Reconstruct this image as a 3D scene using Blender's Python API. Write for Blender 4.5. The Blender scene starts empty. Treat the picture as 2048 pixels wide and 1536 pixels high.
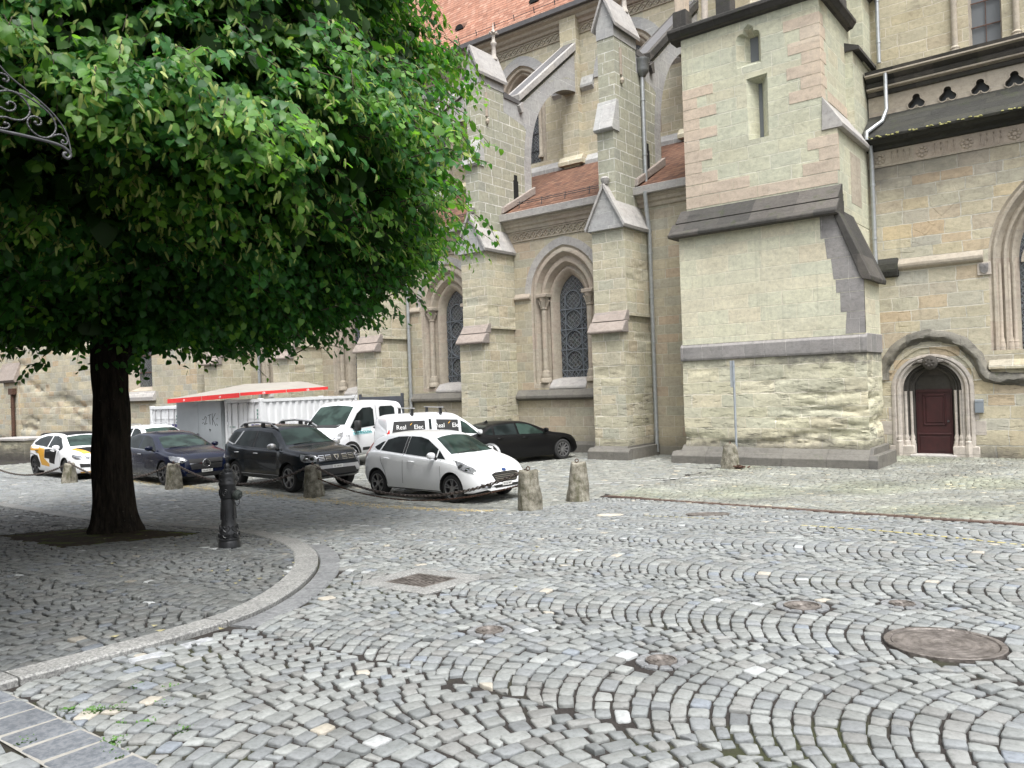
EXPO = 1.15
import bpy, bmesh, math, random
import numpy as np
from mathutils import Vector, Matrix
from mathutils.geometry import tessellate_polygon
from mathutils.bvhtree import BVHTree
random.seed(7); rng = np.random.default_rng(11)
S = bpy.context.scene; COL = S.collection
R = math.radians; PI = math.pi

# ------------------------------------------------------------------ objects
def tag(o, label=None, cat=None, group=None, kind=None):
    if label: o['label'] = label
    if cat: o['category'] = cat
    if group: o['group'] = group
    if kind: o['kind'] = kind
    return o
def empty(name, loc=(0, 0, 0), rz=0.0):
    o = bpy.data.objects.new(name, None); COL.objects.link(o)
    o.location = loc; o.rotation_euler = (0, 0, rz); o.empty_display_size = .2
    return o
def thing(name, label, cat, loc=(0, 0, 0), rz=0.0, group=None):
    return tag(empty(name, loc, rz), label, cat, group)
def link(name, me, parent=None):
    o = bpy.data.objects.new(name, me); COL.objects.link(o)
    if parent is not None: o.parent = parent
    return o
def kids(o): return [c for c in bpy.data.objects if c.parent is o]
def copy_tree(o, parent=None):
    c = o.copy(); COL.objects.link(c)
    if parent is not None: c.parent = parent
    for ch in kids(o): copy_tree(ch, c)
    return c

def box_uv(me):
    n = len(me.loops)
    if n == 0: return
    uv = me.uv_layers.new(name='UVMap') if not me.uv_layers else me.uv_layers[0]
    co = np.empty(len(me.vertices) * 3, np.float32); me.vertices.foreach_get('co', co); co = co.reshape(-1, 3)
    lv = np.empty(n, np.int32); me.loops.foreach_get('vertex_index', lv)
    np_ = len(me.polygons)
    nor = np.empty(np_ * 3, np.float32); me.polygons.foreach_get('normal', nor); nor = np.abs(nor.reshape(-1, 3))
    lt = np.empty(np_, np.int32); me.polygons.foreach_get('loop_total', lt)
    pl = np.repeat(np.arange(np_), lt)
    a = np.where(nor[:, 2] > .9, 2, np.where(nor[:, 0] > nor[:, 1], 0, 1))[pl]
    c = co[lv]
    u = np.where(a == 0, c[:, 1] + 3.37, c[:, 0]); v = np.where(a == 2, c[:, 1], c[:, 2])
    uv.data.foreach_set('uv', np.stack([u, v], 1).astype(np.float32).ravel())

class MB:
    """collects shapes into one mesh"""
    def __init__(s): s.bm = bmesh.new()
    def poly(s, pts, mi=0):
        vs = [s.bm.verts.new(p) for p in pts]
        try:
            f = s.bm.faces.new(vs); f.material_index = mi; return f
        except ValueError: return None
    def prism(s, poly, ax, a, b, mi=0, bev=0.0):
        def P(p, t):
            return {'x': (t, p[0], p[1]), 'y': (p[0], t, p[1]), 'z': (p[0], p[1], t)}[ax]
        n = len(poly)
        A = [s.bm.verts.new(P(p, a)) for p in poly]; B = [s.bm.verts.new(P(p, b)) for p in poly]
        fs = [s.bm.faces.new(A), s.bm.faces.new(B[::-1])]
        for i in range(n):
            j = (i + 1) % n
            fs.append(s.bm.faces.new((A[j], A[i], B[i], B[j])))
        for f in fs: f.material_index = mi
        bmesh.ops.recalc_face_normals(s.bm, faces=fs)
        if bev:
            es = list({e for f in fs for e in f.edges})
            bmesh.ops.bevel(s.bm, geom=es, offset=bev, segments=1, affect='EDGES', clamp_overlap=True)
        return s
    def box(s, x0, x1, y0, y1, z0, z1, mi=0, bev=0.0):
        return s.prism([(x0, y0), (x1, y0), (x1, y1), (x0, y1)], 'z', z0, z1, mi, bev)
    def loft(s, rings, closed=True, cap=False, mi=0):
        V = [[s.bm.verts.new(p) for p in r] for r in rings]
        n = len(rings[0])
        for a, b in zip(V, V[1:]):
            for i in range(n if closed else n - 1):
                j = (i + 1) % n
                try:
                    f = s.bm.faces.new((a[i], a[j], b[j], b[i])); f.material_index = mi
                except ValueError: pass
        if cap:
            for r in (V[0][::-1], V[-1]):
                try: s.bm.faces.new(r).material_index = mi
                except ValueError: pass
        return s
    def lathe(s, prof, seg=24, c=(0, 0, 0), ax='z', cap=True, mi=0):
        rings = []
        for r, t in prof:
            ring = []
            for k in range(seg):
                a = 2 * PI * k / seg; u, v = r * math.cos(a), r * math.sin(a)
                p = {'z': (u, v, t), 'y': (u, t, v), 'x': (t, u, v)}[ax]
                ring.append((p[0] + c[0], p[1] + c[1], p[2] + c[2]))
            rings.append(ring)
        return s.loft(rings, True, cap, mi)
    def tube(s, path, r, seg=8, cap=True, mi=0):
        path = [Vector(p) for p in path]; rings = []
        rr = r if isinstance(r, (list, tuple)) else [r] * len(path)
        up = None
        for i, p in enumerate(path):
            d = (path[min(i + 1, len(path) - 1)] - path[max(i - 1, 0)]).normalized()
            if up is None:
                up = Vector((0, 0, 1)) if abs(d.z) < .9 else Vector((1, 0, 0))
            x = up.cross(d)
            if x.length < 1e-5: x = Vector((1, 0, 0)).cross(d)
            x.normalize(); y = d.cross(x); up = y
            rings.append([p + (x * math.cos(2 * PI * k / seg) + y * math.sin(2 * PI * k / seg)) * rr[i] for k in range(seg)])
        return s.loft(rings, True, cap, mi)
    def bar(s, p, q, w, h, mi=0):
        p, q = Vector(p), Vector(q); d = (q - p).normalized()
        x = d.cross(Vector((0, 1, 0)))
        if x.length < 1e-4: x = d.cross(Vector((1, 0, 0)))
        x.normalize(); y = d.cross(x)
        r = lambda c: [c + x * a * w / 2 + y * b * h / 2 for a, b in ((-1, -1), (1, -1), (1, 1), (-1, 1))]
        return s.loft([r(p), r(q)], True, True, mi)
    def build(s, name, mats, parent=None, smooth=None, merge=0.0, recalc=True, uv=True):
        if merge: bmesh.ops.remove_doubles(s.bm, verts=s.bm.verts, dist=merge)
        if recalc: bmesh.ops.recalc_face_normals(s.bm, faces=s.bm.faces)
        me = bpy.data.meshes.new(name); s.bm.to_mesh(me); s.bm.free()
        for m in (mats if isinstance(mats, (list, tuple)) else [mats]): me.materials.append(m)
        if smooth is not None:
            me.shade_smooth()
            if smooth < 180: me.set_sharp_from_angle(angle=R(smooth))
        if uv: box_uv(me)
        return link(name, me, parent)

# ------------------------------------------------------------------ materials
class NT:
    def __init__(s, name):
        s.m = bpy.data.materials.new(name); s.m.use_nodes = True
        s.t = s.m.node_tree; s.t.nodes.clear()
    def n(s, typ, inp=None, **pr):
        nd = s.t.nodes.new('ShaderNode' + typ)
        for k, v in pr.items(): setattr(nd, k, v)
        for k, v in (inp or {}).items():
            sk = nd.inputs[k]
            if isinstance(v, bpy.types.NodeSocket): s.t.links.new(v, sk)
            else:
                if sk.type == 'RGBA' and len(v) == 3: v = (*v, 1)
                sk.default_value = v
        return nd
    def math(s, op, a, b=0.0, clamp=False):
        return s.n('Math', {0: a, 1: b}, operation=op, use_clamp=clamp).outputs[0]
    def mix(s, f, a, b, mode='MIX'):
        nd = s.n('Mix', {'Factor': f}, data_type='RGBA', blend_type=mode)
        for k, v in ((6, a), (7, b)):
            if isinstance(v, bpy.types.NodeSocket): s.t.links.new(v, nd.inputs[k])
            else: nd.inputs[k].default_value = (*v, 1) if len(v) == 3 else v
        return nd.outputs[2]
    def noise(s, vec, scale, detail=4, rough=.6, dim='3D'):
        return s.n('TexNoise', {'Vector': vec, 'Scale': scale, 'Detail': detail, 'Roughness': rough}).outputs['Fac']
    def ramp(s, f, stops, interp='LINEAR'):
        nd = s.n('ValToRGB', {0: f}); cr = nd.color_ramp; cr.interpolation = interp
        while len(cr.elements) < len(stops): cr.elements.new(.5)
        for e, (p, c) in zip(cr.elements, stops):
            e.position = p; e.color = (*c, 1) if len(c) == 3 else c
        return nd.outputs[0]
    def step(s, f, a, b):
        return s.n('MapRange', {0: f, 1: a, 2: b, 3: 0.0, 4: 1.0}, clamp=True, interpolation_type='SMOOTHSTEP').outputs[0]
    def map(s, vec, sc=(1, 1, 1), loc=(0, 0, 0)):
        return s.n('Mapping', {'Vector': vec, 'Scale': sc, 'Location': loc}).outputs[0]
    def out(s, col, rough=.8, metal=0.0, bump=None, dist=.02, bstr=1.0, spec=.5, coat=0.0, **kw):
        p = s.n('BsdfPrincipled', {'Base Color': col, 'Roughness': rough, 'Metallic': metal, 'Specular IOR Level': spec, 'Coat Weight': coat, **kw})
        if bump is not None:
            b = s.n('Bump', {'Height': bump, 'Strength': bstr, 'Distance': dist}); s.t.links.new(b.outputs[0], p.inputs['Normal'])
        o = s.n('OutputMaterial'); s.t.links.new(p.outputs[0], o.inputs[0]); return s.m

def plain(name, col, rough=.6, metal=0.0, coat=0.0, spec=.5, var=.12, bump=0.0, sc=6.0):
    t = NT(name); ob = t.n('TexCoord').outputs['Object']
    f = t.noise(ob, sc, 5); c = t.mix(t.step(f, .25, .75), tuple(x * (1 - var) for x in col), tuple(min(1, x * (1 + var)) for x in col))
    return t.out(c, rough, metal, t.noise(ob, sc * 6, 4) if bump else None, .01, bump, spec, coat)

def paint(name, col, metal=.0, rough=.28, dirt=.10, dcol=(.22, .2, .17), coat=.8, spec=.5):
    t = NT(name); ob = t.n('TexCoord').outputs['Object']
    f = t.noise(ob, 3.0, 6, .65); z = t.n('SeparateXYZ', {0: ob}).outputs[2]
    low = t.math('SUBTRACT', 1.0, t.step(z, .1, .55))
    d = t.math('MULTIPLY', t.math('ADD', t.math('MULTIPLY', low, .8), .15), t.step(f, .35, .7))
    c = t.mix(t.math('MULTIPLY', d, dirt * 3), col, dcol)
    return t.out(c, t.math('ADD', rough, t.math('MULTIPLY', d, .25)), metal, None, coat=coat, spec=spec, **{'Coat Roughness': .03})

def ashlar(name, pal, bw=.62, bh=.32, ms=.011, mortar=(.55, .53, .48), stain=.25, dark=(.05, .048, .05), rough=.5, grain=1.0, wob=.02, jointmix=.75, low=0.0, spall=0.0, off=0.0, moss=0.0, bandz=None, bx=(-9.5, -5.8)):
    t = NT(name); uv = t.n('UVMap').outputs[0]; ob = t.n('TexCoord').outputs['Object']
    sp = t.n('SeparateXYZ', {0: uv}); u, v = sp.outputs[0], sp.outputs[1]
    w1 = t.math('SUBTRACT', t.noise(t.map(uv, (1.3, 1.3, 1), (off, 3, 0)), 1.6, 3), .5)
    w2 = t.math('SUBTRACT', t.noise(t.map(uv, (1.3, 1.3, 1), (9 + off, 1, 0)), 1.6, 3), .5)
    cv = t.math('SUBTRACT', t.noise(t.n('CombineXYZ', {1: v, 0: 5.0 + off}).outputs[0], .9, 1), .5)
    uu = t.math('ADD', u, t.math('MULTIPLY', w1, wob * 3.0))
    vv = t.math('ADD', t.math('ADD', v, t.math('MULTIPLY', w2, wob * 2.2)), t.math('MULTIPLY', cv, bh * 1.3))
    # each course slides by its own amount so that the bond never repeats
    rowi = t.math('FLOOR', t.math('DIVIDE', vv, bh))
    rn = t.n('TexWhiteNoise', {'W': t.math('ADD', rowi, off * 7)}, noise_dimensions='1D').outputs[0]
    uu = t.math('ADD', uu, t.math('MULTIPLY', rn, bw * 2))
    uu = t.math('ADD', uu, t.math('MULTIPLY', t.math('SUBTRACT', t.noise(t.n('CombineXYZ', {0: uu, 1: t.math('MULTIPLY', rowi, 3.3)}).outputs[0], 1.1 / bw, 1), .5), bw * .55))
    bv = t.n('CombineXYZ', {0: uu, 1: vv}).outputs[0]
    br = t.n('TexBrick', {'Vector': bv, 'Color1': (0, 0, 0), 'Color2': (1, 1, 1), 'Mortar': (.5, .5, .5), 'Scale': 1.0, 'Mortar Size': ms * 1.35, 'Mortar Smooth': .25, 'Bias': 0.0, 'Brick Width': bw, 'Row Height': bh}, offset=0.0, squash=1.0)
    tint = t.n('SeparateColor', {0: br.outputs['Color']}).outputs[0]; fac = br.outputs['Fac']
    k = len(pal); base = t.ramp(tint, [(i / max(1, k - 1), c) for i, c in enumerate(pal)])
    g1 = t.noise(ob, 9.0, 8, .7); g2 = t.noise(t.map(ob, (1, 1, 3.0)), 2.2, 5, .65); g3 = t.noise(ob, 55.0, 4, .7)
    c = t.mix(t.math('MULTIPLY', grain, .55), base, t.ramp(g1, [(.25, (.45, .44, .43)), (.5, (.9, .9, .9)), (.8, (1.18, 1.16, 1.12))]), 'MULTIPLY')
    c = t.mix(.5, c, t.ramp(g2, [(.3, (.76, .76, .75)), (.6, (1.06, 1.06, 1.03))]), 'MULTIPLY')
    c = t.mix(.35, c, t.ramp(g3, [(.3, (.6, .6, .6)), (.6, (1.1, 1.1, 1.1))]), 'MULTIPLY')
    jn = t.step(t.noise(ob, 3.5, 5, .7), .36, .56)
    c = t.mix(t.math('MULTIPLY', fac, t.math('MULTIPLY', t.math('ADD', t.math('MULTIPLY', jn, .8), .2), jointmix), True), c, tuple(min(.8, q * 1.18) for q in mortar))
    st = t.math('MULTIPLY', t.step(t.noise(t.map(ob, (.5, .5, 1.1), (off * 3, 0, 2)), 1.3, 9, .72), .56, .70), stain)
    c = t.mix(st, c, dark)
    pt = t.noise(t.map(ob, (.6, .6, .9), (4 + off, 0, 0)), 1.0, 6, .6)
    c = t.mix(.45, c, t.ramp(pt, [(.32, (.74, .72, .70)), (.5, (1, 1, 1)), (.68, (1.12, 1.10, 1.05))]), 'MULTIPLY')
    dr = t.math('MULTIPLY', t.step(t.noise(t.map(ob, (4.5, 4.5, .22), (off, 2, 0)), 1.0, 6, .6), .54, .72), t.step(pt, .42, .62))
    c = t.mix(t.math('MULTIPLY', dr, .30), c, (.10, .098, .09))
    z = t.n('SeparateXYZ', {0: ob}).outputs[2]
    hgt = t.math('ADD', t.math('MULTIPLY', t.math('SUBTRACT', 1.0, fac), .5), t.math('MULTIPLY', g1, rough))
    hgt = t.math('ADD', hgt, t.math('MULTIPLY', g3, rough * .35))
    if spall:
        sn = t.noise(t.map(ob, (1.1, 1.1, 5.2)), 2.1, 8, .62)
        ss = t.step(sn, .55, .63); sd = t.step(sn, .60, .70)
        near = t.math('SUBTRACT', 1.0, t.step(z, 1.2, 4.2)) if low else 1.0
        ss = t.math('MULTIPLY', ss, near); sd = t.math('MULTIPLY', sd, near)
        hgt = t.math('SUBTRACT', hgt, t.math('MULTIPLY', ss, spall))
        c = t.mix(t.math('MULTIPLY', sd, .75), c, (.09, .085, .08))
    if low:
        lw = t.math('MULTIPLY', t.math('SUBTRACT', 1.0, t.step(t.math('ADD', z, t.math('MULTIPLY', g2, -.9)), -.35, .35)), low)
        c = t.mix(lw, c, (.075, .07, .06))
    if bandz:                                                        # soot crusts under the string course and above the plinth
        nn = t.math('MULTIPLY', t.math('SUBTRACT', t.noise(t.map(ob, (1, 1, 1.6)), 2.1, 7, .65), .5), 1.5)
        up = t.step(t.math('ADD', z, nn), bandz[0], bandz[1]); dn = t.math('SUBTRACT', 1.0, t.step(t.math('ADD', z, nn), bandz[2] - .1, bandz[3]))
        xr = t.n('SeparateXYZ', {0: ob}).outputs[0]; rt = t.math('ADD', .45, t.math('MULTIPLY', t.step(xr, bx[0], bx[1]), .5))
        c = t.mix(t.math('MULTIPLY', t.math('MAXIMUM', t.math('MULTIPLY', up, rt), t.math('MULTIPLY', dn, .7)), .85), c, (.075, .07, .068))
    if moss:
        c = t.mix(t.math('MULTIPLY', t.step(t.noise(ob, 2.6, 7, .7), .56, .66), moss), c, (.05, .07, .015))
    return t.out(c, .88, 0, hgt, .03, .8, .25)

BEI = [(.46, .41, .31), (.42, .38, .30), (.47, .44, .35), (.38, .37, .31), (.45, .38, .29), (.40, .39, .34), (.44, .41, .34)]
M = {}
M['aisle'] = ashlar('aisle_ashlar', [(0.448, 0.396, 0.287), (0.410, 0.371, 0.287), (0.472, 0.419, 0.309), (0.386, 0.371, 0.297), (0.460, 0.371, 0.276), (0.397, 0.383, 0.319)], .72, .33, .009, (.5, .47, .41), .18, off=1.0, low=.5, jointmix=0.5)
M['clere'] = ashlar('clerestory_ashlar', [(0.528, 0.476, 0.339), (0.494, 0.454, 0.339), (0.562, 0.510, 0.382), (0.472, 0.454, 0.360), (0.539, 0.465, 0.339)], .80, .36, .009, (.6, .57, .5), .10, off=2.0)
M['but'] = ashlar('buttress_rubble', [(0.508, 0.480, 0.371), (0.484, 0.457, 0.338), (0.545, 0.492, 0.371), (0.447, 0.444, 0.361), (0.522, 0.457, 0.338)], .60, .34, .010, (.55, .53, .46), .22, rough=1.0, wob=.035, low=.8, spall=.9, off=3.0, jointmix=.8)
M['pier'] = ashlar('upper_pier_ashlar', [(0.389, 0.389, 0.315), (0.367, 0.368, 0.295), (0.412, 0.401, 0.315), (0.343, 0.346, 0.295)], .62, .36, .011, (.62, .61, .57), .12, rough=.25, wob=.006, jointmix=.8, off=4.0)
M['hoodm'] = ashlar('weathered_hood_stone', [(.20, .19, .165), (.13, .125, .11), (.25, .235, .20), (.16, .15, .135)], .7, 1.6, .006, (.09, .085, .075), .75, (.035, .034, .03), rough=1.6, off=21.0, moss=.35)
M['flyer'] = ashlar('flyer_stone', [(.42, .42, .41), (.40, .40, .40), (.44, .43, .42)], .9, .5, .006, (.55, .55, .53), .10, rough=.25, wob=.006, off=5.0)
M['towlow'] = ashlar('tower_rubble_face', [(0.617, 0.586, 0.436), (0.568, 0.551, 0.412), (0.654, 0.599, 0.447), (0.543, 0.538, 0.423), (0.605, 0.551, 0.412)], .95, .34, .010, (.60, .57, .48), .20, rough=1.1, wob=.04, low=.9, spall=1.0, off=6.0, bandz=(2.62, 3.05, .55, .95), jointmix=.85)
M['towmid'] = ashlar('tower_ashlar', [(0.617, 0.599, 0.458), (0.593, 0.586, 0.458), (0.654, 0.612, 0.470), (0.568, 0.575, 0.458), (0.641, 0.575, 0.436)], .98, .37, .009, (.62, .59, .50), .10, rough=.6, wob=.02, off=7.0, jointmix=0.5)
M['towup'] = ashlar('tower_upper_ashlar', [(0.558, 0.554, 0.428), (0.532, 0.542, 0.428), (0.581, 0.566, 0.428), (0.509, 0.519, 0.417), (0.570, 0.530, 0.397)], .9, .38, .009, (.60, .59, .52), .10, rough=.6, wob=.025, off=8.0, jointmix=0.55)
M['quoin'] = ashlar('pink_quoin', [(0.583, 0.484, 0.385), (0.551, 0.462, 0.374), (0.604, 0.517, 0.418), (0.530, 0.462, 0.396)], 3.0, 3.0, .001, (.6, .55, .5), .15, rough=.3, off=9.0)
M['right'] = ashlar('transept_rubble', [(0.545, 0.478, 0.333), (0.476, 0.456, 0.364), (0.568, 0.511, 0.374), (0.454, 0.445, 0.385), (0.534, 0.423, 0.291), (0.511, 0.490, 0.395), (0.591, 0.490, 0.322)], .78, .36, .011, (.60, .57, .49), .20, rough=.9, wob=.035, low=.3, spall=.5, off=10.0, bandz=(6.9, 9.0, .0, .5), bx=(-1.5, -5.6), jointmix=0.6)
M['rightup'] = ashlar('transept_upper', [(0.517, 0.454, 0.307), (0.483, 0.442, 0.329), (0.539, 0.488, 0.350), (0.472, 0.409, 0.297)], .85, .36, .010, (.55, .51, .43), .28, rough=.8, wob=.03, off=11.0)
M['trim'] = ashlar('grey_trim_stone', [(.40, .385, .375), (.43, .41, .39), (.38, .37, .365)], .9, 1.3, .004, (.42, .4, .38), .20, rough=.3, off=12.0)
M['pink'] = ashlar('pink_weathering', [(.31, .265, .235), (.345, .295, .265), (.28, .25, .23)], 1.6, 1.2, .003, (.3, .28, .26), .30, rough=.6, off=13.0)
M['mould'] = ashlar('moulded_stone', [(.42, .37, .30), (.45, .40, .33), (.40, .36, .30), (.43, .36, .30)], 4.0, .62, .005, (.36, .33, .28), .12, rough=.25, off=14.0)
M['dark'] = ashlar('black_weathered_stone', [(.085, .08, .075), (.12, .11, .10), (.06, .058, .055), (.10, .095, .085)], 1.1, 1.4, .006, (.07, .065, .06), .55, (.028, .027, .026), rough=.9, off=15.0, moss=.25)
M['moss'] = ashlar('mossy_stone_roof', [(.05, .05, .045), (.04, .04, .037), (.06, .06, .05)], 1.4, .22, .01, (.035, .035, .03), .6, (.018, .018, .015), rough=1.0, off=16.0, moss=.22)
M['band'] = ashlar('grey_violet_band', [(.265, .255, .25), (.30, .285, .28), (.235, .23, .228)], .62, 2.0, .006, (.4, .38, .36), .5, (.06, .057, .058), rough=.6, off=17.0)
M['plinth'] = ashlar('plinth_stone', [(.155, .148, .135), (.19, .18, .16), (.13, .125, .118)], 1.1, .9, .006, (.08, .075, .07), .45, rough=.6, off=18.0, moss=.15)
M['portal'] = ashlar('portal_stone', [(.48, .44, .40), (.50, .45, .40), (.46, .43, .40)], 6.0, .55, .006, (.3, .28, .25), .15, rough=.3, off=19.0)
M['portaldark'] = ashlar('portal_dark_stone', [(.085, .08, .07), (.065, .06, .055), (.10, .09, .08)], 6.0, .6, .005, (.06, .055, .05), .3, rough=.4, off=20.0)

def tiles(name, pal, w, h):
    t = NT(name); uv = t.n('UVMap').outputs[0]; ob = t.n('TexCoord').outputs['Object']
    wv = t.n('VectorMath', {0: uv, 1: t.n('VectorMath', {0: t.n('TexNoise', {'Vector': uv, 'Scale': 5.0}).outputs['Color'], 'Scale': .03}, operation='SCALE').outputs[0]}, operation='ADD').outputs[0]
    br = t.n('TexBrick', {'Vector': wv, 'Color1': (0, 0, 0), 'Color2': (1, 1, 1), 'Mortar': (.5, .5, .5), 'Scale': 1.0, 'Mortar Size': .004, 'Mortar Smooth': .3, 'Brick Width': w, 'Row Height': h}, offset=.5)
    v = t.n('SeparateXYZ', {0: wv}).outputs[1]
    saw = t.math('FRACT', t.math('DIVIDE', v, h))
    c = t.ramp(t.n('SeparateColor', {0: br.outputs['Color']}).outputs[0], [(i / (len(pal) - 1), p) for i, p in enumerate(pal)])
    c = t.mix(.6, c, t.ramp(t.noise(ob, 1.2, 6), [(.3, (.6, .58, .55)), (.65, (1.1, 1.1, 1.1))]), 'MULTIPLY')
    c = t.mix(t.math('MULTIPLY', t.math('MAXIMUM', br.outputs['Fac'], t.step(saw, .80, .97)), .75), c, (.05, .03, .022))
    hh = t.math('SUBTRACT', t.math('SUBTRACT', 1.0, saw), t.math('MULTIPLY', br.outputs['Fac'], .4))
    return t.out(c, .85, 0, hh, .03, 1.0, .3)
M['tile'] = tiles('nave_tiles', [(.30, .135, .085), (.36, .18, .12), (.25, .11, .07), (.40, .225, .16), (.33, .155, .10)], .26, .22)
M['tile2'] = tiles('aisle_tiles', [(.13, .062, .04), (.18, .092, .06), (.10, .052, .038), (.21, .115, .075), (.145, .075, .05)], .19, .15)

def leadglass(name, sx, sy, col=(.018, .02, .024)):
    t = NT(name); uv = t.n('UVMap').outputs[0]; sp = t.n('SeparateXYZ', {0: uv})
    u, v = sp.outputs[0], sp.outputs[1]
    a = t.math('FRACT', t.math('MULTIPLY', t.math('ADD', t.math('MULTIPLY', u, sx), t.math('MULTIPLY', v, sy)), 1.0))
    b = t.math('FRACT', t.math('MULTIPLY', t.math('SUBTRACT', t.math('MULTIPLY', u, sx), t.math('MULTIPLY', v, sy)), 1.0))
    l1 = t.math('LESS_THAN', a, .13); l2 = t.math('LESS_THAN', b, .13)
    vo = t.n('TexVoronoi', {'Vector': uv, 'Scale': 15.0}, feature='DISTANCE_TO_EDGE').outputs[0]
    l3 = t.math('LESS_THAN', vo, .05)
    ln = t.math('MAXIMUM', t.math('MAXIMUM', l1, l2), l3)
    pc = t.n('TexVoronoi', {'Vector': uv, 'Scale': 15.0}).outputs['Color']
    hv = t.n('HueSaturation', {'Saturation': .45, 'Value': .07, 'Color': pc}).outputs[0]
    c = t.mix(.5, hv, col); c = t.mix(ln, c, (.13, .14, .145))
    rg = t.mix(ln, t.math('ADD', .08, t.math('MULTIPLY', t.noise(uv, 20.0), .3)), (.5, .5, .5))
    return t.out(c, rg, 0, t.noise(uv, 14.0, 3), .01, .4, .5)
M['lead'] = leadglass('leaded_glass', 5.5, 5.5)
M['leadbig'] = leadglass('leaded_panes', .01, .01, (.03, .033, .042))
M['iron'] = plain('wrought_iron', (.10, .10, .105), .5, .6, bump=.2, sc=20)
M['bluebar'] = plain('window_iron', (.16, .18, .2), .6, .3)
M['zinc'] = plain('zinc_pipe', (.42, .44, .45), .42, .6, sc=9)
M['zincdk'] = plain('old_zinc', (.22, .23, .235), .5, .6, sc=9)
M['lead_sheet'] = plain('lead_flashing', (.16, .155, .155), .55, .5, sc=5)
M['black'] = plain('black_plastic', (.018, .018, .018), .55)
M['void'] = plain('dark_hollow', (.006, .006, .006), .9)
M['tyre'] = plain('tyre_rubber', (.02, .02, .02), .85, bump=.2, sc=12)
M['alloy'] = plain('alloy', (.42, .42, .43), .35, .9)
M['alloydk'] = plain('dark_alloy', (.10, .10, .105), .35, .8)
M['chrome'] = plain('chrome', (.6, .6, .61), .15, 1.0, var=.03)
M['silver'] = plain('satin_silver', (.5, .5, .5), .35, .7)
M['silverpl'] = plain('silver_plastic', (.40, .40, .41), .4, .3)
def glassy(name, col, rough=.03):
    t = NT(name); ob = t.n('TexCoord').outputs['Object']
    c = t.mix(t.step(t.noise(ob, 1.8, 2), .4, .6), col, tuple(x * 2.2 for x in col))
    return t.out(c, rough, 0, None, spec=.12)
M['glass'] = glassy('car_glass', (.010, .013, .013))
M['glassg'] = glassy('green_car_glass', (.016, .026, .022))
M['lampglass'] = plain('headlamp_glass', (.45, .46, .48), .12, .5, coat=1, var=.5, sc=14)
M['lampdark'] = plain('smoked_lamp', (.16, .165, .175), .12, .5, coat=1, var=.7, sc=16)
M['red'] = plain('tail_lamp_red', (.55, .03, .025), .15, coat=1)
M['plate'] = plain('number_plate', (.62, .62, .6), .45, var=.03)
M['pwhite'] = paint('white_paint', (.87, .88, .89), dirt=.03)
M['pvan'] = paint('van_white_paint', (.72, .73, .75))
M['pnight'] = paint('midnight_paint', (.003, .006, .022), .0, .2, .02, coat=.4, spec=.2)
M['pslate'] = paint('slate_paint', (.005, .009, .014), .0, .22, .02, coat=.4, spec=.2)
M['pblack'] = paint('matt_black_paint', (.003, .003, .0035), 0, .4, .0, coat=.2, spec=.2)
M['pyel'] = paint('yellow_paint', (.72, .36, .015))
M['grey_sign'] = plain('grey_panel', (.27, .29, .30), .55, .1, var=.06, sc=2)
M['cwhite'] = plain('container_white', (.66, .67, .68), .5, .0, var=.06, sc=2)
M['rust'] = plain('rusty_iron', (.10, .055, .038), .85, .3, var=.5, bump=.4, sc=14)
M['chain'] = plain('chain_iron', (.10, .082, .072), .6, .6, var=.4, sc=18)
M['tarp'] = plain('beige_tarpaulin', (.27, .25, .22), .8, var=.08, sc=2, bump=.15)
M['redtrim'] = plain('red_awning', (.62, .03, .03), .6, var=.06)
M['wtext'] = plain('white_letter', (.8, .8, .8), .6, var=.02)
M['ktext'] = plain('black_letter', (.02, .02, .022), .6, var=.02)
M['teal'] = plain('teal_letter', (.01, .19, .2), .6, var=.02)
M['tealbg'] = plain('pale_teal_sticker', (.32, .55, .58), .5, var=.03)
M['ytext'] = plain('amber_letter', (.8, .42, .03), .5, var=.02)
M['navy'] = plain('navy_sticker', (.06, .055, .17), .5)
M['door'] = plain('oxblood_door', (.036, .008, .0085), .5, var=.25, sc=5, bump=.1)
M['hyd'] = plain('hydrant_black', (.022, .023, .025), .38, .2, var=.4, sc=10, bump=.15)
M['hydcap'] = plain('dark_green_metal', (.06, .07, .065), .45, .4)
M['post'] = plain('galvanised_post', (.36, .39, .42), .5, .5)
M['box'] = plain('grey_letterbox', (.22, .25, .28), .45, .2, var=.06)
M['granite'] = None
def granite(name, a, b, sc=60):
    t = NT(name); ob = t.n('TexCoord').outputs['Object']
    f = t.noise(ob, sc, 3, .8); g = t.noise(ob, 3.0, 6, .6)
    c = t.mix(t.step(f, .38, .62), a, b)
    c = t.mix(.6, c, t.ramp(g, [(.3, (.6, .6, .6)), (.6, (1.08, 1.08, 1.06))]), 'MULTIPLY')
    return t.out(c, .75, 0, f, .006, .5, .35)
M['granite'] = granite('kerb_granite', (.14, .14, .138), (.30, .30, .288), 45)
M['slab'] = granite('gutter_slab', (.13, .135, .14), (.20, .205, .21), 25)
M['darkslab'] = granite('dark_slab', (.10, .11, .125), (.16, .17, .185), 25)
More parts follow.
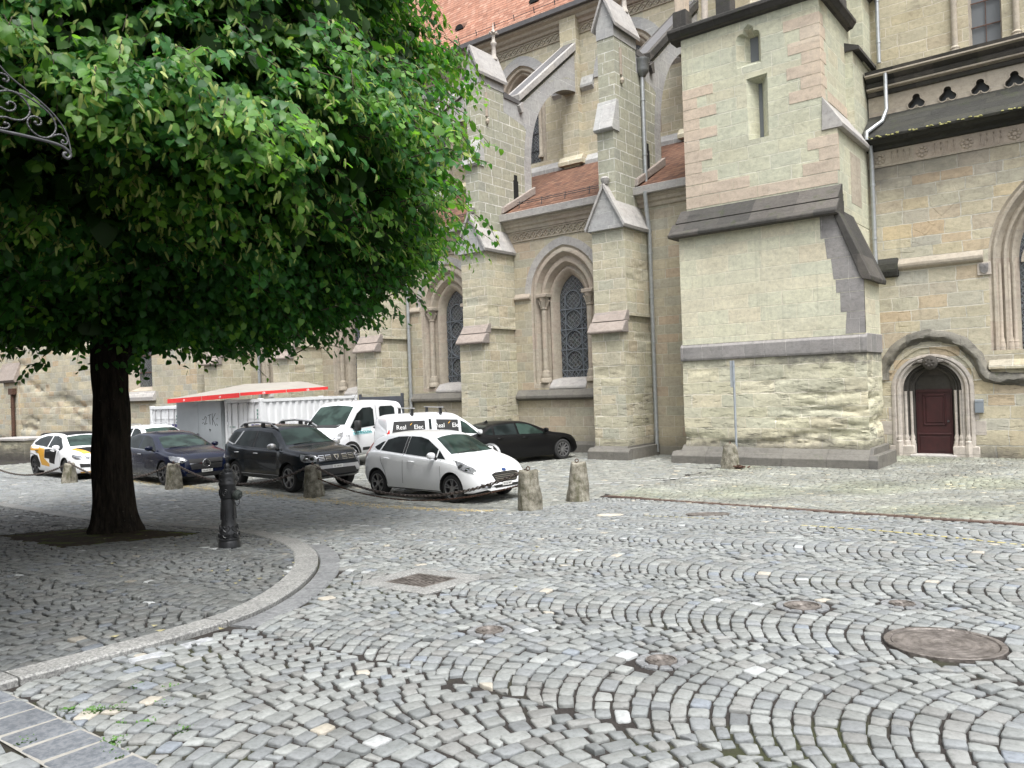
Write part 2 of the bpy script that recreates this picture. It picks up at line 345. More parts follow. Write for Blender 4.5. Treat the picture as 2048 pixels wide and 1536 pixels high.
def bollardmat():
    t = NT('bollard_stone'); ob = t.n('TexCoord').outputs['Object']
    g = t.noise(ob, 6.0, 9, .7); f = t.noise(ob, 45.0, 4, .7)
    oi = t.n('ObjectInfo').outputs['Random']
    c = t.ramp(g, [(.3, (.05, .048, .036)), (.48, (.20, .185, .145)), (.68, (.40, .38, .32))])
    c = t.mix(.5, c, t.ramp(f, [(.3, (.5, .5, .5)), (.6, (1.1, 1.1, 1.1))]), 'MULTIPLY')
    c = t.mix(t.math('MULTIPLY', t.step(t.noise(t.map(ob, (2, 2, .5), (3, 1, 0)), 3.0, 6), .52, .66), .7), c, (.07, .07, .035))
    return t.out(c, .9, 0, t.math('ADD', g, t.math('MULTIPLY', f, .5)), .03, .9, .2)
M['bollard'] = bollardmat()
def barkmat():
    t = NT('lime_bark'); ob = t.n('TexCoord').outputs['Object']
    m = t.map(ob, (9, 9, 1.6)); g = t.noise(m, 1.6, 8, .7)
    v = t.n('TexVoronoi', {'Vector': m, 'Scale': 1.4}, feature='DISTANCE_TO_EDGE').outputs[0]
    c = t.mix(t.step(g, .3, .7), (.012, .010, .008), (.045, .036, .027))
    c = t.mix(t.math('MULTIPLY', t.step(t.noise(ob, 26.0, 3), .7, .74), .6), c, (.22, .22, .19))
    return t.out(c, .95, 0, t.math('ADD', t.math('MULTIPLY', v, .9), g), .12, 1.0, .15)
M['bark'] = barkmat()
def leafmat(name, tr=.48, rough=.45):
    t = NT(name)
    c = t.n('Attribute', attribute_name='tint').outputs['Color']
    p = t.n('BsdfPrincipled', {'Base Color': c, 'Roughness': rough, 'Specular IOR Level': .35})
    tc = t.mix(1.0, c, (1.5, 1.7, .6), 'MULTIPLY')
    tl = t.n('BsdfTranslucent', {'Color': tc})
    mx = t.n('MixShader', {0: tr, 1: p.outputs[0], 2: tl.outputs[0]})
    o = t.n('OutputMaterial'); t.t.links.new(mx.outputs[0], o.inputs[0]); return t.m
M['leaf'] = leafmat('lime_leaf'); M['bract'] = leafmat('lime_bract', .4, .6)
def cobblemat():
    t = NT('cobble'); ob = t.n('TexCoord').outputs['Object']
    c = t.n('Attribute', attribute_name='tint').outputs['Color']
    f = t.noise(ob, 38.0, 6, .7); g = t.noise(ob, 1.1, 5, .6); h = t.noise(ob, 130.0, 3, .7)
    c = t.mix(.6, c, t.ramp(f, [(.28, (.42, .42, .42)), (.5, (.98, .98, .98)), (.75, (1.25, 1.25, 1.25))]), 'MULTIPLY')
    c = t.mix(.5, c, t.ramp(g, [(.3, (.80, .78, .75)), (.65, (1.06, 1.06, 1.07))]), 'MULTIPLY')
    return t.out(c, t.math('ADD', .46, t.math('MULTIPLY', g, .25)), 0, t.math('ADD', f, t.math('MULTIPLY', h, .4)), .006, .7, .45)
M['cobble'] = cobblemat()
def jointmat():
    t = NT('joint_grit'); ob = t.n('TexCoord').outputs['Object']
    f = t.noise(ob, 80.0, 4, .8); g = t.noise(ob, .8, 6, .65)
    c = t.mix(t.step(f, .3, .7), (.018, .016, .015), (.05, .044, .04))
    c = t.mix(t.math('MULTIPLY', t.step(g, .54, .66), .55), c, (.05, .06, .02))
    return t.out(c, .95, 0, f, .01, .8, .2)
M['joint'] = jointmat()
def soilmat():
    t = NT('soil_and_moss'); ob = t.n('TexCoord').outputs['Object']
    f = t.noise(ob, 22.0, 6, .75); g = t.noise(ob, 2.4, 6, .65)
    c = t.mix(t.step(f, .3, .7), (.018, .013, .010), (.06, .045, .032))
    c = t.mix(t.step(g, .52, .60), c, (.07, .085, .02))
    return t.out(c, .95, 0, f, .03, .9, .1)
M['soil'] = soilmat()
def castmat():
    t = NT('cast_iron_cover'); ob = t.n('TexCoord').outputs['Object']
    v = t.n('TexVoronoi', {'Vector': ob, 'Scale': 40.0}).outputs[0]; g = t.noise(ob, 7.0, 6, .7)
    c = t.mix(t.step(g, .35, .65), (.085, .074, .066), (.20, .178, .162))
    return t.out(c, .5, .35, v, .006, .6)
M['cast'] = castmat()
M['rustgrate'] = plain('rusty_grate', (.125, .072, .055), .75, .3, var=.35, sc=8)
M['yline'] = plain('worn_yellow_paint', (.40, .345, .13), .7, var=.25, sc=20)
M['render'] = plain('ochre_render', (.36, .32, .25), .9, var=.1, sc=1)
# ------------------------------------------------------------------ camera frame and ground
CZ = 2.42; AY = R(52.3)
F0 = np.array([-math.cos(AY), math.sin(AY)]); R0 = np.array([math.sin(AY), math.cos(AY)])
_dk = np.linspace(-40, 200, 4801)
_dv = np.interp(_dk, [0, 3, 5, 9, 12, 14.5, 16.5, 200], [1.58, 1.6, 1.65, 1.8, 2.05, 2.28, 2.42, 2.42])
_w = np.ones(25) / 25; _dv = np.convolve(np.pad(_dv, 12, mode='edge'), _w, 'valid')
def gz(x, y):
    d = x * F0[0] + y * F0[1]
    return CZ - np.interp(d, _dk, _dv)
def gzs(x, y): return float(gz(np.array([x]), np.array([y]))[0])

def grid_sheet(name, xs, ys, dz, mat, kind='structure', parent=None):
    X, Y = np.meshgrid(xs, ys); Z = gz(X, Y) + dz
    v = np.stack([X.ravel(), Y.ravel(), Z.ravel()], 1); n = len(xs); m = len(ys)
    i = np.arange((m - 1) * (n - 1)); r, c = i // (n - 1), i % (n - 1); a = r * n + c
    q = np.stack([a, a + 1, a + n + 1, a + n], 1)
    return np_mesh(name, v, q, mat, kind=kind, smooth=True, parent=parent)

def np_mesh(name, v, faces, mat, tint=None, kind=None, smooth=True, parent=None, tris=None):
    me = bpy.data.meshes.new(name)
    ls = [faces.ravel()] if len(faces) else []; tot = [np.full(len(faces), 4)] if len(faces) else []
    if tris is not None and len(tris): ls.append(tris.ravel()); tot.append(np.full(len(tris), 3))
    li = np.concatenate(ls).astype(np.int32); lt = np.concatenate(tot).astype(np.int32)
    st = np.concatenate([[0], np.cumsum(lt)[:-1]]).astype(np.int32)
    me.vertices.add(len(v)); me.vertices.foreach_set('co', v.astype(np.float32).ravel())
    me.loops.add(len(li)); me.loops.foreach_set('vertex_index', li)
    me.polygons.add(len(lt)); me.polygons.foreach_set('loop_start', st)
    me.polygons.foreach_set('use_smooth', np.full(len(lt), smooth))
    me.update(calc_edges=True); me.validate()
    if tint is not None:
        at = me.color_attributes.new('tint', 'FLOAT_COLOR', 'POINT')
        at.data.foreach_set('color', np.concatenate([tint, np.ones((len(tint), 1))], 1).astype(np.float32).ravel())
    me.materials.append(mat); o = link(name, me, parent)
    if kind: o['kind'] = kind
    return o

def inpoly(px, py, poly):
    r = np.zeros(len(px), bool); n = len(poly)
    for i in range(n):
        x0, y0 = poly[i]; x1, y1 = poly[(i + 1) % n]
        c = (y0 > py) != (y1 > py)
        with np.errstate(divide='ignore', invalid='ignore'):
            xi = (x1 - x0) * (py - y0) / (y1 - y0 if y1 != y0 else 1e-9) + x0
        r ^= c & (px < xi)
    return r
def resample(pts, step):
    p = np.array(pts, float)
    for _ in range(2):                                              # corner cutting
        q = [p[0]]
        for a, b in zip(p, p[1:]): q += [a * .75 + b * .25, a * .25 + b * .75]
        p = np.array(q + [p[-1]])
    s = np.concatenate([[0], np.cumsum(np.linalg.norm(np.diff(p, axis=0), axis=1))])
    t = np.arange(0, s[-1], step)
    return np.stack([np.interp(t, s, p[:, 0]), np.interp(t, s, p[:, 1])], 1)
def offs(p, d):
    g = np.gradient(p, axis=0); g /= np.linalg.norm(g, axis=1, keepdims=True)
    return p + np.stack([-g[:, 1], g[:, 0]], 1) * d                 # to the left of travel

KO = resample([(-5.22, -4), (-5.2, 1.2), (-5.2, 2.5), (-5.25, 3.04), (-5.32, 3.46), (-5.56, 3.96), (-6.02, 4.59), (-6.64, 5.23), (-7.54, 5.88), (-8.77, 6.51), (-10.6, 7.12), (-14, 7.5), (-18, 7.65), (-40, 7.9)], .12)
KI = offs(KO, .25); _gw = np.interp(KO[:, 1], [2.9, 3.3], [.03, 1.0]); _gw[KO[:, 1] > 6.2] = .05; KG = np.stack([KO[i] + (offs(KO, -.24)[i] - KO[i]) * _gw[i] for i in range(len(KO))])
isl = [tuple(p) for p in KO] + [(-40, -4)]
isl_in = [tuple(p) for p in KI] + [(-40, -4)]; isl_out = [tuple(p) for p in KG] + [(-40, -4)]
RAISE = .022
PIT = [(-14.6, 4.95), (-11.1, 4.55), (-10.9, 6.45), (-14.4, 6.75)]
CHN = np.array([(-8.95, 14.76), (-8.09, 14.72), (-7.21, 14.42), (-6.37, 14.08), (-5.6, 13.72), (-4.84, 13.25), (-4.17, 12.83), (-3.57, 12.45), (-3.04, 12.17), (-2.56, 11.91), (-2.12, 11.68), (-1.71, 11.46), (-1.33, 11.27), (-.99, 11.08), (-.66, 10.91), (3.0, 8.95), (9.5, 5.4)])
COVERS = [(-.91, 5.39, .335), (-1.92, 5.89, .13), (-1.33, 6.30, .088), (-3.51, 4.19, .098), (-2.21, 4.21, .092), (-5.19, 11.6, .34), (-6.67, 11.11, .22)]
GR = (-5.60, -4.69, 4.78, 5.60)
def chan_y(x): return np.interp(x, CHN[:, 0], CHN[:, 1])

def stones(quads, base, keep_out=True, near=True, name='paving', top=.0, inset=.90, round_=.11, tintbias=None):
    """quads (N,4,2) -> rounded sett mesh"""
    c = quads.mean(1); x, y = c[:, 0], c[:, 1]
    k = np.ones(len(c), bool)
    quads = quads.copy()
    for cx, cy, r in COVERS:
        rr_ = r + (.012 if (r > .15) else .07)
        k &= np.hypot(x - cx, y - cy) > rr_ + .012
        dx, dy = quads[..., 0] - cx, quads[..., 1] - cy; dd = np.hypot(dx, dy) + 1e-9; f_ = np.where(dd < rr_, rr_ / dd, 1.0)
        quads[..., 0] = cx + dx * f_; quads[..., 1] = cy + dy * f_
    k &= ~((x > GR[0] - .02) & (x < GR[1] + .02) & (y > GR[2] - .02) & (y < GR[3] + .02))
    k &= ~((np.abs(y - chan_y(x)) < .17) & (x > -9.1))
    k &= ~(inpoly(x, y, isl_out) & ~inpoly(x, y, isl_in))
    k &= ~inpoly(x, y, PIT)
    quads = quads[k]; c = c[k]; x, y = c[:, 0], c[:, 1]; n = len(c)
    up = np.where(inpoly(x, y, isl_in), RAISE, 0.0)
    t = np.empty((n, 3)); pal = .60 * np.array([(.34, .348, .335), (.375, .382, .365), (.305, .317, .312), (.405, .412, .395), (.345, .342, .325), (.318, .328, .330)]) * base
    t[:] = pal[rng.integers(0, len(pal), n)] * rng.normal(1, .10, (n, 1))
    rr = rng.random(n)
    t[rr < .008] = np.array([.37, .375, .37]); t[(rr > .012) & (rr < .022)] = np.array([.38, .345, .29]) * base
    t[(rr > .032) & (rr < .055)] = np.array([.20, .215, .235]) * base
    if tintbias is not None: t *= tintbias(x, y)
    t = np.clip(t * np.array([.975, 1.005, 1.02]), .03, .7)
    tz = rng.normal(0, .0035, n) + up + top; tilt = rng.normal(0, .022, (n, 2))
    if near:
        ring = np.empty((n, 8, 2))
        for e in range(4):
            a, b = quads[:, e], quads[:, (e + 1) % 4]
            f0 = np.clip(rng.normal(round_, .05, (n, 1)), .06, .4); f1 = np.clip(rng.normal(1 - round_, .05, (n, 1)), .6, .94)
            ring[:, 2 * e] = a + (b - a) * f0; ring[:, 2 * e + 1] = a + (b - a) * f1
        ring += rng.normal(0, .0028, ring.shape)
        m = 8
    else: ring = quads; m = 4
    rel = ring - c[:, None]
    def lv(sc, dz):
        p = c[:, None] + rel * sc
        z = gz(p[..., 0], p[..., 1]) + dz + tz[:, None] + (rel * sc * tilt[:, None]).sum(2)
        return np.concatenate([p, z[..., None]], 2)
    L = [lv(1.0, -.035), lv(1.0, -.009), lv(.965, -.0025), lv(inset - .05, .0005)] if near else [lv(1.0, -.03), lv(.98, -.006), lv(.86, .0)]
    cen = lv(0.0, .001)[:, :1] if near else None
    V = np.concatenate(L + ([cen] if near else []), 1); per = V.shape[1]
    fq = []
    for l in range(len(L) - 1):
        for i in range(m):
            j = (i + 1) % m; fq.append((l * m + i, l * m + j, (l + 1) * m + j, (l + 1) * m + i))
    ft = []
    b0 = (len(L) - 1) * m
    if near: ft = [(b0 + i, b0 + (i + 1) % m, per - 1) for i in range(m)]
    else: fq.append(tuple(b0 + i for i in range(m)))
    off = (np.arange(n) * per)[:, None, None]
    Q = (np.array(fq)[None] + off).reshape(-1, 4)
    T = (np.array(ft)[None] + off).reshape(-1, 3) if ft else None
    return np_mesh(name, V.reshape(-1, 3), Q, M['cobble'], np.repeat(t, per, 0), 'structure', True, None, T)

def wob(p):
    x, y = p[..., 0], p[..., 1]
    return p + np.stack([.03 * np.sin(.9 * y + .5 * x) + .02 * np.sin(2.3 * x + 1.7 * y), .045 * np.sin(.8 * x + .4) + .02 * np.sin(2.1 * x - 1.3 * y)], -1)
def arcs(xmin, xmax, vcs, W=1.55, s=.108):
    out = []; hw = W / 2; tm = R(41); Rr = hw / math.sin(tm)
    for v0 in vcs:
        ph = random.random() * s; ks = np.arange(xmin, xmax + 1.0, s)
        cuts = []
        for i in range(len(ks) + 1):
            nn = random.choice((15, 15, 16, 17))
            te = tm + .085; e = np.linspace(-te, te, nn + 1); e[1:-1] += rng.normal(0, .016, nn - 1); cuts.append(e)
        jit = rng.normal(0, .006, len(ks) + 2)
        for i, k0 in enumerate(ks):
            a0, a1 = k0 + ph + jit[i], k0 + ph + s + jit[i + 1]
            th = cuts[i]; lo, hi = th[:-1], th[1:]
            P = lambda kk, a: np.stack([kk - Rr * (np.cos(a) - math.cos(tm)), v0 + np.clip(Rr * np.sin(a), -hw, hw)], -1)
            I = lambda a: np.arcsin(np.clip(np.sin(a) * (1 - (a1 - a0) * np.cos(a) / Rr), -.99, .99))   # joints run square to the arc
            q = np.stack([P(a0, lo), P(a1, I(lo)), P(a1, I(hi)), P(a0, hi)], 1)
            out.append(q)
    q = np.concatenate(out); q = wob(q)
    ar = .5 * np.abs((q[:, 2, 0] - q[:, 0, 0]) * (q[:, 3, 1] - q[:, 1, 1]) - (q[:, 3, 0] - q[:, 1, 0]) * (q[:, 2, 1] - q[:, 0, 1]))
    q = q[ar > .0042]
    q += rng.normal(0, .003, q.shape)
    e1 = q[:, 1] - q[:, 0]; e2 = q[:, 3] - q[:, 0]
    e1 = e1 / np.linalg.norm(e1, axis=1, keepdims=True); e2 = e2 / np.linalg.norm(e2, axis=1, keepdims=True)
    g1 = .0042 + rng.random((len(q), 1)) * .003; g2 = .0085 + rng.random((len(q), 1)) * .005
    for i, (s1, s2) in enumerate(((1, 1), (-1, 1), (-1, -1), (1, -1))): q[:, i] += e1 * g1 * s1 + e2 * g2 * s2
    return q
def rows(x0, x1, y0, y1, sx, sy, ang=0.0, along='x', jt=.006, gap=.008, wav=.03):
    out = []; nr = int((y1 - y0) / sy)
    for r in range(nr):
        w = rng.normal(sx, sx * .16, int((x1 - x0) / sx) + 2).clip(sx * .55, sx * 1.5)
        e = x0 + np.cumsum(w) - random.random() * sx
        ya = y0 + r * sy
        q = np.stack([np.stack([e[:-1], np.full(len(e) - 1, ya)], 1), np.stack([e[1:], np.full(len(e) - 1, ya)], 1),
                      np.stack([e[1:], np.full(len(e) - 1, ya + sy)], 1), np.stack([e[:-1], np.full(len(e) - 1, ya + sy)], 1)], 1)
        out.append(q)
    q = np.concatenate(out)
    q = q + np.stack([wav * np.sin(1.1 * q[..., 1]), wav * np.sin(1.3 * q[..., 0] + .7) + wav * .5 * np.sin(3.1 * q[..., 0])], -1)
    q += rng.normal(0, jt, q.shape)
    if along == 'y': q = q[..., ::-1][:, ::-1]
    c = q.mean(1, keepdims=True); d = q - c; ln = np.linalg.norm(d, axis=2, keepdims=True)
    return c + d * (1 - (gap * 1.3) / ln)
def sel(q, f): c = q.mean(1); return q[f(c[:, 0], c[:, 1])]
def incam(x, y, mx=.70, pad=.6):
    d = x * F0[0] + y * F0[1]; r = x * R0[0] + y * R0[1]
    return (r < mx * d + 3.6) & (-r < mx * d + 1.2) & (d > 1.3)
def dep(x, y): return x * F0[0] + y * F0[1]

# joints: one sheet of grit below every stone, reaching the horizon
xs = np.concatenate([np.linspace(-400, -45, 12)[:-1], np.arange(-45, 8, .5), np.linspace(8, 300, 12)])
ys = np.concatenate([np.linspace(-300, -5, 10)[:-1], np.arange(-5, 30, .5), np.linspace(30, 400, 12)])
grid_sheet('ground', xs, ys, -.016, M['joint'])

bands = [1.0 + 1.55 * k for k in range(10)]
A = arcs(-27.5, 8.5, bands)
A = sel(A, lambda x, y: incam(x, y) & (y < chan_y(x)) & (y > 1.755) & ((x > -8.6 - .25 * (y - 7.9)) | inpoly(x, y, isl)) & ((y < 11.3) | (x > -9.0)))
def bias_near(x, y):                                                # dusty, greener setts by the church and by the left kerb
    g = np.clip((y - chan_y(np.clip(x, -9, 3)) + .8) / 1.6, 0, 1)[:, None]
    return 1 + g * (np.array([.92, .90, .80]) - 1)
dA = dep(A.mean(1)[:, 0], A.mean(1)[:, 1])
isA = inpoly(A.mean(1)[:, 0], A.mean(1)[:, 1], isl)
stones(A[(dA < 10.5) & ~isA], 1.0, near=True, name='cobblestone_street', tintbias=bias_near)
stones(A[(dA >= 10.5) & ~isA], 1.0, near=False, name='cobblestone_street', tintbias=bias_near)
stones(A[isA], .56, near=True, name='cobblestone_pavement')  # darker setts than the street, with tree shade also put into their tint
# corner apron by the dark slab row
B = rows(-6.5, -3.0, .2, 1.47, .16, .125, jt=.012, gap=.011)
stones(sel(B, lambda x, y: incam(x, y) & (x > -5.3)), 1.02, name='cobblestone_apron')
# straight courses of the lane to the left
Cq = rows(5.6, 11.3, -45.0, -7.2, .15, .125, along='y', wav=.05)
Cq = sel(Cq, lambda x, y: incam(x, y) & (x < -8.6 - .25 * (y - 7.9)) & ~inpoly(x, y, isl))
stones(Cq, 1.0, near=False, name='cobblestone_lane')
# parking strip and forecourt
D = rows(-50.0, -8.9, 11.3, 25.2, .18, .15, wav=.05, jt=.009)
D = sel(D, lambda x, y: incam(x, y) & (y > 11.28 + .05 * np.sin(x)) & (x > -36) & (x < -8.9))
stones(D, 1.0, near=False, name='cobblestone_parking', tintbias=lambda x, y: 1.1 * np.array([[.97, .945, .87]]))
Eq = rows(-9.0, 9.0, 5.0, 25.6, .135, .118, wav=.05, jt=.011)
Eq = sel(Eq, lambda x, y: incam(x, y) & (y > chan_y(x)) & (x > -8.95))
stones(Eq, 1.0, near=False, name='cobblestone_forecourt', tintbias=lambda x, y: 1.12 * np.array([[.93, .905, .81]]) * (1 + .16 * np.sin(.9 * x + 1.3 * y) * np.sin(1.7 * y - .6 * x + 1) + .10 * np.sin(2.9 * x - 1.1 * y))[:, None] * (1 + np.array([[.0, .02, -.09]]) * np.clip(np.sin(.7 * x - .9 * y + 2) + .4 * np.sin(2.3 * x + y), 0, 1)[:, None]))

# kerb, gutter, slab row
def strip(name, pa, pb, seg, za, zb, h, mat, gap=.006, bev=.012):
    mb = MB(); i = 0
    while i + 1 < len(pa):
        n = min(seg if isinstance(seg, int) else random.choice(seg), len(pa) - 1 - i)
        A_, B_ = pa[i:i + n + 1], pb[i:i + n + 1]
        def sh(P):
            P = P.copy(); d = P[1] - P[0]; P[0] += d / np.linalg.norm(d) * gap; d = P[-2] - P[-1]; P[-1] += d / np.linalg.norm(d) * gap; return P
        A_, B_ = sh(A_), sh(B_); rings = []
        for a, b in zip(A_, B_):
            zA, zB = gzs(*a) + za, gzs(*b) + zb; ia, ib = a + (b - a) * .06, b + (a - b) * .06
            rings.append([(*a, zA - h), (*a, zA - bev), (*ia, zA), (*ib, zB), (*b, zB - bev), (*b, zB - h)])
        mb.loft(rings, True, True); i += n
    o = mb.build(name, mat, smooth=30); o['kind'] = 'structure'; return o
near = KO[:, 0] > -24
strip('kerb', KO[near], KI[near], (9, 11, 12), .032, .028, .14, M['granite'])
gz_ = (KO[:, 1] > 3.3) & (KO[:, 1] < 6.2); strip('gutter', offs(KO, -.23)[gz_], offs(KO, -.015)[gz_], (3, 4), .002, .0, .06, M['slab'])
mb = MB(); x = -5.15
while x < -2.9:
    w = random.uniform(.24, .30); z = gzs(x, 1.58)
    mb.prism([(x, 1.49), (x + w - .04, 1.50), (x + w - .04, 1.775), (x, 1.765)], 'z', z - .05, z + .002, bev=.008); x += w
mb.build('slab_row', M['darkslab'])['kind'] = 'structure'
grid_sheet('mortar_bed', np.linspace(-5.15, -2.9, 12), np.linspace(1.485, 1.785, 3), -.006, plain('pale_mortar', (.27, .26, .235), .9, bump=.3, sc=20))
mb = MB()
for (x, y, dx, dy, a) in [(-5.03, 2.56, .22, .10, 1.4), (-5.05, 2.92, .22, .10, 1.52)]:
    z = gzs(x, y); c, s_ = math.cos(a), math.sin(a)
    mb.prism([(x + u * c - v * s_, y + u * s_ + v * c) for u, v in ((-dx / 2, -dy / 2), (dx / 2, -dy / 2), (dx / 2, dy / 2), (-dx / 2, dy / 2))], 'z', z - .03, z + .006, bev=.01)
mb.build('white_kerb_stones', plain('white_kerb', (.27, .28, .29), .8, var=.4, sc=20))['kind'] = 'structure'
grid_sheet('tree_pit_soil', np.linspace(-14.9, -10.7, 40), np.linspace(4.3, 6.95, 26), .012, M['soil'])

# yellow road paint on the setts: thin broken sheets
mb = MB()
def pline(p, q, w, dash):
    p, q = np.array(p), np.array(q); L = np.linalg.norm(q - p); d = (q - p) / L; nrm = np.array([-d[1], d[0]]); t = 0
    while t < L:
        ln = random.uniform(*dash); e = min(t + ln, L)
        a, b = p + d * t, p + d * e; ww = w * random.uniform(.55, 1)
        mb.poly([(*(a + nrm * ww / 2), gzs(*a) + .006), (*(a - nrm * ww / 2), gzs(*a) + .006), (*(b - nrm * ww / 2), gzs(*b) + .006), (*(b + nrm * ww / 2), gzs(*b) + .006)])
        t = e + random.uniform(.012, .05)
pline((-3.3, 10.2), (-.6, 9.28), .06, (.06, .12)); pline((-6.0, 11.05), (-4.6, 10.75), .035, (.03, .07))
mb.build('yellow_line', M['yline'])['kind'] = 'structure'
mb = MB()
for p, q in [((-10.4, 16.2), (-9.7, 17.0)), ((-9.5, 17.3), (-8.3, 18.9))]: pline(p, q, .1, (.15, .3))
mb.build('white_line', plain('worn_white_paint', (.5, .5, .49), .7))['kind'] = 'structure'

# channel grating
mb = MB(); st = resample(CHN, .03); dn = offs(st, .12); up = offs(st, -.12)
inr = st[:, 0] < 8.5
for i in range(0, inr.sum() - 1):
    a, b = up[i], dn[i]; e = st[i + 1] - st[i]; e = e / np.linalg.norm(e) * .011
    z = gzs(*st[i])
    mb.poly([(*(a), z), (*(a + e), z), (*(b + e), z), (*(b), z)])
for k in (-.12, -.06, 0, .06, .12):
    P_, Q_ = offs(st, k - .006)[inr][::4], offs(st, k + .006)[inr][::4]
    for i in range(len(P_) - 1):
        mb.poly([(*P_[i], gzs(*P_[i]) + .002), (*Q_[i], gzs(*Q_[i]) + .002), (*Q_[i + 1], gzs(*Q_[i + 1]) + .002), (*P_[i + 1], gzs(*P_[i + 1]) + .002)])
tag(mb.build('drain_channel', M['rustgrate']), 'long rusty slotted drain channel let into the cobbles', 'drain')

# street gully
g = thing('street_gully', 'square cast drain grate in a pale granite frame', 'drain', ((GR[0] + GR[1]) / 2, (GR[2] + GR[3]) / 2, gzs(-5.14, 5.19)))
sx = (gzs(-4.7, 5.19) - gzs(-5.6, 5.19)) / .9; sy = (gzs(-5.14, 5.6) - gzs(-5.14, 4.78)) / .82
def tilt(o):
    for v in o.data.vertices: v.co.z += v.co.x * sx + v.co.y * sy
    return o
mb = MB(); a, b, c, d = .455, .41, .26, .23
for x0, x1, y0, y1 in [(-a, a, -b, -d), (-a, a, d, b), (-a, -c, -d, d), (c, a, -d, d)]: mb.box(x0, x1, y0, y1, -.1, .004, bev=.006)
tilt(mb.build('frame', M['granite'], g))
mb = MB(); mb.box(-c, c, -d, d, -.14, -.10)
tilt(mb.build('shaft', M['void'], g))
mb = MB()
for x0, x1, y0, y1 in [(-c, c, -d, -d + .035), (-c, c, d - .035, d), (-c, -c + .035, -d + .035, d - .035), (c - .035, c, -d + .035, d - .035), (-c + .035, c - .035, -.012, .012)]: mb.box(x0, x1, y0, y1, -.035, -.004)
for k in range(9):
    x = -c + .05 + k * .051
    mb.box(x, x + .021, -d + .035, d - .035, -.03, -.006)
tilt(mb.build('grate', M['cast'], g))

# covers
LBL = ['large round brown cast iron manhole cover with a worn wet rim', 'small rusty round cover between two wave rows of setts left of the large manhole',
       'small worn oval-looking valve cover ringed by fanned setts above the large manhole', 'small valve cover with a keyhole nearest the pavement kerb',
       'small dark ribbed valve cover ringed by fanned setts in the foreground', 'large flat brown manhole cover beside the drain channel', 'pale round stone cover near the bollards at the yellow line']
for i, (x, y, r) in enumerate(COVERS):
    z = gzs(x, y); o = thing('manhole_cover' if r > .2 else 'valve_cover', LBL[i], 'manhole cover', (x, y, z))
    gx = (gzs(x + .2, y) - gzs(x - .2, y)) / .4; gy = (gzs(x, y + .2) - gzs(x, y - .2)) / .4
    n = Vector((-gx, -gy, 1)).normalized(); o.rotation_euler = n.to_track_quat('Z', 'Y').to_euler()
    mt = M['cast'] if i != 6 else plain('pale_stone_cover', (.45, .41, .34), .8, sc=12)
    mb = MB().lathe([(r, -.04), (r, .003), (r * .99, .006), (r * .90, .006), (r * .88, -.003)], 48, cap=False); mb.build('rim', mt, o, 40)
    pf = [(r * .87, -.02), (r * .87, .0)]
    k = 6 if r > .2 else 3
    for q in range(k):
        rr = r * .82 * (1 - q / k); pf += [(rr, .0), (rr - r * .02, .004), (rr - r * .07, .004), (rr - r * .09, .0)]
    pf = [p for p in pf if p[0] > 0] + [(.004, .0)]
    MB().lathe(pf, 48).build('lid', mt, o, 40)
    if r < .2 or i == 1:                                            # fan of setts round the cover
        mb = MB(); ns = 10
        for q in range(ns):
            a0, a1 = 2 * PI * (q + .07) / ns, 2 * PI * (q + .93) / ns; ra, rb = r * 1.06, r + .062
            mb.prism([(ra * math.cos(a0), ra * math.sin(a0)), (rb * math.cos(a0), rb * math.sin(a0)), (rb * math.cos(a1), rb * math.sin(a1)), (ra * math.cos(a1), ra * math.sin(a1))], 'z', -.04, 0.0, bev=.006)
        mb.build('collar_stones', M['slab'], o)

# weeds in the joints near the kerb, fallen leaves
def tuft(c, n, h):
    vs = []
    for _ in range(n):
        a = rng.random() * 2 * PI; r = rng.random() ** .7 * .055; x, y = c[0] + r * math.cos(a), c[1] + r * math.sin(a); z = gzs(x, y)
        d = Vector((math.cos(a), math.sin(a), 1.0 + rng.random())).normalized() * h * (.5 + rng.random()); w = Vector((-math.sin(a), math.cos(a), 0)) * .008
        p = Vector((x, y, z - .008)); vs.append((p, p + d * .5 + w, p + d, p + d * .5 - w))
    return vs
wm = []
for c, n in [((-4.36, 1.93), 90), ((-4.30, 2.02), 30), ((-4.50, 1.86), 35), ((-4.55, 2.25), 25), ((-4.35, 2.35), 25), ((-4.05, 1.92), 25), ((-3.88, 1.80), 40), ((-3.80, 1.74), 50), ((-3.7, 1.73), 30), ((-3.95, 2.0), 30), ((-3.72, 2.05), 22), ((-4.15, 2.2), 20), ((-4.25, 1.55), 30)]:
    wm += tuft(c, int(n * 1.3), .014)
mb = MB()
for q in wm: mb.poly(q)
tag(mb.build('joint_weeds', plain('weed_green', (.07, .16, .03), .7, var=.4, sc=30), recalc=False), 'small green weeds growing in the cobble joints', 'weeds', kind='stuff')
mb = MB()
for _ in range(75):
    d = rng.uniform(5.5, 15); r = rng.uniform(-.55, .12) * d; p = F0 * d + R0 * r
    if rng.random() < .6 and not inpoly(np.array([p[0]]), np.array([p[1]]), isl)[0]: continue
    a = rng.random() * 6.28; s_ = rng.uniform(.018, .04); z = gzs(*p) + (RAISE if inpoly(np.array([p[0]]), np.array([p[1]]), isl)[0] else 0) + .006
    c_, n_ = math.cos(a), math.sin(a)
    mb.poly([(p[0] + s_ * c_, p[1] + s_ * n_, z + .008), (p[0] - .5 * s_ * n_, p[1] + .5 * s_ * c_, z), (p[0] - s_ * c_, p[1] - s_ * n_, z + .01), (p[0] + .5 * s_ * n_, p[1] - .5 * s_ * c_, z)])
tag(mb.build('fallen_leaves', plain('dry_leaf', (.21, .19, .10), .8, var=.4, sc=20), recalc=False), 'scattered dry yellowish leaves on the setts', 'fallen leaves', kind='stuff')
mb = MB()
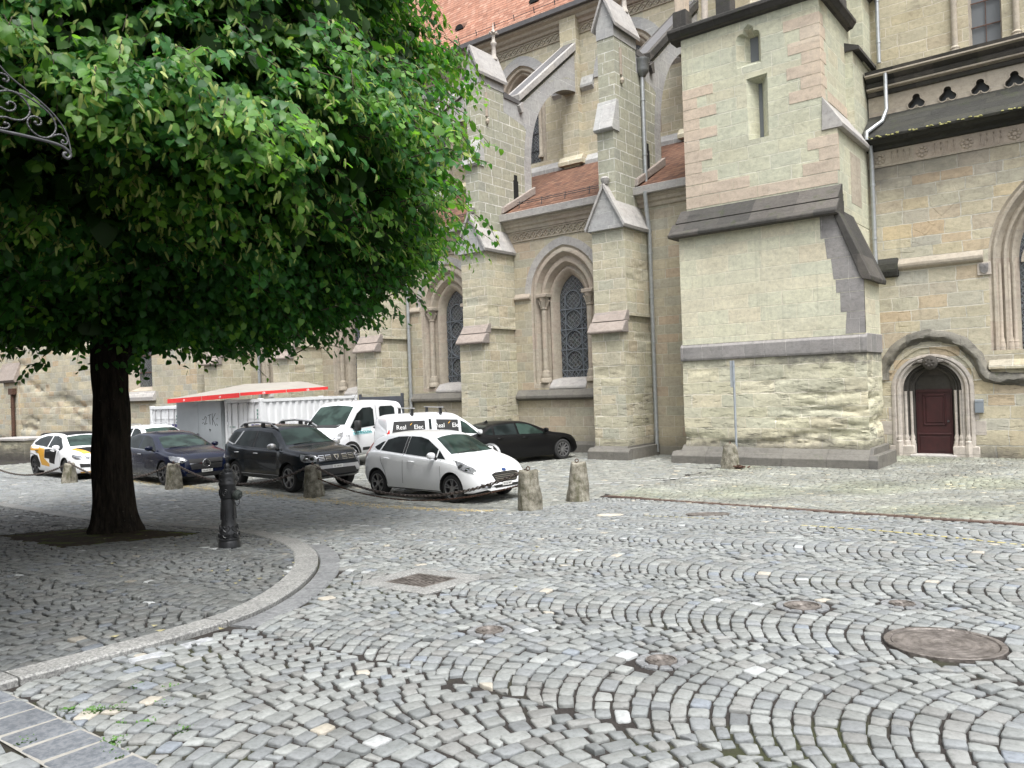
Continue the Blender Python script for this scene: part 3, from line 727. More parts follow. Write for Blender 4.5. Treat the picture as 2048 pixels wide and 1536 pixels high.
for _ in range(2600):
    x = rng.uniform(-26.5, -9.4); y = 11.55 + rng.normal(0, .13) - .03 * (x + 15); z = gzs(x, y); a = rng.random() * 6.28; s_ = rng.uniform(.012, .032)
    c_, n_ = math.cos(a) * s_, math.sin(a) * s_
    mb.poly([(x + c_, y + n_, z + .012), (x - .4 * n_, y + .4 * c_, z + .004), (x - c_, y - n_, z + .012), (x + .4 * n_, y - .4 * c_, z + .004)])
tag(mb.build('blossom_litter', plain('straw_litter', (.42, .33, .16), .9, var=.3, sc=20), recalc=False), 'straw coloured blossom litter swept along the chain line', 'litter', kind='stuff')
# ------------------------------------------------------------------ the church
CH = thing('church', 'large pale sandstone church with buttresses, flying buttresses and a red tiled roof', 'church', (0, 0, 0))
def part(mb, name, mat, parent=CH, smooth=None, **k): return mb.build(name, mat, parent, smooth, **k)

def arch(cx, hw, rise, zs, zb, n=14):
    """outline from bottom left over the apex to bottom right, (x,z)"""
    pts = [(cx - hw, zb)]
    if rise > hw * 1.02:
        Rr = (hw * hw + rise * rise) / (2 * hw); th = math.atan2(rise, Rr - hw)
        L = [(cx - hw + Rr - Rr * math.cos(th * k / n), zs + Rr * math.sin(th * k / n)) for k in range(n + 1)]
    else:
        L = [(cx - hw * math.cos(PI / 2 * k / n), zs + rise * math.sin(PI / 2 * k / n)) for k in range(n + 1)]
    Rt = [(2 * cx - x, z) for x, z in L[:-1]][::-1]
    return pts + L + Rt + [(cx + hw, zb)]
def wall(y, x0, x1, z0, z1, holes, mat, name, back=None, parent=CH):
    mb = MB(); polys = [[(x0, z0), (x1, z0), (x1, z1), (x0, z1)]] + holes
    flat = [p for q in polys for p in q]
    vs = [mb.bm.verts.new((p[0], y, p[1])) for p in flat]
    for t in tessellate_polygon([[Vector((p[0], p[1], 0)) for p in q] for q in polys]):
        try: mb.bm.faces.new([vs[i] for i in t])
        except ValueError: pass
    for f in mb.bm.faces:
        f.normal_update()
        if f.normal.y > 0: f.normal_flip()
    if back: 
        for xx in (x0, x1): mb.poly([(xx, y, z0), (xx, y, z1), (xx, back, z1), (xx, back, z0)])
        mb.poly([(x0, y, z1), (x1, y, z1), (x1, back, z1), (x0, back, z1)])
    return mb.build(name, mat, parent, recalc=False)
def ringloft(steps, name, mat, parent, smooth=35):
    """steps: list of (outline pts, y)"""
    mb = MB(); mb.loft([[(p[0], y, p[1]) for p in o] for o, y in steps], False, False)
    return mb.build(name, mat, parent, smooth)
def orders(cx, seq, zs, zb, n=14):
    """seq of (halfwidth, rise, y) -> steps"""
    return [(arch(cx, a, b, zs, zb, n), y) for a, b, y in seq]
def rolls(a0, b0, y0, a1, b1, y1, k=2, rr=.06):
    """moulded orders between two outlines: alternate face, roll, hollow"""
    out = [(a0, b0, y0)]; m = k * 2
    for i in range(k):
        f0, f1 = i / k, (i + 1) / k
        A = lambda f: a0 + (a1 - a0) * f
        B = lambda f: b0 + (b1 - b0) * f
        Y = lambda f: y0 + (y1 - y0) * f
        w = f1 - f0
        out += [(A(f0 + w * .22), B(f0 + w * .22), Y(f0)), (A(f0 + w * .27), B(f0 + w * .27), Y(f0) + .05), (A(f0 + w * .35), B(f0 + w * .35), Y(f0) + .02),
                (A(f0 + w * .48), B(f0 + w * .48), Y(f0) + .015), (A(f0 + w * .58), B(f0 + w * .58), Y(f0) + .06), (A(f0 + w * .66), B(f0 + w * .66), Y(f1)), (A(f1), B(f1), Y(f1))]
    return out

YA = 24.0
BAY = [-16.0 - 5.75 * k for k in range(4)]; BUT = [-13.12 - 5.75 * k for k in range(5)]
def lattice(name, x0, x1, y, z0, z1, pitch, parent=CH, mat=None, w=.035, d=.05):
    mb = MB(); n = max(1, int(round((x1 - x0) / pitch))); p = (x1 - x0) / n; zm = (z0 + z1) / 2
    for i in range(n):
        a = x0 + i * p
        for (u, v), (s, t) in ((((a, zm), (a + p / 2, z1))), (((a + p / 2, z1), (a + p, zm))), (((a + p, zm), (a + p / 2, z0))), (((a + p / 2, z0), (a, zm)))):
            mb.bar((u, y, v), (s, y, t), w, d)
        q = .10 * p
        mb.box(a + p / 2 - q, a + p / 2 + q, y - .02, y + .02, zm - q, zm + q)
    mb.box(x0, x1, y - .03, y + .03, z0 - .05, z0 - .012); mb.box(x0, x1, y - .03, y + .03, z1 + .012, z1 + .05)
    return part(mb, name, mat or M['mould'], parent)

# aisle wall with its windows
holes = [arch(c, 1.5, 1.72, 5.85, 2.36) for c in BAY]
wall(YA, -37.4, -10.2, -.3, 8.95, holes, M['aisle'], 'aisle_wall')
def aisle_window(c):
    w = empty('window'); w.parent = CH; w.location = (0, 0, 0)
    st = orders(c, [(1.5, 1.72, YA), (1.44, 1.68, YA + .05), (1.38, 1.62, YA + .01), (1.30, 1.55, YA + .015), (1.24, 1.5, YA + .09), (1.2, 1.46, YA + .16), (1.12, 1.40, YA + .10), (1.02, 1.32, YA + .11), (.96, 1.27, YA + .2), (.92, 1.24, YA + .3), (.84, 1.18, YA + .24), (.76, 1.12, YA + .26), (.70, 1.09, YA + .36), (.62, 1.04, YA + .5), (.60, 1.03, YA + .62)], 5.5 + .32, 2.62)
    st = []
    for a, b, y in [(1.5, 1.72, YA), (1.44, 1.68, YA + .06), (1.37, 1.62, YA + .0), (1.29, 1.55, YA + .005), (1.23, 1.5, YA + .10), (1.18, 1.45, YA + .2), (1.10, 1.38, YA + .13), (1.01, 1.30, YA + .14), (.95, 1.25, YA + .24), (.90, 1.2, YA + .36), (.82, 1.13, YA + .28), (.75, 1.08, YA + .31), (.70, 1.04, YA + .40), (.62, .98, YA + .5), (.60, .96, YA + .64)]:
        t = (1.5 - a) / .9
        st.append((arch(c, a, b, 5.85 - .30 * t, 2.36), y))
    ringloft(st, 'archivolt', M['mould'], w, 40)
    g = arch(c, .61, .97, 5.55, 2.66)
    mb = MB(); mb.poly([(p[0], YA + .6, p[1]) for p in g][::-1]); mb.build('glass', M['lead'], w)
    mb = MB()                                                       # iron armature with lozenges and roundels
    yb = YA + .56
    for z in (2.98, 3.75, 4.5, 5.25): mb.box(c - .6, c + .6, yb, yb + .03, z - .02, z + .02)
    for x in (-.36, .36): mb.box(c + x - .014, c + x + .014, yb + .004, yb + .03, 2.68, 5.75)
    for z in (3.36, 4.12, 4.87, 5.6):
        for k in range(20):
            a0, a1 = 2 * PI * k / 20, 2 * PI * (k + 1) / 20
            mb.bar((c + .33 * math.cos(a0), yb, z + .34 * math.sin(a0)), (c + .33 * math.cos(a1), yb, z + .34 * math.sin(a1)), .024, .03)
        if z < 5.5:
            for sx_ in (-1, 1):
                for sz in (-1, 1): mb.bar((c + sx_ * .58, yb + .01, z), (c, yb + .01, z + sz * .38), .02, .02); mb.bar((c + sx_ * .58, yb + .012, z + sz * .36), (c + sx_ * .36, yb + .012, z + sz * .1), .016, .02)
    for k in range(4): mb.bar((c - .56 + k * .3, yb, 2.7), (c - .36 + k * .3, yb, 2.96), .02, .02); mb.bar((c - .36 + k * .3, yb, 2.7), (c - .56 + k * .3, yb, 2.96), .02, .02)
    mb.build('window_bars', M['bluebar'], w)
    for s_ in (-1, 1):
        x = c + s_ * 1.0; y = YA + .12
        mb = MB()
        mb.lathe([(.0, 2.56), (.22, 2.56), (.22, 2.68), (.18, 2.74), (.2, 2.80), (.15, 2.93), (.155, 2.97), (.115, 3.0), (.11, 5.28), (.14, 5.30), (.14, 5.34), (.115, 5.36), (.13, 5.5), (.2, 5.7), (.2, 5.73)], 16, (x, y, 0), cap=False)
        for k in range(8):                                          # capital leaves
            a = 2 * PI * k / 8; mb.tube([(x + .12 * math.cos(a), y + .12 * math.sin(a), 5.38), (x + .17 * math.cos(a), y + .17 * math.sin(a), 5.54), (x + .23 * math.cos(a), y + .23 * math.sin(a), 5.62), (x + .22 * math.cos(a), y + .22 * math.sin(a), 5.57)], [.035, .03, .025, .01], 5)
        mb.box(x - .23, x + .23, y - .22, y + .2, 5.72, 5.86, bev=.02)
        mb.build('colonnette', M['mould'], w, 40)
    mb = MB(); mb.prism([(YA - .03, 2.30), (YA - .03, 2.40), (YA + .20, 2.64), (YA + .63, 2.74), (YA + .63, 2.30)], 'x', c - .80, c + .80, bev=.025)
    mb.build('sill', M['trim'], w)
    for s_ in (-1, 1):
        mb = MB(); a_, b_ = sorted((c + s_ * .803, c + s_ * 1.49)); mb.prism([(YA + .01, 2.30), (YA + .01, 2.50), (YA + .05, 2.58), (YA + .6, 2.60), (YA + .6, 2.30)], 'x', a_, b_, bev=.02); mb.build('jamb_plinth', M['mould'], w)
    mb = MB()
    o1, o0 = arch(c, 1.5, 1.72, 5.85, 5.85), arch(c, 1.78, 2.02, 5.85, 5.85)
    n = len(o1)
    for i in range(1, n - 2):
        q = [o0[i], o0[i + 1], o1[i + 1], o1[i]]
        if abs(i - n / 2) < n: mb.prism(q, 'y', YA - .012, YA + .05, bev=.006)
    mb.build('voussoirs', M['trim'], w)
    return w
for c in BAY: aisle_window(c)
for i, c in enumerate(BAY):
    b0, b1 = BUT[i + 1] + .62, BUT[i] - .62
    mb = MB()
    mb.prism([(YA - .20, 1.98), (YA - .20, 2.08), (YA - .02, 2.3), (YA + .02, 2.3), (YA + .02, 1.9), (YA - .1, 1.93)], 'x', b0, b1, bev=.012)
    part(mb, 'sill_string', M['plinth'])
    for a, b in ((b0, c - 1.52), (c + 1.52, b1)): mb = MB(); mb.prism([(YA - .1, 5.74), (YA - .1, 5.8), (YA + .02, 5.98), (YA + .02, 5.66)], 'x', a, b, bev=.01); part(mb, 'impost_string', M['mould'])
    mb = MB(); mb.prism([(YA - .12, -.2), (YA - .12, .28), (YA, .4), (YA, -.2)], 'x', b0, b1); part(mb, 'plinth', M['plinth'])
    lattice('lattice_frieze', b0, b1, YA - .02, 7.98, 8.26, .29)
mb = MB(); mb.prism([(YA, 8.32), (YA - .06, 8.34), (YA - .08, 8.45), (YA - .16, 8.5), (YA - .17, 8.6), (YA - .26, 8.66), (YA - .27, 8.72), (YA, 8.72)], 'x', -37.4, -10.3)
part(mb, 'aisle_cornice', M['mould'])
mb = MB(); mb.prism([(YA - .42, 8.72), (YA - .44, 8.98), (YA - .30, 8.98), (YA, 8.9), (YA, 8.72)], 'x', -37.4, -10.3, bev=.012)
part(mb, 'aisle_gutter', M['trim'])
for x0, x1 in ((-37.4, -10.3),):
    v = [(x0, 23.66, 8.96), (x1, 23.66, 8.96), (x1, 29.6, 12.15), (x0, 29.6, 12.15)]
    mb = MB(); mb.poly(v); part(mb, 'aisle_roof', M['tile2'])
for i, c in enumerate(BAY[:2]):                                     # snow rails
    mb = MB()
    for k, (y, z) in enumerate(((24.2, 9.42), (24.25, 9.50))): mb.tube([(BUT[i + 1] + .7, y, z), (BUT[i] - .7, y, z)], .012, 6)
    for k in range(5): x = BUT[i + 1] + .8 + k * (4.2 / 4); mb.bar((x, 24.2, 9.2), (x, 24.26, 9.55), .02, .02)
    part(mb, 'snow_rail', M['iron'])

def rough_block(name, x0, x1, y0, y1, z0, z1, mat, amp, parent, step=.09, seed=0):
    """masonry block whose front and side faces are really eroded"""
    def sheet(fn, us, vs):
        U, V = np.meshgrid(us, vs); P = fn(U, V); v = P.reshape(-1, 3); n, m = len(us), len(vs)
        i = np.arange((m - 1) * (n - 1)); r, c = i // (n - 1), i % (n - 1); a = r * n + c
        return v, np.stack([a, a + 1, a + n + 1, a + n], 1)
    def nz(U, V):
        s = np.zeros_like(U); rg = np.random.default_rng(seed)
        for k in range(34):
            f = 1.2 * 1.18 ** k; a = 1 / f ** .62; th = rg.normal(PI / 2, .45); ph = rg.random() * 7
            s += a * np.sin(f * (U * math.cos(th) * .8 + V * math.sin(th) * 1.5) + ph)
        return s / 2.3
    us = np.linspace(x0, x1, int((x1 - x0) / step) + 2); vs = np.linspace(z0, z1, int((z1 - z0) / step) + 2); ws = np.linspace(y0, y1, int((y1 - y0) / step) + 2)
    edge = lambda V: np.clip(np.minimum(V - z0, z1 - V) / .2, 0, 1)
    def pit(U, V): q = nz(U, V); return amp * (np.clip(q, -.4, 1.2) * .5 + np.clip(q - .42, 0, 1) * 1.6) * edge(V)
    v1, f1 = sheet(lambda U, V: np.stack([U, y0 + pit(U, V), V], -1), us, vs)
    v2, f2 = sheet(lambda U, V: np.stack([x1 - pit(U + 31, V) * np.clip((U - y0) / .2, 0, 1) - pit(np.full_like(U, x1), V) * 0, U + pit(np.full_like(U, x1), V) * np.clip(1 - (U - y0) / .3, 0, 1), V], -1), ws, vs)
    v3, f3 = sheet(lambda U, V: np.stack([x0 + 0 * U, U + pit(np.full_like(U, x0), V) * np.clip(1 - (U - y0) / .3, 0, 1), V], -1), ws, vs)
    v = np.concatenate([v1, v2, v3]); f = np.concatenate([f1, f2 + len(v1), f3[:, ::-1] + len(v1) + len(v2)])
    o = np_mesh(name, v, f, mat, smooth=True, parent=parent); o.data.set_sharp_from_angle(angle=R(50)); box_uv(o.data); return o
# buttresses and flyers
def buttress(c, i):
    B = empty('buttress'); B.parent = CH; B.location = (c, 0, 0)
    rr = random.Random(i)
    def rough(o, y0, amp=.025):
        return o
    mb = MB(); h = .6
    mb.prism([(24.02, 0), (22.3, 0), (22.3, 4.0), (22.5, 4.6), (22.5, 7.46), (24.02, 7.46)], 'x', -h + .1, h - .1)
    part(mb, 'shaft_core', M['but'], B)
    rough_block('lower_shaft', -h, h, 22.1, 24.03, .40, 4.12, M['but'], .017, B, .05, 11 + i)
    rough_block('upper_shaft', -h, h, 22.34, 24.03, 4.62, 7.48, M['but'], .015, B, .05, 31 + i)
    mb = MB(); mb.prism([(21.98, -.15), (21.98, .3), (22.1, .42), (24.0, .42), (24.0, -.15)], 'x', -h - .02, h + .02)
    mb.prism([(21.84, -.15), (21.84, .26), (21.99, .36), (24.0, .36), (24.0, -.15)], 'x', -h - .16, h + .16, bev=.015)
    part(mb, 'plinth', M['plinth'], B)
    mb = MB()
    mb.prism([(21.92, 4.06), (21.90, 4.13), (22.15, 4.44), (22.34, 4.44), (22.34, 4.06)], 'x', -h - .06, h + .06, bev=.02)
    mb.prism([(22.13, 4.452), (22.36, 4.80), (22.5, 4.80), (22.5, 4.452)], 'x', -h - .01, h + .01, bev=.01)
    part(mb, 'weathering', M['pink'], B)
    mb = MB(); mb.prism([(-.66, 7.44), (-.66, 7.52), (-.05, 8.72), (.05, 8.72), (.66, 7.52), (.66, 7.44)], 'y', 22.2, 23.99)
    part(mb, 'gablet', M['flyer'], B)
    mb = MB()
    for s_ in (-1, 1): mb.prism([(s_ * .72, 7.44), (s_ * .75, 7.53), (0 + s_ * .02, 8.92), (0 + s_ * .02, 8.75)], 'y', 22.12, 23.995)
    mb.lathe([(.0, 8.9), (.09, 8.92), (.13, 9.02), (.15, 9.1), (.1, 9.16), (.0, 9.17)], 10, (0, 22.3, 0))
    part(mb, 'gablet_roof', M['trim'], B)
    # pier and flyer share one profile
    poly = [(22.42, 7.6), (22.42, 10.75), (22.62, 11.6), (22.62, 14.2), (24.1, 14.2), (24.1, 13.62), (25.2, 13.62), (29.55, 17.1), (29.55, 15.3)]
    n = 18; poly += [(29.4 - 3.62 * math.sin(PI / 2 * k / n), 11.4 + 3.85 * math.cos(PI / 2 * k / n)) for k in range(n + 1)]
    poly += [(25.78, 10.05), (23.99, 9.08), (23.99, 7.6)]
    mb = MB(); mb.prism(poly, 'x', -.31, .31); part(mb, 'flyer_and_pier', M['pier'], B)
    mb = MB()
    ins = [(29.55 - 0, 15.28)] + [(29.4 - 3.62 * math.sin(PI / 2 * k / n), 11.4 + 3.85 * math.cos(PI / 2 * k / n)) for k in range(n + 1)]
    ins = ins[1:]; outp = [(29.4 - 4.06 * math.sin(PI / 2 * k / n), 11.4 + 4.32 * math.cos(PI / 2 * k / n)) for k in range(n + 1)]
    for k in range(n): mb.prism([ins[k], ins[k + 1], outp[k + 1], outp[k]], 'x', -.316, .316)
    mb.prism([(25.74, 11.39), (25.74, 10.2), (25.3, 9.9), (25.3, 11.39)], 'x', -.315, .315)
    mb.prism([(24.08, 13.05), (24.08, 13.6), (25.2, 13.6), (29.5, 17.05), (29.5, 15.75), (28.6, 15.7), (27.4, 15.2), (26.5, 14.45), (25.9, 13.5), (25.6, 12.6), (25.35, 12.8)], 'x', -.313, .313)
    part(mb, 'arch_ring', M['flyer'], B)
    mb = MB()
    mb.prism([(25.05, 13.70), (25.02, 13.98), (29.56, 17.62), (29.56, 17.28)], 'x', -.40, .40, bev=.015)
    mb.prism([(24.95, 13.50), (25.2, 13.70), (25.25, 13.3), (25.1, 13.26)], 'x', -.44, .44)
    part(mb, 'flyer_coping', M['dark'] if i == 0 else M['trim'], B)
    mb = MB(); mb.prism([(25.1, 13.985), (25.08, 14.03), (29.56, 17.66), (29.56, 17.625)], 'x', -.24, .24)
    mb.prism([(24.1, 13.60), (24.1, 13.82), (25.3, 13.70), (25.3, 13.58)], 'x', -.36, .36)
    part(mb, 'flashing', M['lead_sheet'], B)
    mb = MB(); mb.prism([(22.30, 10.66), (22.24, 10.72), (22.60, 11.72), (22.75, 11.72), (22.75, 10.66)], 'x', -.36, .36, bev=.01); part(mb, 'set_off', M['flyer'], B)
    mb = MB()
    mb.prism([(-.33, 13.78), (-.33, 14.20), (-.04, 15.02), (.04, 15.02), (.33, 14.20), (.33, 13.78)], 'y', 22.6, 24.12)
    part(mb, 'pier_gable', M['flyer'], B)
    mb = MB()
    for s_ in (-1, 1): mb.prism([(s_ * .44, 14.06), (s_ * .46, 14.16), (s_ * .02, 15.24), (s_ * .02, 15.04)], 'y', 22.5, 24.2)
    part(mb, 'gable_roof', M['trim'], B)
    mb = MB(); mb.prism([(23.7, 9.05), (23.75, 9.3), (25.85, 10.45), (25.85, 10.15)], 'x', -.44, .44, bev=.015); part(mb, 'roof_kneeler', M['pink'], B)
    if i < 2:
        z = 15.1; y = 24.0
        mb = MB().lathe([(.0, z), (.13, z), (.13, z + .1), (.09, z + .16), (.075, z + .55), (.12, z + .62), (.12, z + .68), (.07, z + .72), (.05, z + 1.05), (.1, z + 1.1), (.04, z + 1.2), (.0, z + 1.5)], 10, (0, y, 0))
        for k in range(4):
            a = PI / 4 + k * PI / 2; mb.tube([(0, y, z + .98), (.15 * math.cos(a), y + .15 * math.sin(a), z + 1.08), (.19 * math.cos(a), y + .19 * math.sin(a), z + 1.0)], [.04, .05, .02], 6)
        part(mb, 'finial', M['portal'], B, 50)
        mb = MB(); mb.box(.305, .36, 22.95, 23.07, 12.6, 13.5, bev=.01); mb.lathe([(.0, 12.3), (.05, 12.33), (.08, 12.42), (.05, 12.5), (.0, 12.52)], 8, (.36, 23.01, 0))
        part(mb, 'carved_corbel', M['mould'], B)
        mb = MB(); mb.box(.30, .322, 24.55, 24.85, 9.55, 10.5); mb.box(.30, .324, 24.6, 24.8, 10.5, 10.72); part(mb, 'passage', M['void'], B)
    return B
for i, c in enumerate(BUT[:5]): buttress(c, i)

# clerestory
YC = 29.6
holes = [arch(c, 1.35, 1.6, 15.75, 12.7) for c in BAY]
wall(YC, -62, -4.0, 11.5, 18.6, holes, M['clere'], 'clerestory_wall')
for i, c in enumerate(BAY):
    w = empty('clerestory_window'); w.parent = CH
    seq = [(1.35, 1.6, YC), (1.28, 1.54, YC + .06), (1.2, 1.48, YC + .01), (1.12, 1.42, YC + .03), (1.06, 1.36, YC + .16), (.98, 1.3, YC + .10), (.9, 1.24, YC + .14), (.84, 1.18, YC + .3), (.76, 1.1, YC + .42), (.74, 1.08, YC + .55)]
    ringloft([(arch(c, a, b, 15.75, 12.7), y) for a, b, y in seq], 'archivolt', M['mould'], w, 40)
    mb = MB(); mb.poly([(p[0], YC + .5, p[1]) for p in arch(c, .75, 1.09, 15.75, 12.6)][::-1]); mb.build('glass', M['lead'], w)
    mb = MB()
    for z in (13.4, 14.2, 15.0, 15.8, 16.3): mb.box(c - .75, c + .75, YC + .46, YC + .49, z, z + .03)
    for x in (-.25, .25): mb.box(c + x - .012, c + x + .012, YC + .46, YC + .49, 12.7, 16.6)
    mb.build('window_bars', M['iron'], w)
    o1, o0 = arch(c, 1.36, 1.61, 15.75, 15.6), arch(c, 1.78, 2.05, 15.75, 15.6); mb = MB()
    for k in range(1, len(o1) - 2): mb.prism([o0[k], o0[k + 1], o1[k + 1], o1[k]], 'y', YC - .05, YC + .02)
    mb.build('hood', M['flyer'], w)
    for s_ in (-1, 1):
        mb = MB(); mb.lathe([(.0, 12.9), (.16, 12.9), (.16, 13.0), (.1, 13.08), (.09, 15.4), (.17, 15.7), (.0, 15.72)], 12, (c + s_ * 1.0, YC + .08, 0)); mb.build('colonnette', M['mould'], w, 40)
    b0, b1 = BUT[i + 1] + .45, BUT[i] - .45
    for a, b in ((b0, c - 1.8), (c + 1.8, b1)): mb = MB(); mb.prism([(YC - .16, 15.45), (YC - .16, 15.55), (YC, 15.95), (YC, 15.3)], 'x', a, b); part(mb, 'clerestory_string', M['flyer'])
    mb = MB(); mb.prism([(YC - .22, 12.02), (YC - .22, 12.2), (YC, 12.5), (YC, 11.9)], 'x', b0 + .02, b1 - .02); part(mb, 'clerestory_sill', M['flyer'])
    lattice('lattice_frieze', b0, b1, YC - .02, 17.92, 18.22, .33)
    # wide blank impost block of the pilaster
for c in BUT + [BUT[0] + 5.75]:
    mb = MB(); mb.prism([(c - .42, YC - .32), (c + .42, YC - .32), (c + .42, YC + .05), (c - .42, YC + .05)], 'z', 12.0, 18.62)
    mb.prism([(YC - .5, 12.1), (YC - .5, 12.25), (YC - .33, 12.5), (YC, 12.5), (YC, 12.1)], 'x', c - .62, c + .62)
    part(mb, 'pilaster', M['clere'])
mb = MB(); mb.prism([(YC, 18.3), (YC - .08, 18.34), (YC - .12, 18.46), (YC - .24, 18.54), (YC - .27, 18.66), (YC - .42, 18.74), (YC - .44, 18.84), (YC, 18.84)], 'x', -62, -4)
part(mb, 'nave_cornice', M['mould'])
mb = MB(); mb.prism([(YC - .62, 18.86), (YC - .64, 19.06), (YC - .5, 19.1), (YC - .1, 19.0), (YC - .1, 18.85)], 'x', -62, -4)
part(mb, 'nave_gutter', M['lead_sheet'])
mb = MB(); mb.poly([(-62, YC - .45, 19.06), (-4, YC - .45, 19.06), (-4, 38, 30.4), (-62, 38, 30.4)]); mb.poly([(-62, 38, 30.4), (-4, 38, 30.4), (-4, 46.5, 19), (-62, 46.5, 19)])
part(mb, 'nave_roof', M['tile'])
mb = MB()
for k in range(10):
    x = -26.5 + k * 1.15; mb.bar((x, 29.5, 19.4), (x, 29.42, 19.75), .03, .03)
mb.tube([(-27, 29.45, 19.62), (-15, 29.45, 19.62)], .014, 6); part(mb, 'roof_snow_rail', M['iron'])
for x, y in ((-26.0, 30.6), (-21.2, 30.4)):
    z = 19.06 + (y - YC + .45) * 1.275
    mb = MB()
    n = 8; r0 = [(x + .28 * math.cos(PI * k / n), y - .32, z - .3 + .26 * math.sin(PI * k / n)) for k in range(n + 1)]; r1 = [(x + .3 * math.cos(PI * k / n), y + .2, z + .12 + .1 * math.sin(PI * k / n)) for k in range(n + 1)]
    mb.loft([r0, r1], False); part(mb, 'roof_vent', M['tile2'])
    mb = MB(); mb.poly(r0); part(mb, 'vent_opening', M['void'])

# downpipes
def pipe(path, r, name='downpipe', mat=None, rings=()):
    mb = MB(); mb.tube(path, r, 10)
    p = [Vector(q) for q in path]
    for a, b in zip(p, p[1:]):
        L = (b - a).length; n = int(L / 1.3)
        for k in range(n):
            q = a + (b - a) * ((k + .5) / n); d = (b - a).normalized() * .03
            mb.tube([q - d, q + d], r * 1.22, 10)
    return part(mb, name, mat or M['zinc'], CH, 50)
pipe([(-12.72, 24.35, 13.05), (-12.72, 24.35, 9.3)], .075)
mb = MB().lathe([(.0, 12.85), (.09, 12.9), (.2, 13.05), (.22, 13.12), (.22, 13.4), (.25, 13.45), (.25, 13.5), (.0, 13.5)], 16, (-12.70, 24.35, 0)); part(mb, 'hopper', M['zincdk'], CH, 40)
pipe([(-12.36, 23.56, 8.78), (-12.38, 23.7, 8.1), (-12.40, 23.86, 7.5), (-12.40, 23.86, .1)], .07)
pipe([(-24.1 + .22, 23.86, 8.7), (-24.1 + .22, 23.86, .1)], .075)
pipe([(-34.6, 23.86, 8.7), (-34.6, 23.86, .1)], .075)

# ------------------------------------------------------------------ stair tower
T = empty('stair_tower'); T.parent = CH
mb = MB(); mb.prism([(21.62, -.2), (21.62, .22), (21.74, .34), (23.72, .34), (23.72, -.2)], 'x', -10.78, -5.0, bev=.012)
mb.prism([(21.76, .2), (21.76, .34), (21.95, .52), (23.58, .52), (23.58, .2)], 'x', -10.52, -5.15, bev=.012)
mb.box(-10.7, -5.66, 23.73, 25.6, -.2, .34)
part(mb, 'plinth', M['plinth'], T)
rough_block('lower_stage', -10.43, -5.25, 21.9, 23.5, .45, 3.1, M['towlow'], .05, T, .045, 3)
mb = MB(); mb.prism([(21.86, 3.02), (21.84, 3.08), (21.84, 3.42), (21.93, 3.52), (23.52, 3.52), (23.52, 3.02)], 'x', -10.47, -5.21, bev=.012); mb.box(-10.45, -5.86, 23.53, 25.6, 3.03, 3.5); part(mb, 'string_band', M['band'], T)
mb = MB(); mb.prism([(-10.41, 3.5), (-5.25, 3.5), (-5.25, 4.98), (-5.9, 6.78), (-10.41, 6.78)], 'y', 21.9, 23.5); mb.box(-10.4, -5.9, 23.505, 25.62, 3.51, 6.78); part(mb, 'middle_stage', M['towmid'], T)
mb = MB(); mb.box(-10.42, -5.9, 23.505, 25.62, .3, 3.02); part(mb, 'lower_core', M['towlow'], T)
mb = MB()
def stain(pts):  mb.prism(pts, 'y', 21.896, 21.95)
for pts in ([(-5.25, 3.53), (-5.75, 3.53), (-5.7, 4.1), (-5.25, 4.1)], [(-5.25, 4.11), (-5.85, 4.11), (-5.85, 4.62), (-5.25, 4.62)], [(-5.25, 4.63), (-5.95, 4.63), (-5.95, 4.97), (-5.25, 4.97)], [(-5.26, 4.99), (-6.0, 4.99), (-6.05, 5.55), (-5.46, 5.55)], [(-5.47, 5.56), (-6.15, 5.56), (-6.2, 6.1), (-5.66, 6.1)], [(-5.67, 6.11), (-6.3, 6.11), (-6.3, 6.76), (-5.9, 6.76)]): stain(pts)
part(mb, 'corner_stones', M['band'], T)
mb = MB(); mb.prism([(-5.08, 4.88), (-5.06, 4.99), (-5.86, 6.90), (-5.96, 6.78), (-5.3, 4.94)], 'y', 21.84, 23.56, bev=.015); part(mb, 'side_weathering', M['dark'], T)
mb = MB(); mb.prism([(21.66, 6.70), (21.64, 6.80), (22.0, 7.16), (22.43, 7.16), (22.43, 6.70)], 'x', -10.66, -5.80, bev=.02)
mb.prism([(21.98, 7.17), (22.42, 7.62), (22.5, 7.62), (22.5, 7.17)], 'x', -10.56, -5.84, bev=.01); part(mb, 'front_weathering', M['dark'], T)
mb = MB(); mb.box(-10.35, -5.9, 22.8, 25.62, 6.8, 9.25); mb.box(-10.35, -6.27, 22.8, 25.62, 9.2, 12.95); part(mb, 'upper_core', M['towup'], T)
h1 = [(-8.63, 11.47), (-7.90, 11.47), (-7.90, 12.28), (-7.94, 12.40), (-8.04, 12.45), (-8.09, 12.43), (-8.12, 12.58), (-8.25, 12.68), (-8.38, 12.58), (-8.42, 12.43), (-8.47, 12.45), (-8.58, 12.40), (-8.63, 12.28)]
h2 = [(-8.35, 9.33), (-7.76, 9.33), (-7.74, 11.13), (-8.36, 11.10)]
holes = [h1, h2]
wall(22.4, -10.35, -6.27, 9.2, 12.95, [h1, h2], M['towup'], 'upper_front', 22.8, T)
wall(22.4, -10.35, -5.9, 7.4, 9.2, [], M['towup'], 'mid_front', 22.8, T)
for hh, (a, b, c, d) in ((h1, (-8.33, -8.09, 11.68, 12.38)), (h2, (-8.13, -8.02, 9.42, 11.0))):
    w = empty('slit_window'); w.parent = T
    n = len(hh); inn = []
    for x, z in hh: inn.append((min(max(x, a), b), min(max(z, c), d)))
    mb = MB(); mb.loft([[(x, 22.4, z) for x, z in hh], [(x, 22.76, z) for x, z in inn]], True); mb.build('splay', M['towup'], w)
    mb = MB(); mb.poly([(a, 22.75, c), (b, 22.75, c), (b, 22.75, d), (a, 22.75, d)]); mb.build('pane', M['leadbig'], w)
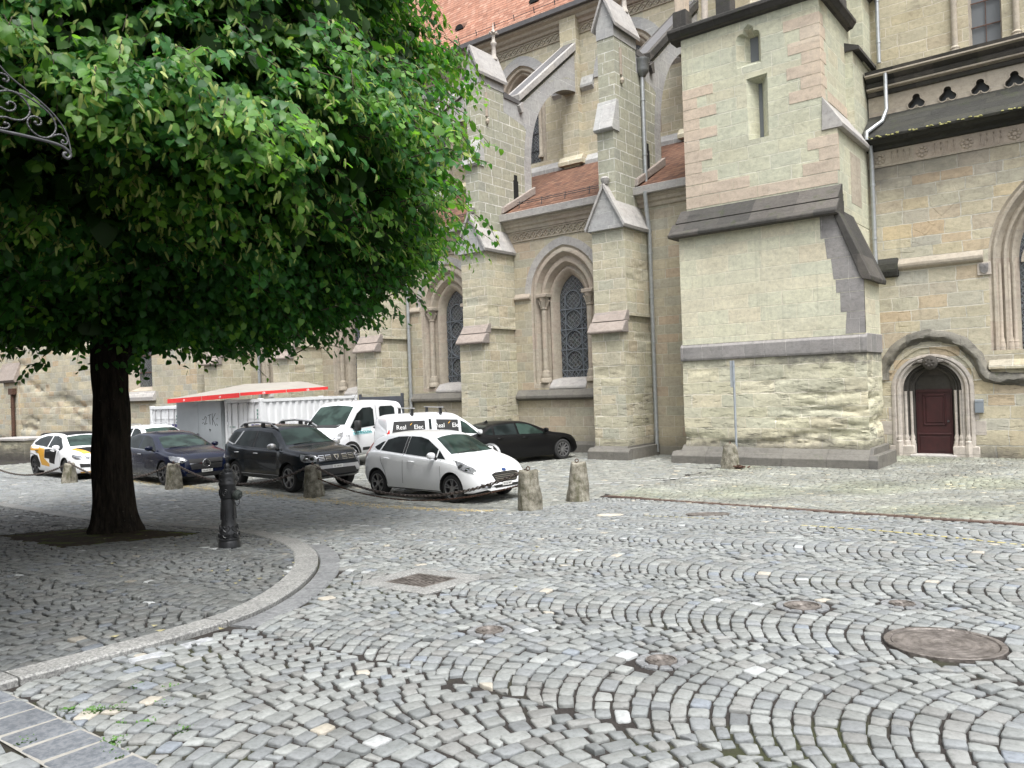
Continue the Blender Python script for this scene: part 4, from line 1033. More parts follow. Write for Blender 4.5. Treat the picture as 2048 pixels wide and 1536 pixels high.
mb = MB(); mb.prism([(-5.76, 9.14), (-5.74, 9.24), (-6.26, 10.06), (-6.30, 9.14)], 'y', 22.36, 25.6, bev=.012); part(mb, 'side_set_off', M['trim'], T)
mb = MB(); mb.box(-5.9 - .02, -5.897, 23.6, 24.7, 7.3, 8.75); part(mb, 'blind_niche', M['mould'], T)
# pink quoins
mb = MB(); z = 7.66; k = 0; rq = random.Random(5)
def qb(x0, x1, z0, z1, y0=22.39, y1=22.5, xx=None):
    m_ = MB(); m_.box(x0, x1, y0, y1, z0 + .006, z1 - .006, bev=.004); part(m_, 'quoin', M['quoin'], T)
x = -10.356
while x < -6.3:
    w_ = rq.uniform(.7, 1.3); qb(x, min(x + w_ - .012, -5.93), 7.64, 7.98); x += w_
x = -10.356
for w_ in (.55, .95, .5): qb(x, x + w_ - .012, 7.99, 8.33); x += w_
zs_ = [8.34, 8.68, 9.02, 9.36, 9.68, 10.0, 10.32, 10.64, 10.96, 11.26]
for k, (z0, z1) in enumerate(zip(zs_, zs_[1:])): qb(-10.356, -10.356 + (.5 if k % 2 else .98) * rq.uniform(.9, 1.1), z0, z1)
zr = [10.06, 10.40, 10.74, 11.08, 11.42, 11.76, 12.10, 12.42]
for k, (z0, z1) in enumerate(zip(zr, zr[1:])):
    l = (.92 if k % 2 == 0 else .55) * rq.uniform(.92, 1.08); qb(-6.27 - l, -6.262, z0, z1)
    l = (.32 if k % 2 == 0 else .5); qb(-6.262 - .1, -6.258, z0, z1, 22.51, 22.4 + l)
zq = [7.99, 8.33, 8.67, 9.0]
for k, (z0, z1) in enumerate(zip(zq, zq[1:])): qb(-5.9 - (.95, .5, .8)[k], -5.892, z0, z1)
qb(-6.5, -6.258, 10.08, 10.4, 22.95, 25.0)
mb = MB(); prof = [(0, 12.80), (-.08, 12.84), (-.16, 12.86), (-.24, 12.98), (-.27, 13.0), (-.27, 13.10), (-.08, 13.2), (.4, 13.22), (.4, 12.80)]
mb.prism([(22.4 + a, b) for a, b in prof], 'x', -10.68, -5.95, bev=.012)
mb.prism([(-6.27 - a, b) for a, b in prof], 'y', 22.5, 25.3, bev=.012); part(mb, 'tower_cornice', M['dark'], T)
mb = MB(); mb.box(-10.4, -6.3, 22.7, 25.4, 12.9, 13.3)
mb.lathe([(1.75, 13.0), (1.7, 13.4), (1.55, 13.5), (1.55, 17)], 8, (-8.4, 24.6, 0)); part(mb, 'lantern_drum', M['clere'], T)
for x, y in ((-10.3, 22.45), (-6.42, 24.85), (-8.9, 22.4)):
    mb = MB(); mb.box(x - .22, x + .22, y - .22, y + .22, 13.08, 13.66, bev=.02); part(mb, 'pinnacle_base', M['dark'], T)
    mb = MB(); mb.box(x - .17, x + .17, y - .17, y + .17, 13.64, 15.8, bev=.02); part(mb, 'pinnacle_shaft', M['quoin'], T)
for k in range(3):
    mb = MB().lathe([(.16, 13.1), (.16, 13.2), (.1, 13.3), (.09, 16)], 12, (-9.8 + k * .42, 23.0 + .2 * k, 0), cap=False); part(mb, 'lantern_shaft', M['portal'], T, 40)
mb = MB(); mb.box(-9.5, -6.05, 24.9, 27.05, 6, 12.05); part(mb, 'link_wall', M['towup'], T)
mb = MB(); mb.prism([(-6.3, 12.06), (-5.86, 12.06), (-5.86, 12.16), (-6.3, 12.34)], 'y', 24.85, 26.98); part(mb, 'link_coping', M['dark'], T)
mb = MB(); mb.box(-9.5, -6.0, 26.0, 28.5, 12, 14.3); part(mb, 'upper_link_wall', M['towup'], T)
mb = MB(); mb.prism([(-6.0, 14.2), (-5.7, 14.4), (-5.7, 14.6), (-6.1, 14.7), (-6.1, 14.2)], 'y', 25.9, 28.5); part(mb, 'upper_link_coping', M['dark'], T)
pipe([(-5.9 + .15, 25.3, 9.25), (-5.75, 25.42, 8.9), (-5.75, 25.45, 5.7)], .065, mat=M['zinc'])
pipe([(-5.42, 26.05, 11.55), (-5.42, 26.05, 10.45), (-5.5, 25.8, 10.05), (-5.8, 25.15, 9.62), (-5.8, 25.15, 9.4)], .06, mat=M['zinc'])
pipe([(-5.75, 26.85, 20), (-5.75, 26.85, 12.2)], .06, mat=M['zinc'])

# ------------------------------------------------------------------ transept wall with the small door
Tr = empty('transept'); Tr.parent = CH
DX = -4.40
bw_h = arch(-1.25, 1.62, 2.55, 5.5, 2.98, 18)
dp_h = arch(DX, 1.08, 1.02, 1.95, .02, 14)
wall(25.6, -6.2, 8.0, -.3, 9.2, [bw_h, dp_h], M['right'], 'transept_wall', None, Tr)
# big window
w = empty('tall_window'); w.parent = Tr
seq = [(1.62, 2.55, 25.6), (1.56, 2.48, 25.66), (1.5, 2.42, 25.6), (1.44, 2.35, 25.61), (1.38, 2.28, 25.74), (1.33, 2.22, 25.82), (1.26, 2.14, 25.74), (1.2, 2.08, 25.76), (1.15, 2.03, 25.9), (1.08, 1.95, 25.84), (1.02, 1.88, 25.88), (.96, 1.82, 26.0), (.9, 1.74, 26.1)]
ringloft([(arch(-1.25, a, b, 5.5, 2.98, 18), y) for a, b, y in seq], 'archivolt', M['mould'], w, 40)
mb = MB(); mb.poly([(p[0], 26.05, p[1]) for p in arch(-1.25, .92, 1.76, 5.5, 2.9)][::-1]); mb.build('glass', M['lead'], w)
mb = MB(); mb.box(-1.31, -1.19, 25.9, 26.04, 2.95, 5.6)
for s_ in (-1, 1):
    A_ = arch(-1.25 + s_ * .45, .42, .7, 5.4, 5.4, 8); B_ = arch(-1.25 + s_ * .45, .36, .6, 5.4, 5.4, 8)
    for i in range(len(A_) - 1): mb.prism([A_[i], A_[i + 1], B_[i + 1], B_[i]], 'y', 25.93, 26.03)
mb.lathe([(.30, 25.93), (.30, 26.03), (.22, 26.03), (.22, 25.93)], 20, (-1.25, 0, 6.45), ax='y', cap=False)
mb.build('tracery', M['mould'], w)
for x in (-2.62, -2.42, -2.3):
    mb = MB().lathe([(.09, 2.98), (.09, 3.15), (.075, 3.18), (.085, 3.22), (.065, 3.25), (.065, 3.3), (.05, 3.34), (.045, 5.4)], 10, (x, 25.72 + (x + 2.62) * .5, 0), cap=False); mb.build('jamb_shaft', M['mould'], w, 40)
mb = MB(); mb.prism([(25.48, 2.45), (25.48, 2.55), (25.62, 2.75), (26.1, 3.0), (26.1, 2.45)], 'x', -2.95, .5, bev=.02); mb.build('sill', M['right'], w)
# portal
D = empty('portal'); D.parent = Tr
seq = [(1.08, 1.02, 25.58), (1.04, .99, 25.56), (.98, .94, 25.56), (.95, .92, 25.61), (.91, .89, 25.57), (.86, .85, 25.58), (.82, .81, 25.66), (.76, .76, 25.64)]
ringloft([(arch(DX, a, b, 1.95, .0), y) for a, b, y in seq], 'outer_arch', M['portal'], D, 40)
seq = [(.76, .76, 25.64), (.74, .75, 25.74), (.68, .70, 25.72), (.64, .68, 25.8), (.6, .65, 25.77), (.56, .63, 25.84), (.5, .6, 25.86), (.47, .58, 25.98)]
ringloft([(arch(DX, a, b, 1.95, .0), y) for a, b, y in seq], 'inner_arch', M['portaldark'], D, 40)
mb = MB(); mb.poly([(p[0], 25.94, p[1]) for p in arch(DX, .5, .6, 1.95, 1.93)][::-1]); mb.build('tympanum', M['portaldark'], D)
for s_ in (-1, 1):
    mb = MB()
    for x, r in ((.9, .06), (.72, .055), (.58, .05)):
        mb.lathe([(r * 1.9, .0), (r * 1.9, .32), (r * 1.6, .38), (r * 1.7, .42), (r * 1.2, .46), (r * 1.5, .54), (r, .6), (r * .8, .64), (r * .8, 1.9)], 8, (DX + s_ * x, 25.62 + (.9 - x) * .5, 0), cap=False)
    a, b = sorted((DX + s_ * 1.1, DX + s_ * .5)); mb.box(a - (.07 if s_ < 0 else 0), b + (.07 if s_ > 0 else 0), 25.55, 25.75, -.05, .30, bev=.02)
    for j, (z0, z1, l) in enumerate(((.62, 1.02, 1.34), (1.05, 1.42, 1.18))):
        a, b = sorted((DX + s_ * (l if s_ > 0 or j else 1.4), DX + s_ * 1.075)); mb.box(a, b, 25.594, 25.7, z0, z1, bev=.006)
    mb.build('jamb', M['portal'], D, 40)
mb = MB(); mb.box(DX - .6, DX + .6, 25.4, 26.0, -.1, .05, bev=.02); mb.build('threshold', M['trim'], D)
dr = MB(); dr.box(DX - .475, DX + .475, 25.90, 25.96, .05, 1.94); d_ = dr.build('door', M['door'], D)
mb = MB()
for x0, x1, z0, z1 in ((-.3, .3, .88, 1.78),):
    for a, b, c, e in ((x0, x1, z0, z0 + .04), (x0, x1, z1 - .04, z1), (x0, x0 + .04, z0, z1), (x1 - .04, x1, z0, z1)): mb.box(DX + a, DX + b, 25.875, 25.905, c, e, bev=.01)
    mb.box(DX + x0 + .08, DX + x1 - .08, 25.882, 25.905, z0 + .08, z1 - .08, bev=.015)
mb.box(DX - .46, DX + .46, 25.872, 25.905, .60, .65, bev=.01); mb.box(DX - .40, DX + .40, 25.885, 25.905, .12, .55, bev=.012)
mb.box(DX - .47, DX - .44, 25.868, 25.905, .06, 1.93); mb.box(DX + .44, DX + .47, 25.868, 25.905, .06, 1.93); mb.box(DX - .44, DX + .44, 25.868, 25.905, 1.86, 1.93)
mb.build('door_panels', M['door'], d_)
mb = MB(); mb.lathe([(.0, 0), (.03, .0), (.03, .03), (.015, .05), (.0, .05)], 10, (DX + .36, 25.86, 1.0), ax='y'); mb.build('door_knob', M['iron'], d_)
mb = MB().lathe([(.0, 25.40), (.1, 25.41), (.16, 25.44), (.19, 25.45), (.21, 25.48), (.21, 25.62)], 22, (DX, 0, 2.72), ax='y')
for k in range(7): a = k * .9; mb.lathe([(.0, 25.385), (.035, 25.40), (.04, 25.44)], 7, (DX + .1 * math.cos(a), 0, 2.72 + .1 * math.sin(a)), ax='y')
mb.build('carved_medallion', M['portaldark'], D, 40)
mb = MB()
for s_ in (-1, 1): mb.tube([(DX + s_ * .2, 25.52, 2.72), (DX + s_ * .35, 25.54, 2.74), (DX + s_ * .48, 25.56, 2.66)], [.06, .05, .03], 6)
mb.build('ribbon', M['portaldark'], D, 60)
# worn hood mould that runs on as a string course
def moulding(path, prof, name, mat, parent, jit=.0):
    rings = []
    P_ = [Vector((x, 0, z)) for x, z in path]
    ph = [[random.uniform(0, 7) for _ in range(5)] for _ in prof]; L = 0
    for i, p in enumerate(P_):
        t = (P_[min(i + 1, len(P_) - 1)] - P_[max(i - 1, 0)]).normalized(); n = Vector((-t.z, 0, t.x))
        if n.length < .1: n = Vector((0, 0, 1))
        if i: L += (p - P_[i - 1]).length
        ring = []
        for (a, b), h in zip(prof, ph):
            w = jit * (math.sin(4.1 * L + h[0]) + .8 * math.sin(7.7 * L + h[1]) + .7 * math.sin(13 * L + h[2]) + .5 * math.sin(23 * L + h[3])); v = jit * (math.sin(5.3 * L + h[4]) + .7 * math.sin(11 * L + h[1]) + .5 * math.sin(19 * L + h[2]))
            ring.append((p.x + n.x * (b + w * .55), 25.6 - (a + v * .4 if a > 0 else a), p.z + n.z * (b + w * .55)))
        rings.append(ring)
    mb = MB(); mb.loft(rings, True, True); return mb.build(name, mat, parent, 50)
pth = [(DX - 1.30 * math.cos(PI * k / 60), 2.25 + 1.25 * math.sin(PI * k / 60)) for k in range(54)]
pth += [(DX + 1.30, 2.42), (DX + 1.42, 2.26), (DX + 1.62, 2.19)] + [(DX + 1.75 + .1 * k, 2.17 - .001 * k) for k in range(44)]
moulding(pth, [(-.05, -.17), (.02, -.16), (.03, -.12), (.10, -.10), (.15, -.05), (.155, .0), (.12, .07), (.06, .13), (.02, .17), (-.05, .19)], 'hood_mould', M['hoodm'], Tr, .030)
pth = [(DX - 1.16 * math.cos(PI * k / 24), 2.0 + 1.2 * math.sin(PI * k / 24)) for k in range(3, 24)]
moulding(pth, [(-.05, -.06), (.03, -.05), (.035, .0), (.03, .06), (-.05, .07)], 'relieving_arch', M['right'], Tr, .012)
mb = MB()
mb.prism([(25.5, 5.52), (25.47, 5.58), (25.47, 5.66), (25.62, 5.84), (25.62, 5.46)], 'x', -5.2, -2.98, bev=.012); part(mb, 'string_course', M['mould'], Tr)
mb = MB(); mb.prism([(25.46, 5.3), (25.42, 5.5), (25.45, 5.72), (25.62, 5.9), (25.62, 5.3)], 'x', -5.85, -5.15, bev=.03); part(mb, 'mossy_string_end', M['moss'], Tr)
mb = MB(); mb.box(-3.14, -2.80, 25.56, 25.62, 5.10, 5.46, bev=.012); S_ = part(mb, 'shield_panel', M['portal'], Tr)
mb = MB(); mb.prism([(-3.08, 5.42), (-2.86, 5.42), (-2.86, 5.27), (-2.89, 5.18), (-2.97, 5.14), (-3.05, 5.18), (-3.08, 5.27)], 'y', 25.535, 25.57, bev=.008)
for k in range(6): mb.tube([(-3.05 + .03 * k, 25.53, 5.4 - .03 * (k % 3)), (-3.03 + .03 * k, 25.525, 5.3), (-3.04 + .03 * k, 25.53, 5.22)], .008, 5)
mb.build('carved_shield', M['band'], S_)
# relieving arch in the masonry (blocked opening)
mb = MB()
for k in range(4):
    a0, a1 = (-5.05, 5.95), (-4.95, 6.2)
_p = [(-5.15, 6.0), (-4.98, 6.35), (-4.78, 6.68), (-4.55, 7.0), (-4.28, 7.28), (-3.98, 7.54), (-3.66, 7.76)]; _q = [(-4.72, 5.98), (-4.57, 6.18), (-4.40, 6.42), (-4.2, 6.66), (-3.98, 6.9), (-3.74, 7.12), (-3.48, 7.32)]
for k in range(6):
    c4 = [_p[k], _p[k + 1], _q[k + 1], _q[k]]; cx, cz = sum(q[0] for q in c4) / 4, sum(q[1] for q in c4) / 4
    mb.prism([(cx + (a - cx) * .965, cz + (b - cz) * .965) for a, b in c4], 'y', 25.592, 25.64, bev=.005)
part(mb, 'blocked_arch', M['right'], Tr); mb = MB()
for k in range(5):
    z = 3.4 + k * .42; x = -5.2 - .02 * k if k < 3 else -5.2 + .02 * k
    mb.prism([(x, z), (x + .35, z), (x + .36, z + .4), (x + .02, z + .4)], 'y', 25.592, 25.64, bev=.005)
part(mb, 'blocked_arch', M['right'], Tr)
# carved frieze, eaves and mossy slope
mb = MB(); mb.box(-6.0, 8, 25.57, 25.7, 8.62, 9.1); part(mb, 'carved_frieze', M['mould'], Tr)
mb = MB()
x = -5.55; k = 0
while x < 2:
    if k % 2 == 0:
        for q in range(8):
            a = 2 * PI * q / 8; mb.lathe([(.0, 25.53), (.04, 25.54), (.055, 25.58)], 6, (x + .12 * math.cos(a), 0, 8.86 + .12 * math.sin(a)), ax='y')
        mb.lathe([(.0, 25.53), (.05, 25.54), (.06, 25.58)], 8, (x, 0, 8.86), ax='y'); x += .36
    else:
        for q in range(4):
            u = x - .08 + q * .16; mb.bar((u, 25.565, 8.7), (u + .05, 25.565, 9.02), .028, .03); mb.bar((u + .05, 25.565, 9.02), (u + .1, 25.565, 8.7), .028, .03)
            if q % 2: mb.bar((u + .02, 25.565, 8.84), (u + .08, 25.565, 8.84), .024, .03)
        x += .78
    k += 1
part(mb, 'frieze_carving', M['mould'], Tr)
mb = MB(); mb.prism([(25.57, 9.1), (25.5, 9.12), (25.46, 9.2), (25.3, 9.26), (25.2, 9.36), (25.6, 9.5), (25.7, 9.1)], 'x', -6.0, 8); part(mb, 'eaves_moulding', M['moss'], Tr)
mb = MB(); mb.prism([(25.14, 9.36), (25.12, 9.44), (26.42, 10.42), (26.42, 9.36)], 'x', -6.0, 8, bev=.012); part(mb, 'mossy_slope', M['moss'], Tr)
mb = MB(); rg2 = random.Random(3)
for _ in range(90):
    x = rg2.uniform(-5.8, 1); mb.lathe([(.0, 0.02), (rg2.uniform(.02, .05), .012), (.05, -.02)], 6, (x, 25.13 + rg2.uniform(0, .03), 9.43 + rg2.uniform(-.02, .03)))
part(mb, 'moss_tufts', plain('pale_moss', (.26, .25, .10), .95, var=.4, sc=20), Tr)
tref = []
for k in range(9): tref.append(-4.66 + .835 * k)
def trefoil(cx, cz, r=.105):
    pts = []
    for a0, cxx, czz in ((210 + 60, 0, 0),): pass
    C_ = [(cx + .125, cz - .06), (cx, cz + .145), (cx - .125, cz - .06)]
    for i, (x, z) in enumerate(C_):
        st = [-110, 0 - 20, 90 + 20][i]; n = 8
        rng_ = [(-165, 70), (-20, 200), (110, 345)][i]
        pts += [(x + r * math.cos(R(rng_[0] + (rng_[1] - rng_[0]) * k / n)), z + r * math.sin(R(rng_[0] + (rng_[1] - rng_[0]) * k / n))) for k in range(n + 1)]
    return pts
th = [trefoil(x, 10.58) for x in tref]
wall(26.4, -6.0, 8, 10.2, 11.15, th, M['mould'], 'gallery_wall', None, Tr)
for x in tref:
    w = empty('trefoil'); w.parent = Tr
    q = trefoil(x, 10.58); mb = MB(); mb.loft([[(a, 26.4, b) for a, b in q], [(a, 26.7, b) for a, b in q]], True); mb.build('reveal', M['plinth'], w)
    mb = MB(); mb.poly([(x - .35, 26.68, 10.3), (x + .35, 26.68, 10.3), (x + .35, 26.68, 11.0), (x - .35, 26.68, 11.0)]); mb.build('hollow', M['leadbig'], w)
    q1 = trefoil(x, 10.583, .135); mb = MB()
    for i in range(len(q) - 1): mb.prism([q1[i], q1[i + 1], q[i + 1], q[i]], 'y', 26.375, 26.42)
    mb.build('trefoil_moulding', M['mould'], w)
mb = MB(); mb.prism([(26.4, 11.0), (26.34, 11.02), (26.3, 11.1), (26.36, 11.18), (26.22, 11.26), (26.18, 11.36), (26.26, 11.42), (26.05, 11.55), (26.0, 11.7), (26.9, 11.98), (27.1, 11.98), (27.1, 11.0)], 'x', -6.0, 8); part(mb, 'gallery_cornice', M['dark'], Tr)
mb = MB(); mb.prism([(26.42, 11.12), (26.20, 11.19), (26.2, 11.24), (26.42, 11.26)], 'x', -6.0, 8); mb.prism([(26.3, 11.44), (26.0, 11.56), (26.0, 11.60), (26.3, 11.6)], 'x', -6.0, 8)
part(mb, 'cornice_roll', M['mould'], Tr)
uw = [(-3.30, 11.98), (-2.46, 11.98), (-2.46, 18), (-3.30, 18)]
wall(27.0, -10, 8, 11.6, 22, [uw], M['rightup'], 'upper_wall', None, Tr)
w = empty('upper_window'); w.parent = Tr
mb = MB(); mb.loft([[(a, 27.0, b) for a, b in uw], [(a, 27.28, b) for a, b in [(-3.24, 12.0), (-2.52, 12.0), (-2.52, 18), (-3.24, 18)]]], True); mb.build('reveal', M['mould'], w)
mb = MB(); mb.poly([(-3.26, 27.26, 11.9), (-2.5, 27.26, 11.9), (-2.5, 27.26, 18), (-3.26, 27.26, 18)]); mb.build('glass', M['leadbig'], w)
mb = MB()
for k in range(6): mb.box(-3.26, -2.5, 27.2, 27.23, 12.62 + .72 * k, 12.65 + .72 * k)
mb.box(-2.89, -2.87, 27.21, 27.23, 11.98, 18); mb.build('saddle_bars', M['rustgrate'], w)
for x in (-3.66, -2.1):
    mb = MB().lathe([(.0, 11.9), (.2, 11.92), (.2, 11.98), (.12, 12.02), (.14, 12.08), (.085, 12.14), (.085, 18)], 14, (x, 26.93, 0), cap=False); mb.build('colonnette', M['mould'], w, 40)

# ------------------------------------------------------------------ west block beyond the lime tree
Wb = empty('west_block'); Wb.parent = CH
wh = [(-44.35, 2.95), (-41.85, 2.95), (-41.85, 9), (-44.35, 9)]
wall(22.1, -75, -37.4, -1.5, 16, [wh], M['right'], 'west_wall', 24.2, Wb)
w = empty('west_window'); w.parent = Wb
mb = MB(); mb.loft([[(a, 22.1, b) for a, b in wh], [(a, 22.6, b) for a, b in [(-44.0, 3.2), (-42.1, 3.2), (-42.1, 8.8), (-44.0, 8.8)]]], True); mb.build('reveal', M['mould'], w)
mb = MB(); mb.poly([(-44.1, 22.55, 3), (-42, 22.55, 3), (-42, 22.55, 9), (-44.1, 22.55, 9)]); mb.build('glass', M['lead'], w)
mb = MB()
for z in (3.95, 4.9, 5.9, 6.9): mb.box(-44, -42.1, 22.5, 22.53, z, z + .05)
mb.build('saddle_bars', M['rustgrate'], w)
mb = MB(); mb.prism([(21.9, 2.4), (21.9, 2.6), (22.12, 2.95), (22.4, 3.1), (22.4, 2.4)], 'x', -44.6, -41.5); mb.build('sill', M['trim'], w)
rough_block('west_pier', -57.2, -46.0, 21.2, 22.2, -1.2, 12, M['right'], .07, Wb, .16, 9)
mb = MB(); mb.prism([(20.9, 3.9), (20.8, 4.05), (21.25, 5.2), (21.3, 3.9)], 'x', -59.9, -57.0); part(mb, 'weathering', M['pink'], Wb)
mb = MB(); mb.box(-59.4, -57.1, 21.1, 22.2, -1, 4.0); part(mb, 'side_buttress', M['right'], Wb)
pipe([(-57.6, 20.95, 3.2), (-57.6, 20.95, -.5)], .12, mat=M['rust'])
mb = MB(); mb.box(-57.9, -57.3, 20.8, 21.1, 3.1, 3.5); part(mb, 'hopper', M['rust'], Wb)
# back of the church closes the volume
mb = MB(); mb.box(-62, -4, YC + .7, 46, -1, 18.9); mb.box(-37.3, -10.3, YA + .75, YC + .6, -1, 8.9); part(mb, 'inner_core', M['void'])
# ------------------------------------------------------------------ lettering
def text(s, size, mat, parent, name='lettering', loc=(0, 0, 0), rot=(0, 0, 0), ext=.001, align='CENTER', sx=1.0, shear=0.0):
    cu = bpy.data.curves.new('txt', 'FONT'); cu.body = s; cu.size = size; cu.align_x = align; cu.align_y = 'CENTER'; cu.extrude = ext; cu.shear = shear; cu.resolution_u = 3
    to = bpy.data.objects.new('txt', cu); COL.objects.link(to)
    dg = bpy.context.evaluated_depsgraph_get(); me = bpy.data.meshes.new_from_object(to.evaluated_get(dg))
    bpy.data.objects.remove(to); bpy.data.curves.remove(cu)
    me.name = name; me.materials.clear(); me.materials.append(mat)
    o = link(name, me, parent)
    Mx = Matrix.LocRotScale(Vector(loc), __import__('mathutils').Euler(rot), Vector((sx, 1, 1))); me.transform(Mx); return o

# ------------------------------------------------------------------ vehicles
def pc(pts, x):
    p = np.array(pts); return np.interp(x, p[:, 0], p[:, 1])
def smooth_prof(pts, it=2):
    p = [tuple(q) for q in pts]
    for _ in range(it):
        q = [p[0]]
        for a, b in zip(p, p[1:]): q += [(a[0] * .75 + b[0] * .25, a[1] * .75 + b[1] * .25), (a[0] * .25 + b[0] * .75, a[1] * .25 + b[1] * .75)]
        p = q + [p[-1]]
    return p
class Car:
    def __init__(s, name, label, L, W, H, top, belt, bot, wr, axles, rw, body, loc, rz, wroof=.70, nose=(.72, .55), arch_mat=None, cat='car', tw=.21, flare=0.0):
        s.L, s.W, s.H, s.rw, s.axles, s.name = L, W, H, rw, axles, name
        s.root = thing(name, label, cat, loc, rz)
        h = L / 2; top = smooth_prof(top, 2); belt = smooth_prof(belt, 1)
        xs = np.unique(np.concatenate([np.linspace(-h, h, 70), -h + h * .12 * np.array([.05, .15, .3, .5, .75]), h - h * .12 * np.array([.05, .15, .3, .5, .75])]))
        rings = []
        for x in xs:
            zt, zs, zb = pc(top, x), pc(belt, x), pc(bot, x)
            zs = min(zs, zt - .015)
            t_ = min(1, max(0, (zt - zs) / (H - max(b[1] for b in belt) + .02))); zt -= .030 * t_ + .012; zs = min(zs, zt - .012)
            e = abs(x) / h; n0 = .70; kk = 0 if e < n0 else ((e - n0) / (1 - n0)) ** 2.6 * (1 - (nose[0] if x > 0 else nose[1] + .25))
            w = W / 2 * (1 - kk)
            for ax in axles: w += flare * max(0, 1 - (abs(x - ax) / (rw * 1.45)) ** 4)
            t = min(1, max(0, (zt - zs) / (H - max(b[1] for b in belt) + .02)))
            wt = w * (.90 - (.90 - wroof) * t); zm = zb + (zs - zb) * .55
            cr = .035 * t + .02
            half = [(0, zb), (w * .80, zb), (w * .94, zb + .03), (w * .985, zb + .10), (w * .998, zb + (zm - zb) * .75), (w, zm), (w * .992, zm + (zs - zm) * .5), (w * .975, zs - .05), (w * .955, zs - .015), (w * .925, zs)]
            zr = zt - .05 * t - .005
            half += [(w * .925 + (wt - w * .925) * f, zs + (zr - zs) * f) for f in (.12, .35, .6, .85)]
            half += [(wt - .01, zr), (wt - .035, zt - .018 * t), (wt - .09, zt + cr * .25), (wt * .66, zt + cr * .7), (wt * .33, zt + cr * .95), (0, zt + cr)]
            rings.append([(x, y, z) for y, z in half] + [(x, -y, z) for y, z in half[-2:0:-1]])
        bm = bmesh.new(); V = [[bm.verts.new(p) for p in r] for r in rings]; n = len(rings[0])
        for a, b in zip(V, V[1:]):
            for i in range(n): bm.faces.new((a[i], b[i], b[(i + 1) % n], a[(i + 1) % n]))
        bm.faces.new(V[0]); bm.faces.new(V[-1][::-1]); bmesh.ops.recalc_face_normals(bm, faces=bm.faces)
        s.bvh = BVHTree.FromBMesh(bm)
        me = bpy.data.meshes.new('body'); bm.to_mesh(me); bm.free()
        cut = bmesh.new()
        for ax in axles:
            for sg in (-1, 1):
                r = rw + .055; k = 28
                A = [cut.verts.new((ax + r * math.cos(2 * PI * i / k), sg * (W / 2 - .30), rw + r * math.sin(2 * PI * i / k))) for i in range(k)]
                B = [cut.verts.new((ax + r * math.cos(2 * PI * i / k), sg * (W / 2 + .2), rw + r * math.sin(2 * PI * i / k))) for i in range(k)]
                cut.faces.new(A); cut.faces.new(B[::-1])
                for i in range(k): cut.faces.new((A[i], B[i], B[(i + 1) % k], A[(i + 1) % k]))
        bmesh.ops.recalc_face_normals(cut, faces=cut.faces)
        cm = bpy.data.meshes.new('cut'); cut.to_mesh(cm); cut.free()
        bo = bpy.data.objects.new('tmpb', me); co = bpy.data.objects.new('tmpc', cm); COL.objects.link(bo); COL.objects.link(co)
        md = bo.modifiers.new('b', 'BOOLEAN'); md.object = co; md.operation = 'DIFFERENCE'; md.solver = 'EXACT'
        dg = bpy.context.evaluated_depsgraph_get(); nm = bpy.data.meshes.new_from_object(bo.evaluated_get(dg))
        bpy.data.objects.remove(bo); bpy.data.objects.remove(co)
        nm.name = 'body'; nm.materials.clear(); nm.materials.append(body); nm.materials.append(M['black'])
        for p in nm.polygons:
            c = p.center; p.material_index = 0
            for ax in axles:
                if math.hypot(c.x - ax, c.z - rw) < rw + .06 and (abs(p.normal.y) < .35 or abs(c.y) < W / 2 - .27) and abs(c.y) > W / 2 - .45: p.material_index = 1
            if c.z < pc(bot, c.x) + .02 and p.normal.z < -.5: p.material_index = 1
        nm.shade_smooth(); nm.set_sharp_from_angle(angle=R(32)); box_uv(nm)
        s.body = link('body', nm, s.root)
        for ax in axles:
            for sg in (-1, 1): s.wheel(ax, sg, wr, tw)
    def wheel(s, ax, sg, rim, tw):
        r = s.rw; yo = sg * (s.W / 2 - .015); yi = yo - sg * tw
        w = MB().lathe([(r * .62, yo - sg * .02), (r * .70, yo), (r * .90, yo), (r * .97, yo - sg * .015), (r, yo - sg * .04), (r, yi + sg * .04), (r * .95, yi), (r * .62, yi)], 36, (ax, 0, r), 'y', cap=False).build('wheel', M['tyre'], s.root, 40)
        mt, n, two, dark = rim; q = r * .70
        mb = MB().lathe([(q, yo - sg * .005), (q * 1.0, yo + sg * .004), (q * .93, yo + sg * .002), (q * .90, yo - sg * .03), (q * .88, yo - sg * .09), (q * .2, yo - sg * .10), (.001, yo - sg * .10)], 32, (ax, 0, r), 'y', cap=False)
        for f in mb.bm.faces:
            c = f.calc_center_median(); f.material_index = 1 if math.hypot(c.x - ax, c.z - r) < q * .89 else 0
        for k in range(n):
            a = 2 * PI * k / n + .3
            for da in ((-.13, .13) if two else (0,)):
                p = (ax + q * .22 * math.cos(a), yo - sg * .03, r + q * .22 * math.sin(a)); e = (ax + q * .94 * math.cos(a + da * (1.4 if two else 0)), yo - sg * .012, r + q * .94 * math.sin(a + da * (1.4 if two else 0)))
                mb.bar(p, e, q * (.10 if two else .17), .035)
        mb.lathe([(q * .3, yo - sg * .05), (q * .3, yo - sg * .012), (q * .12, yo - sg * .006), (.001, yo - sg * .004)], 16, (ax, 0, r), 'y', cap=False)
        mb.build('rim', [mt, dark], w, 40)
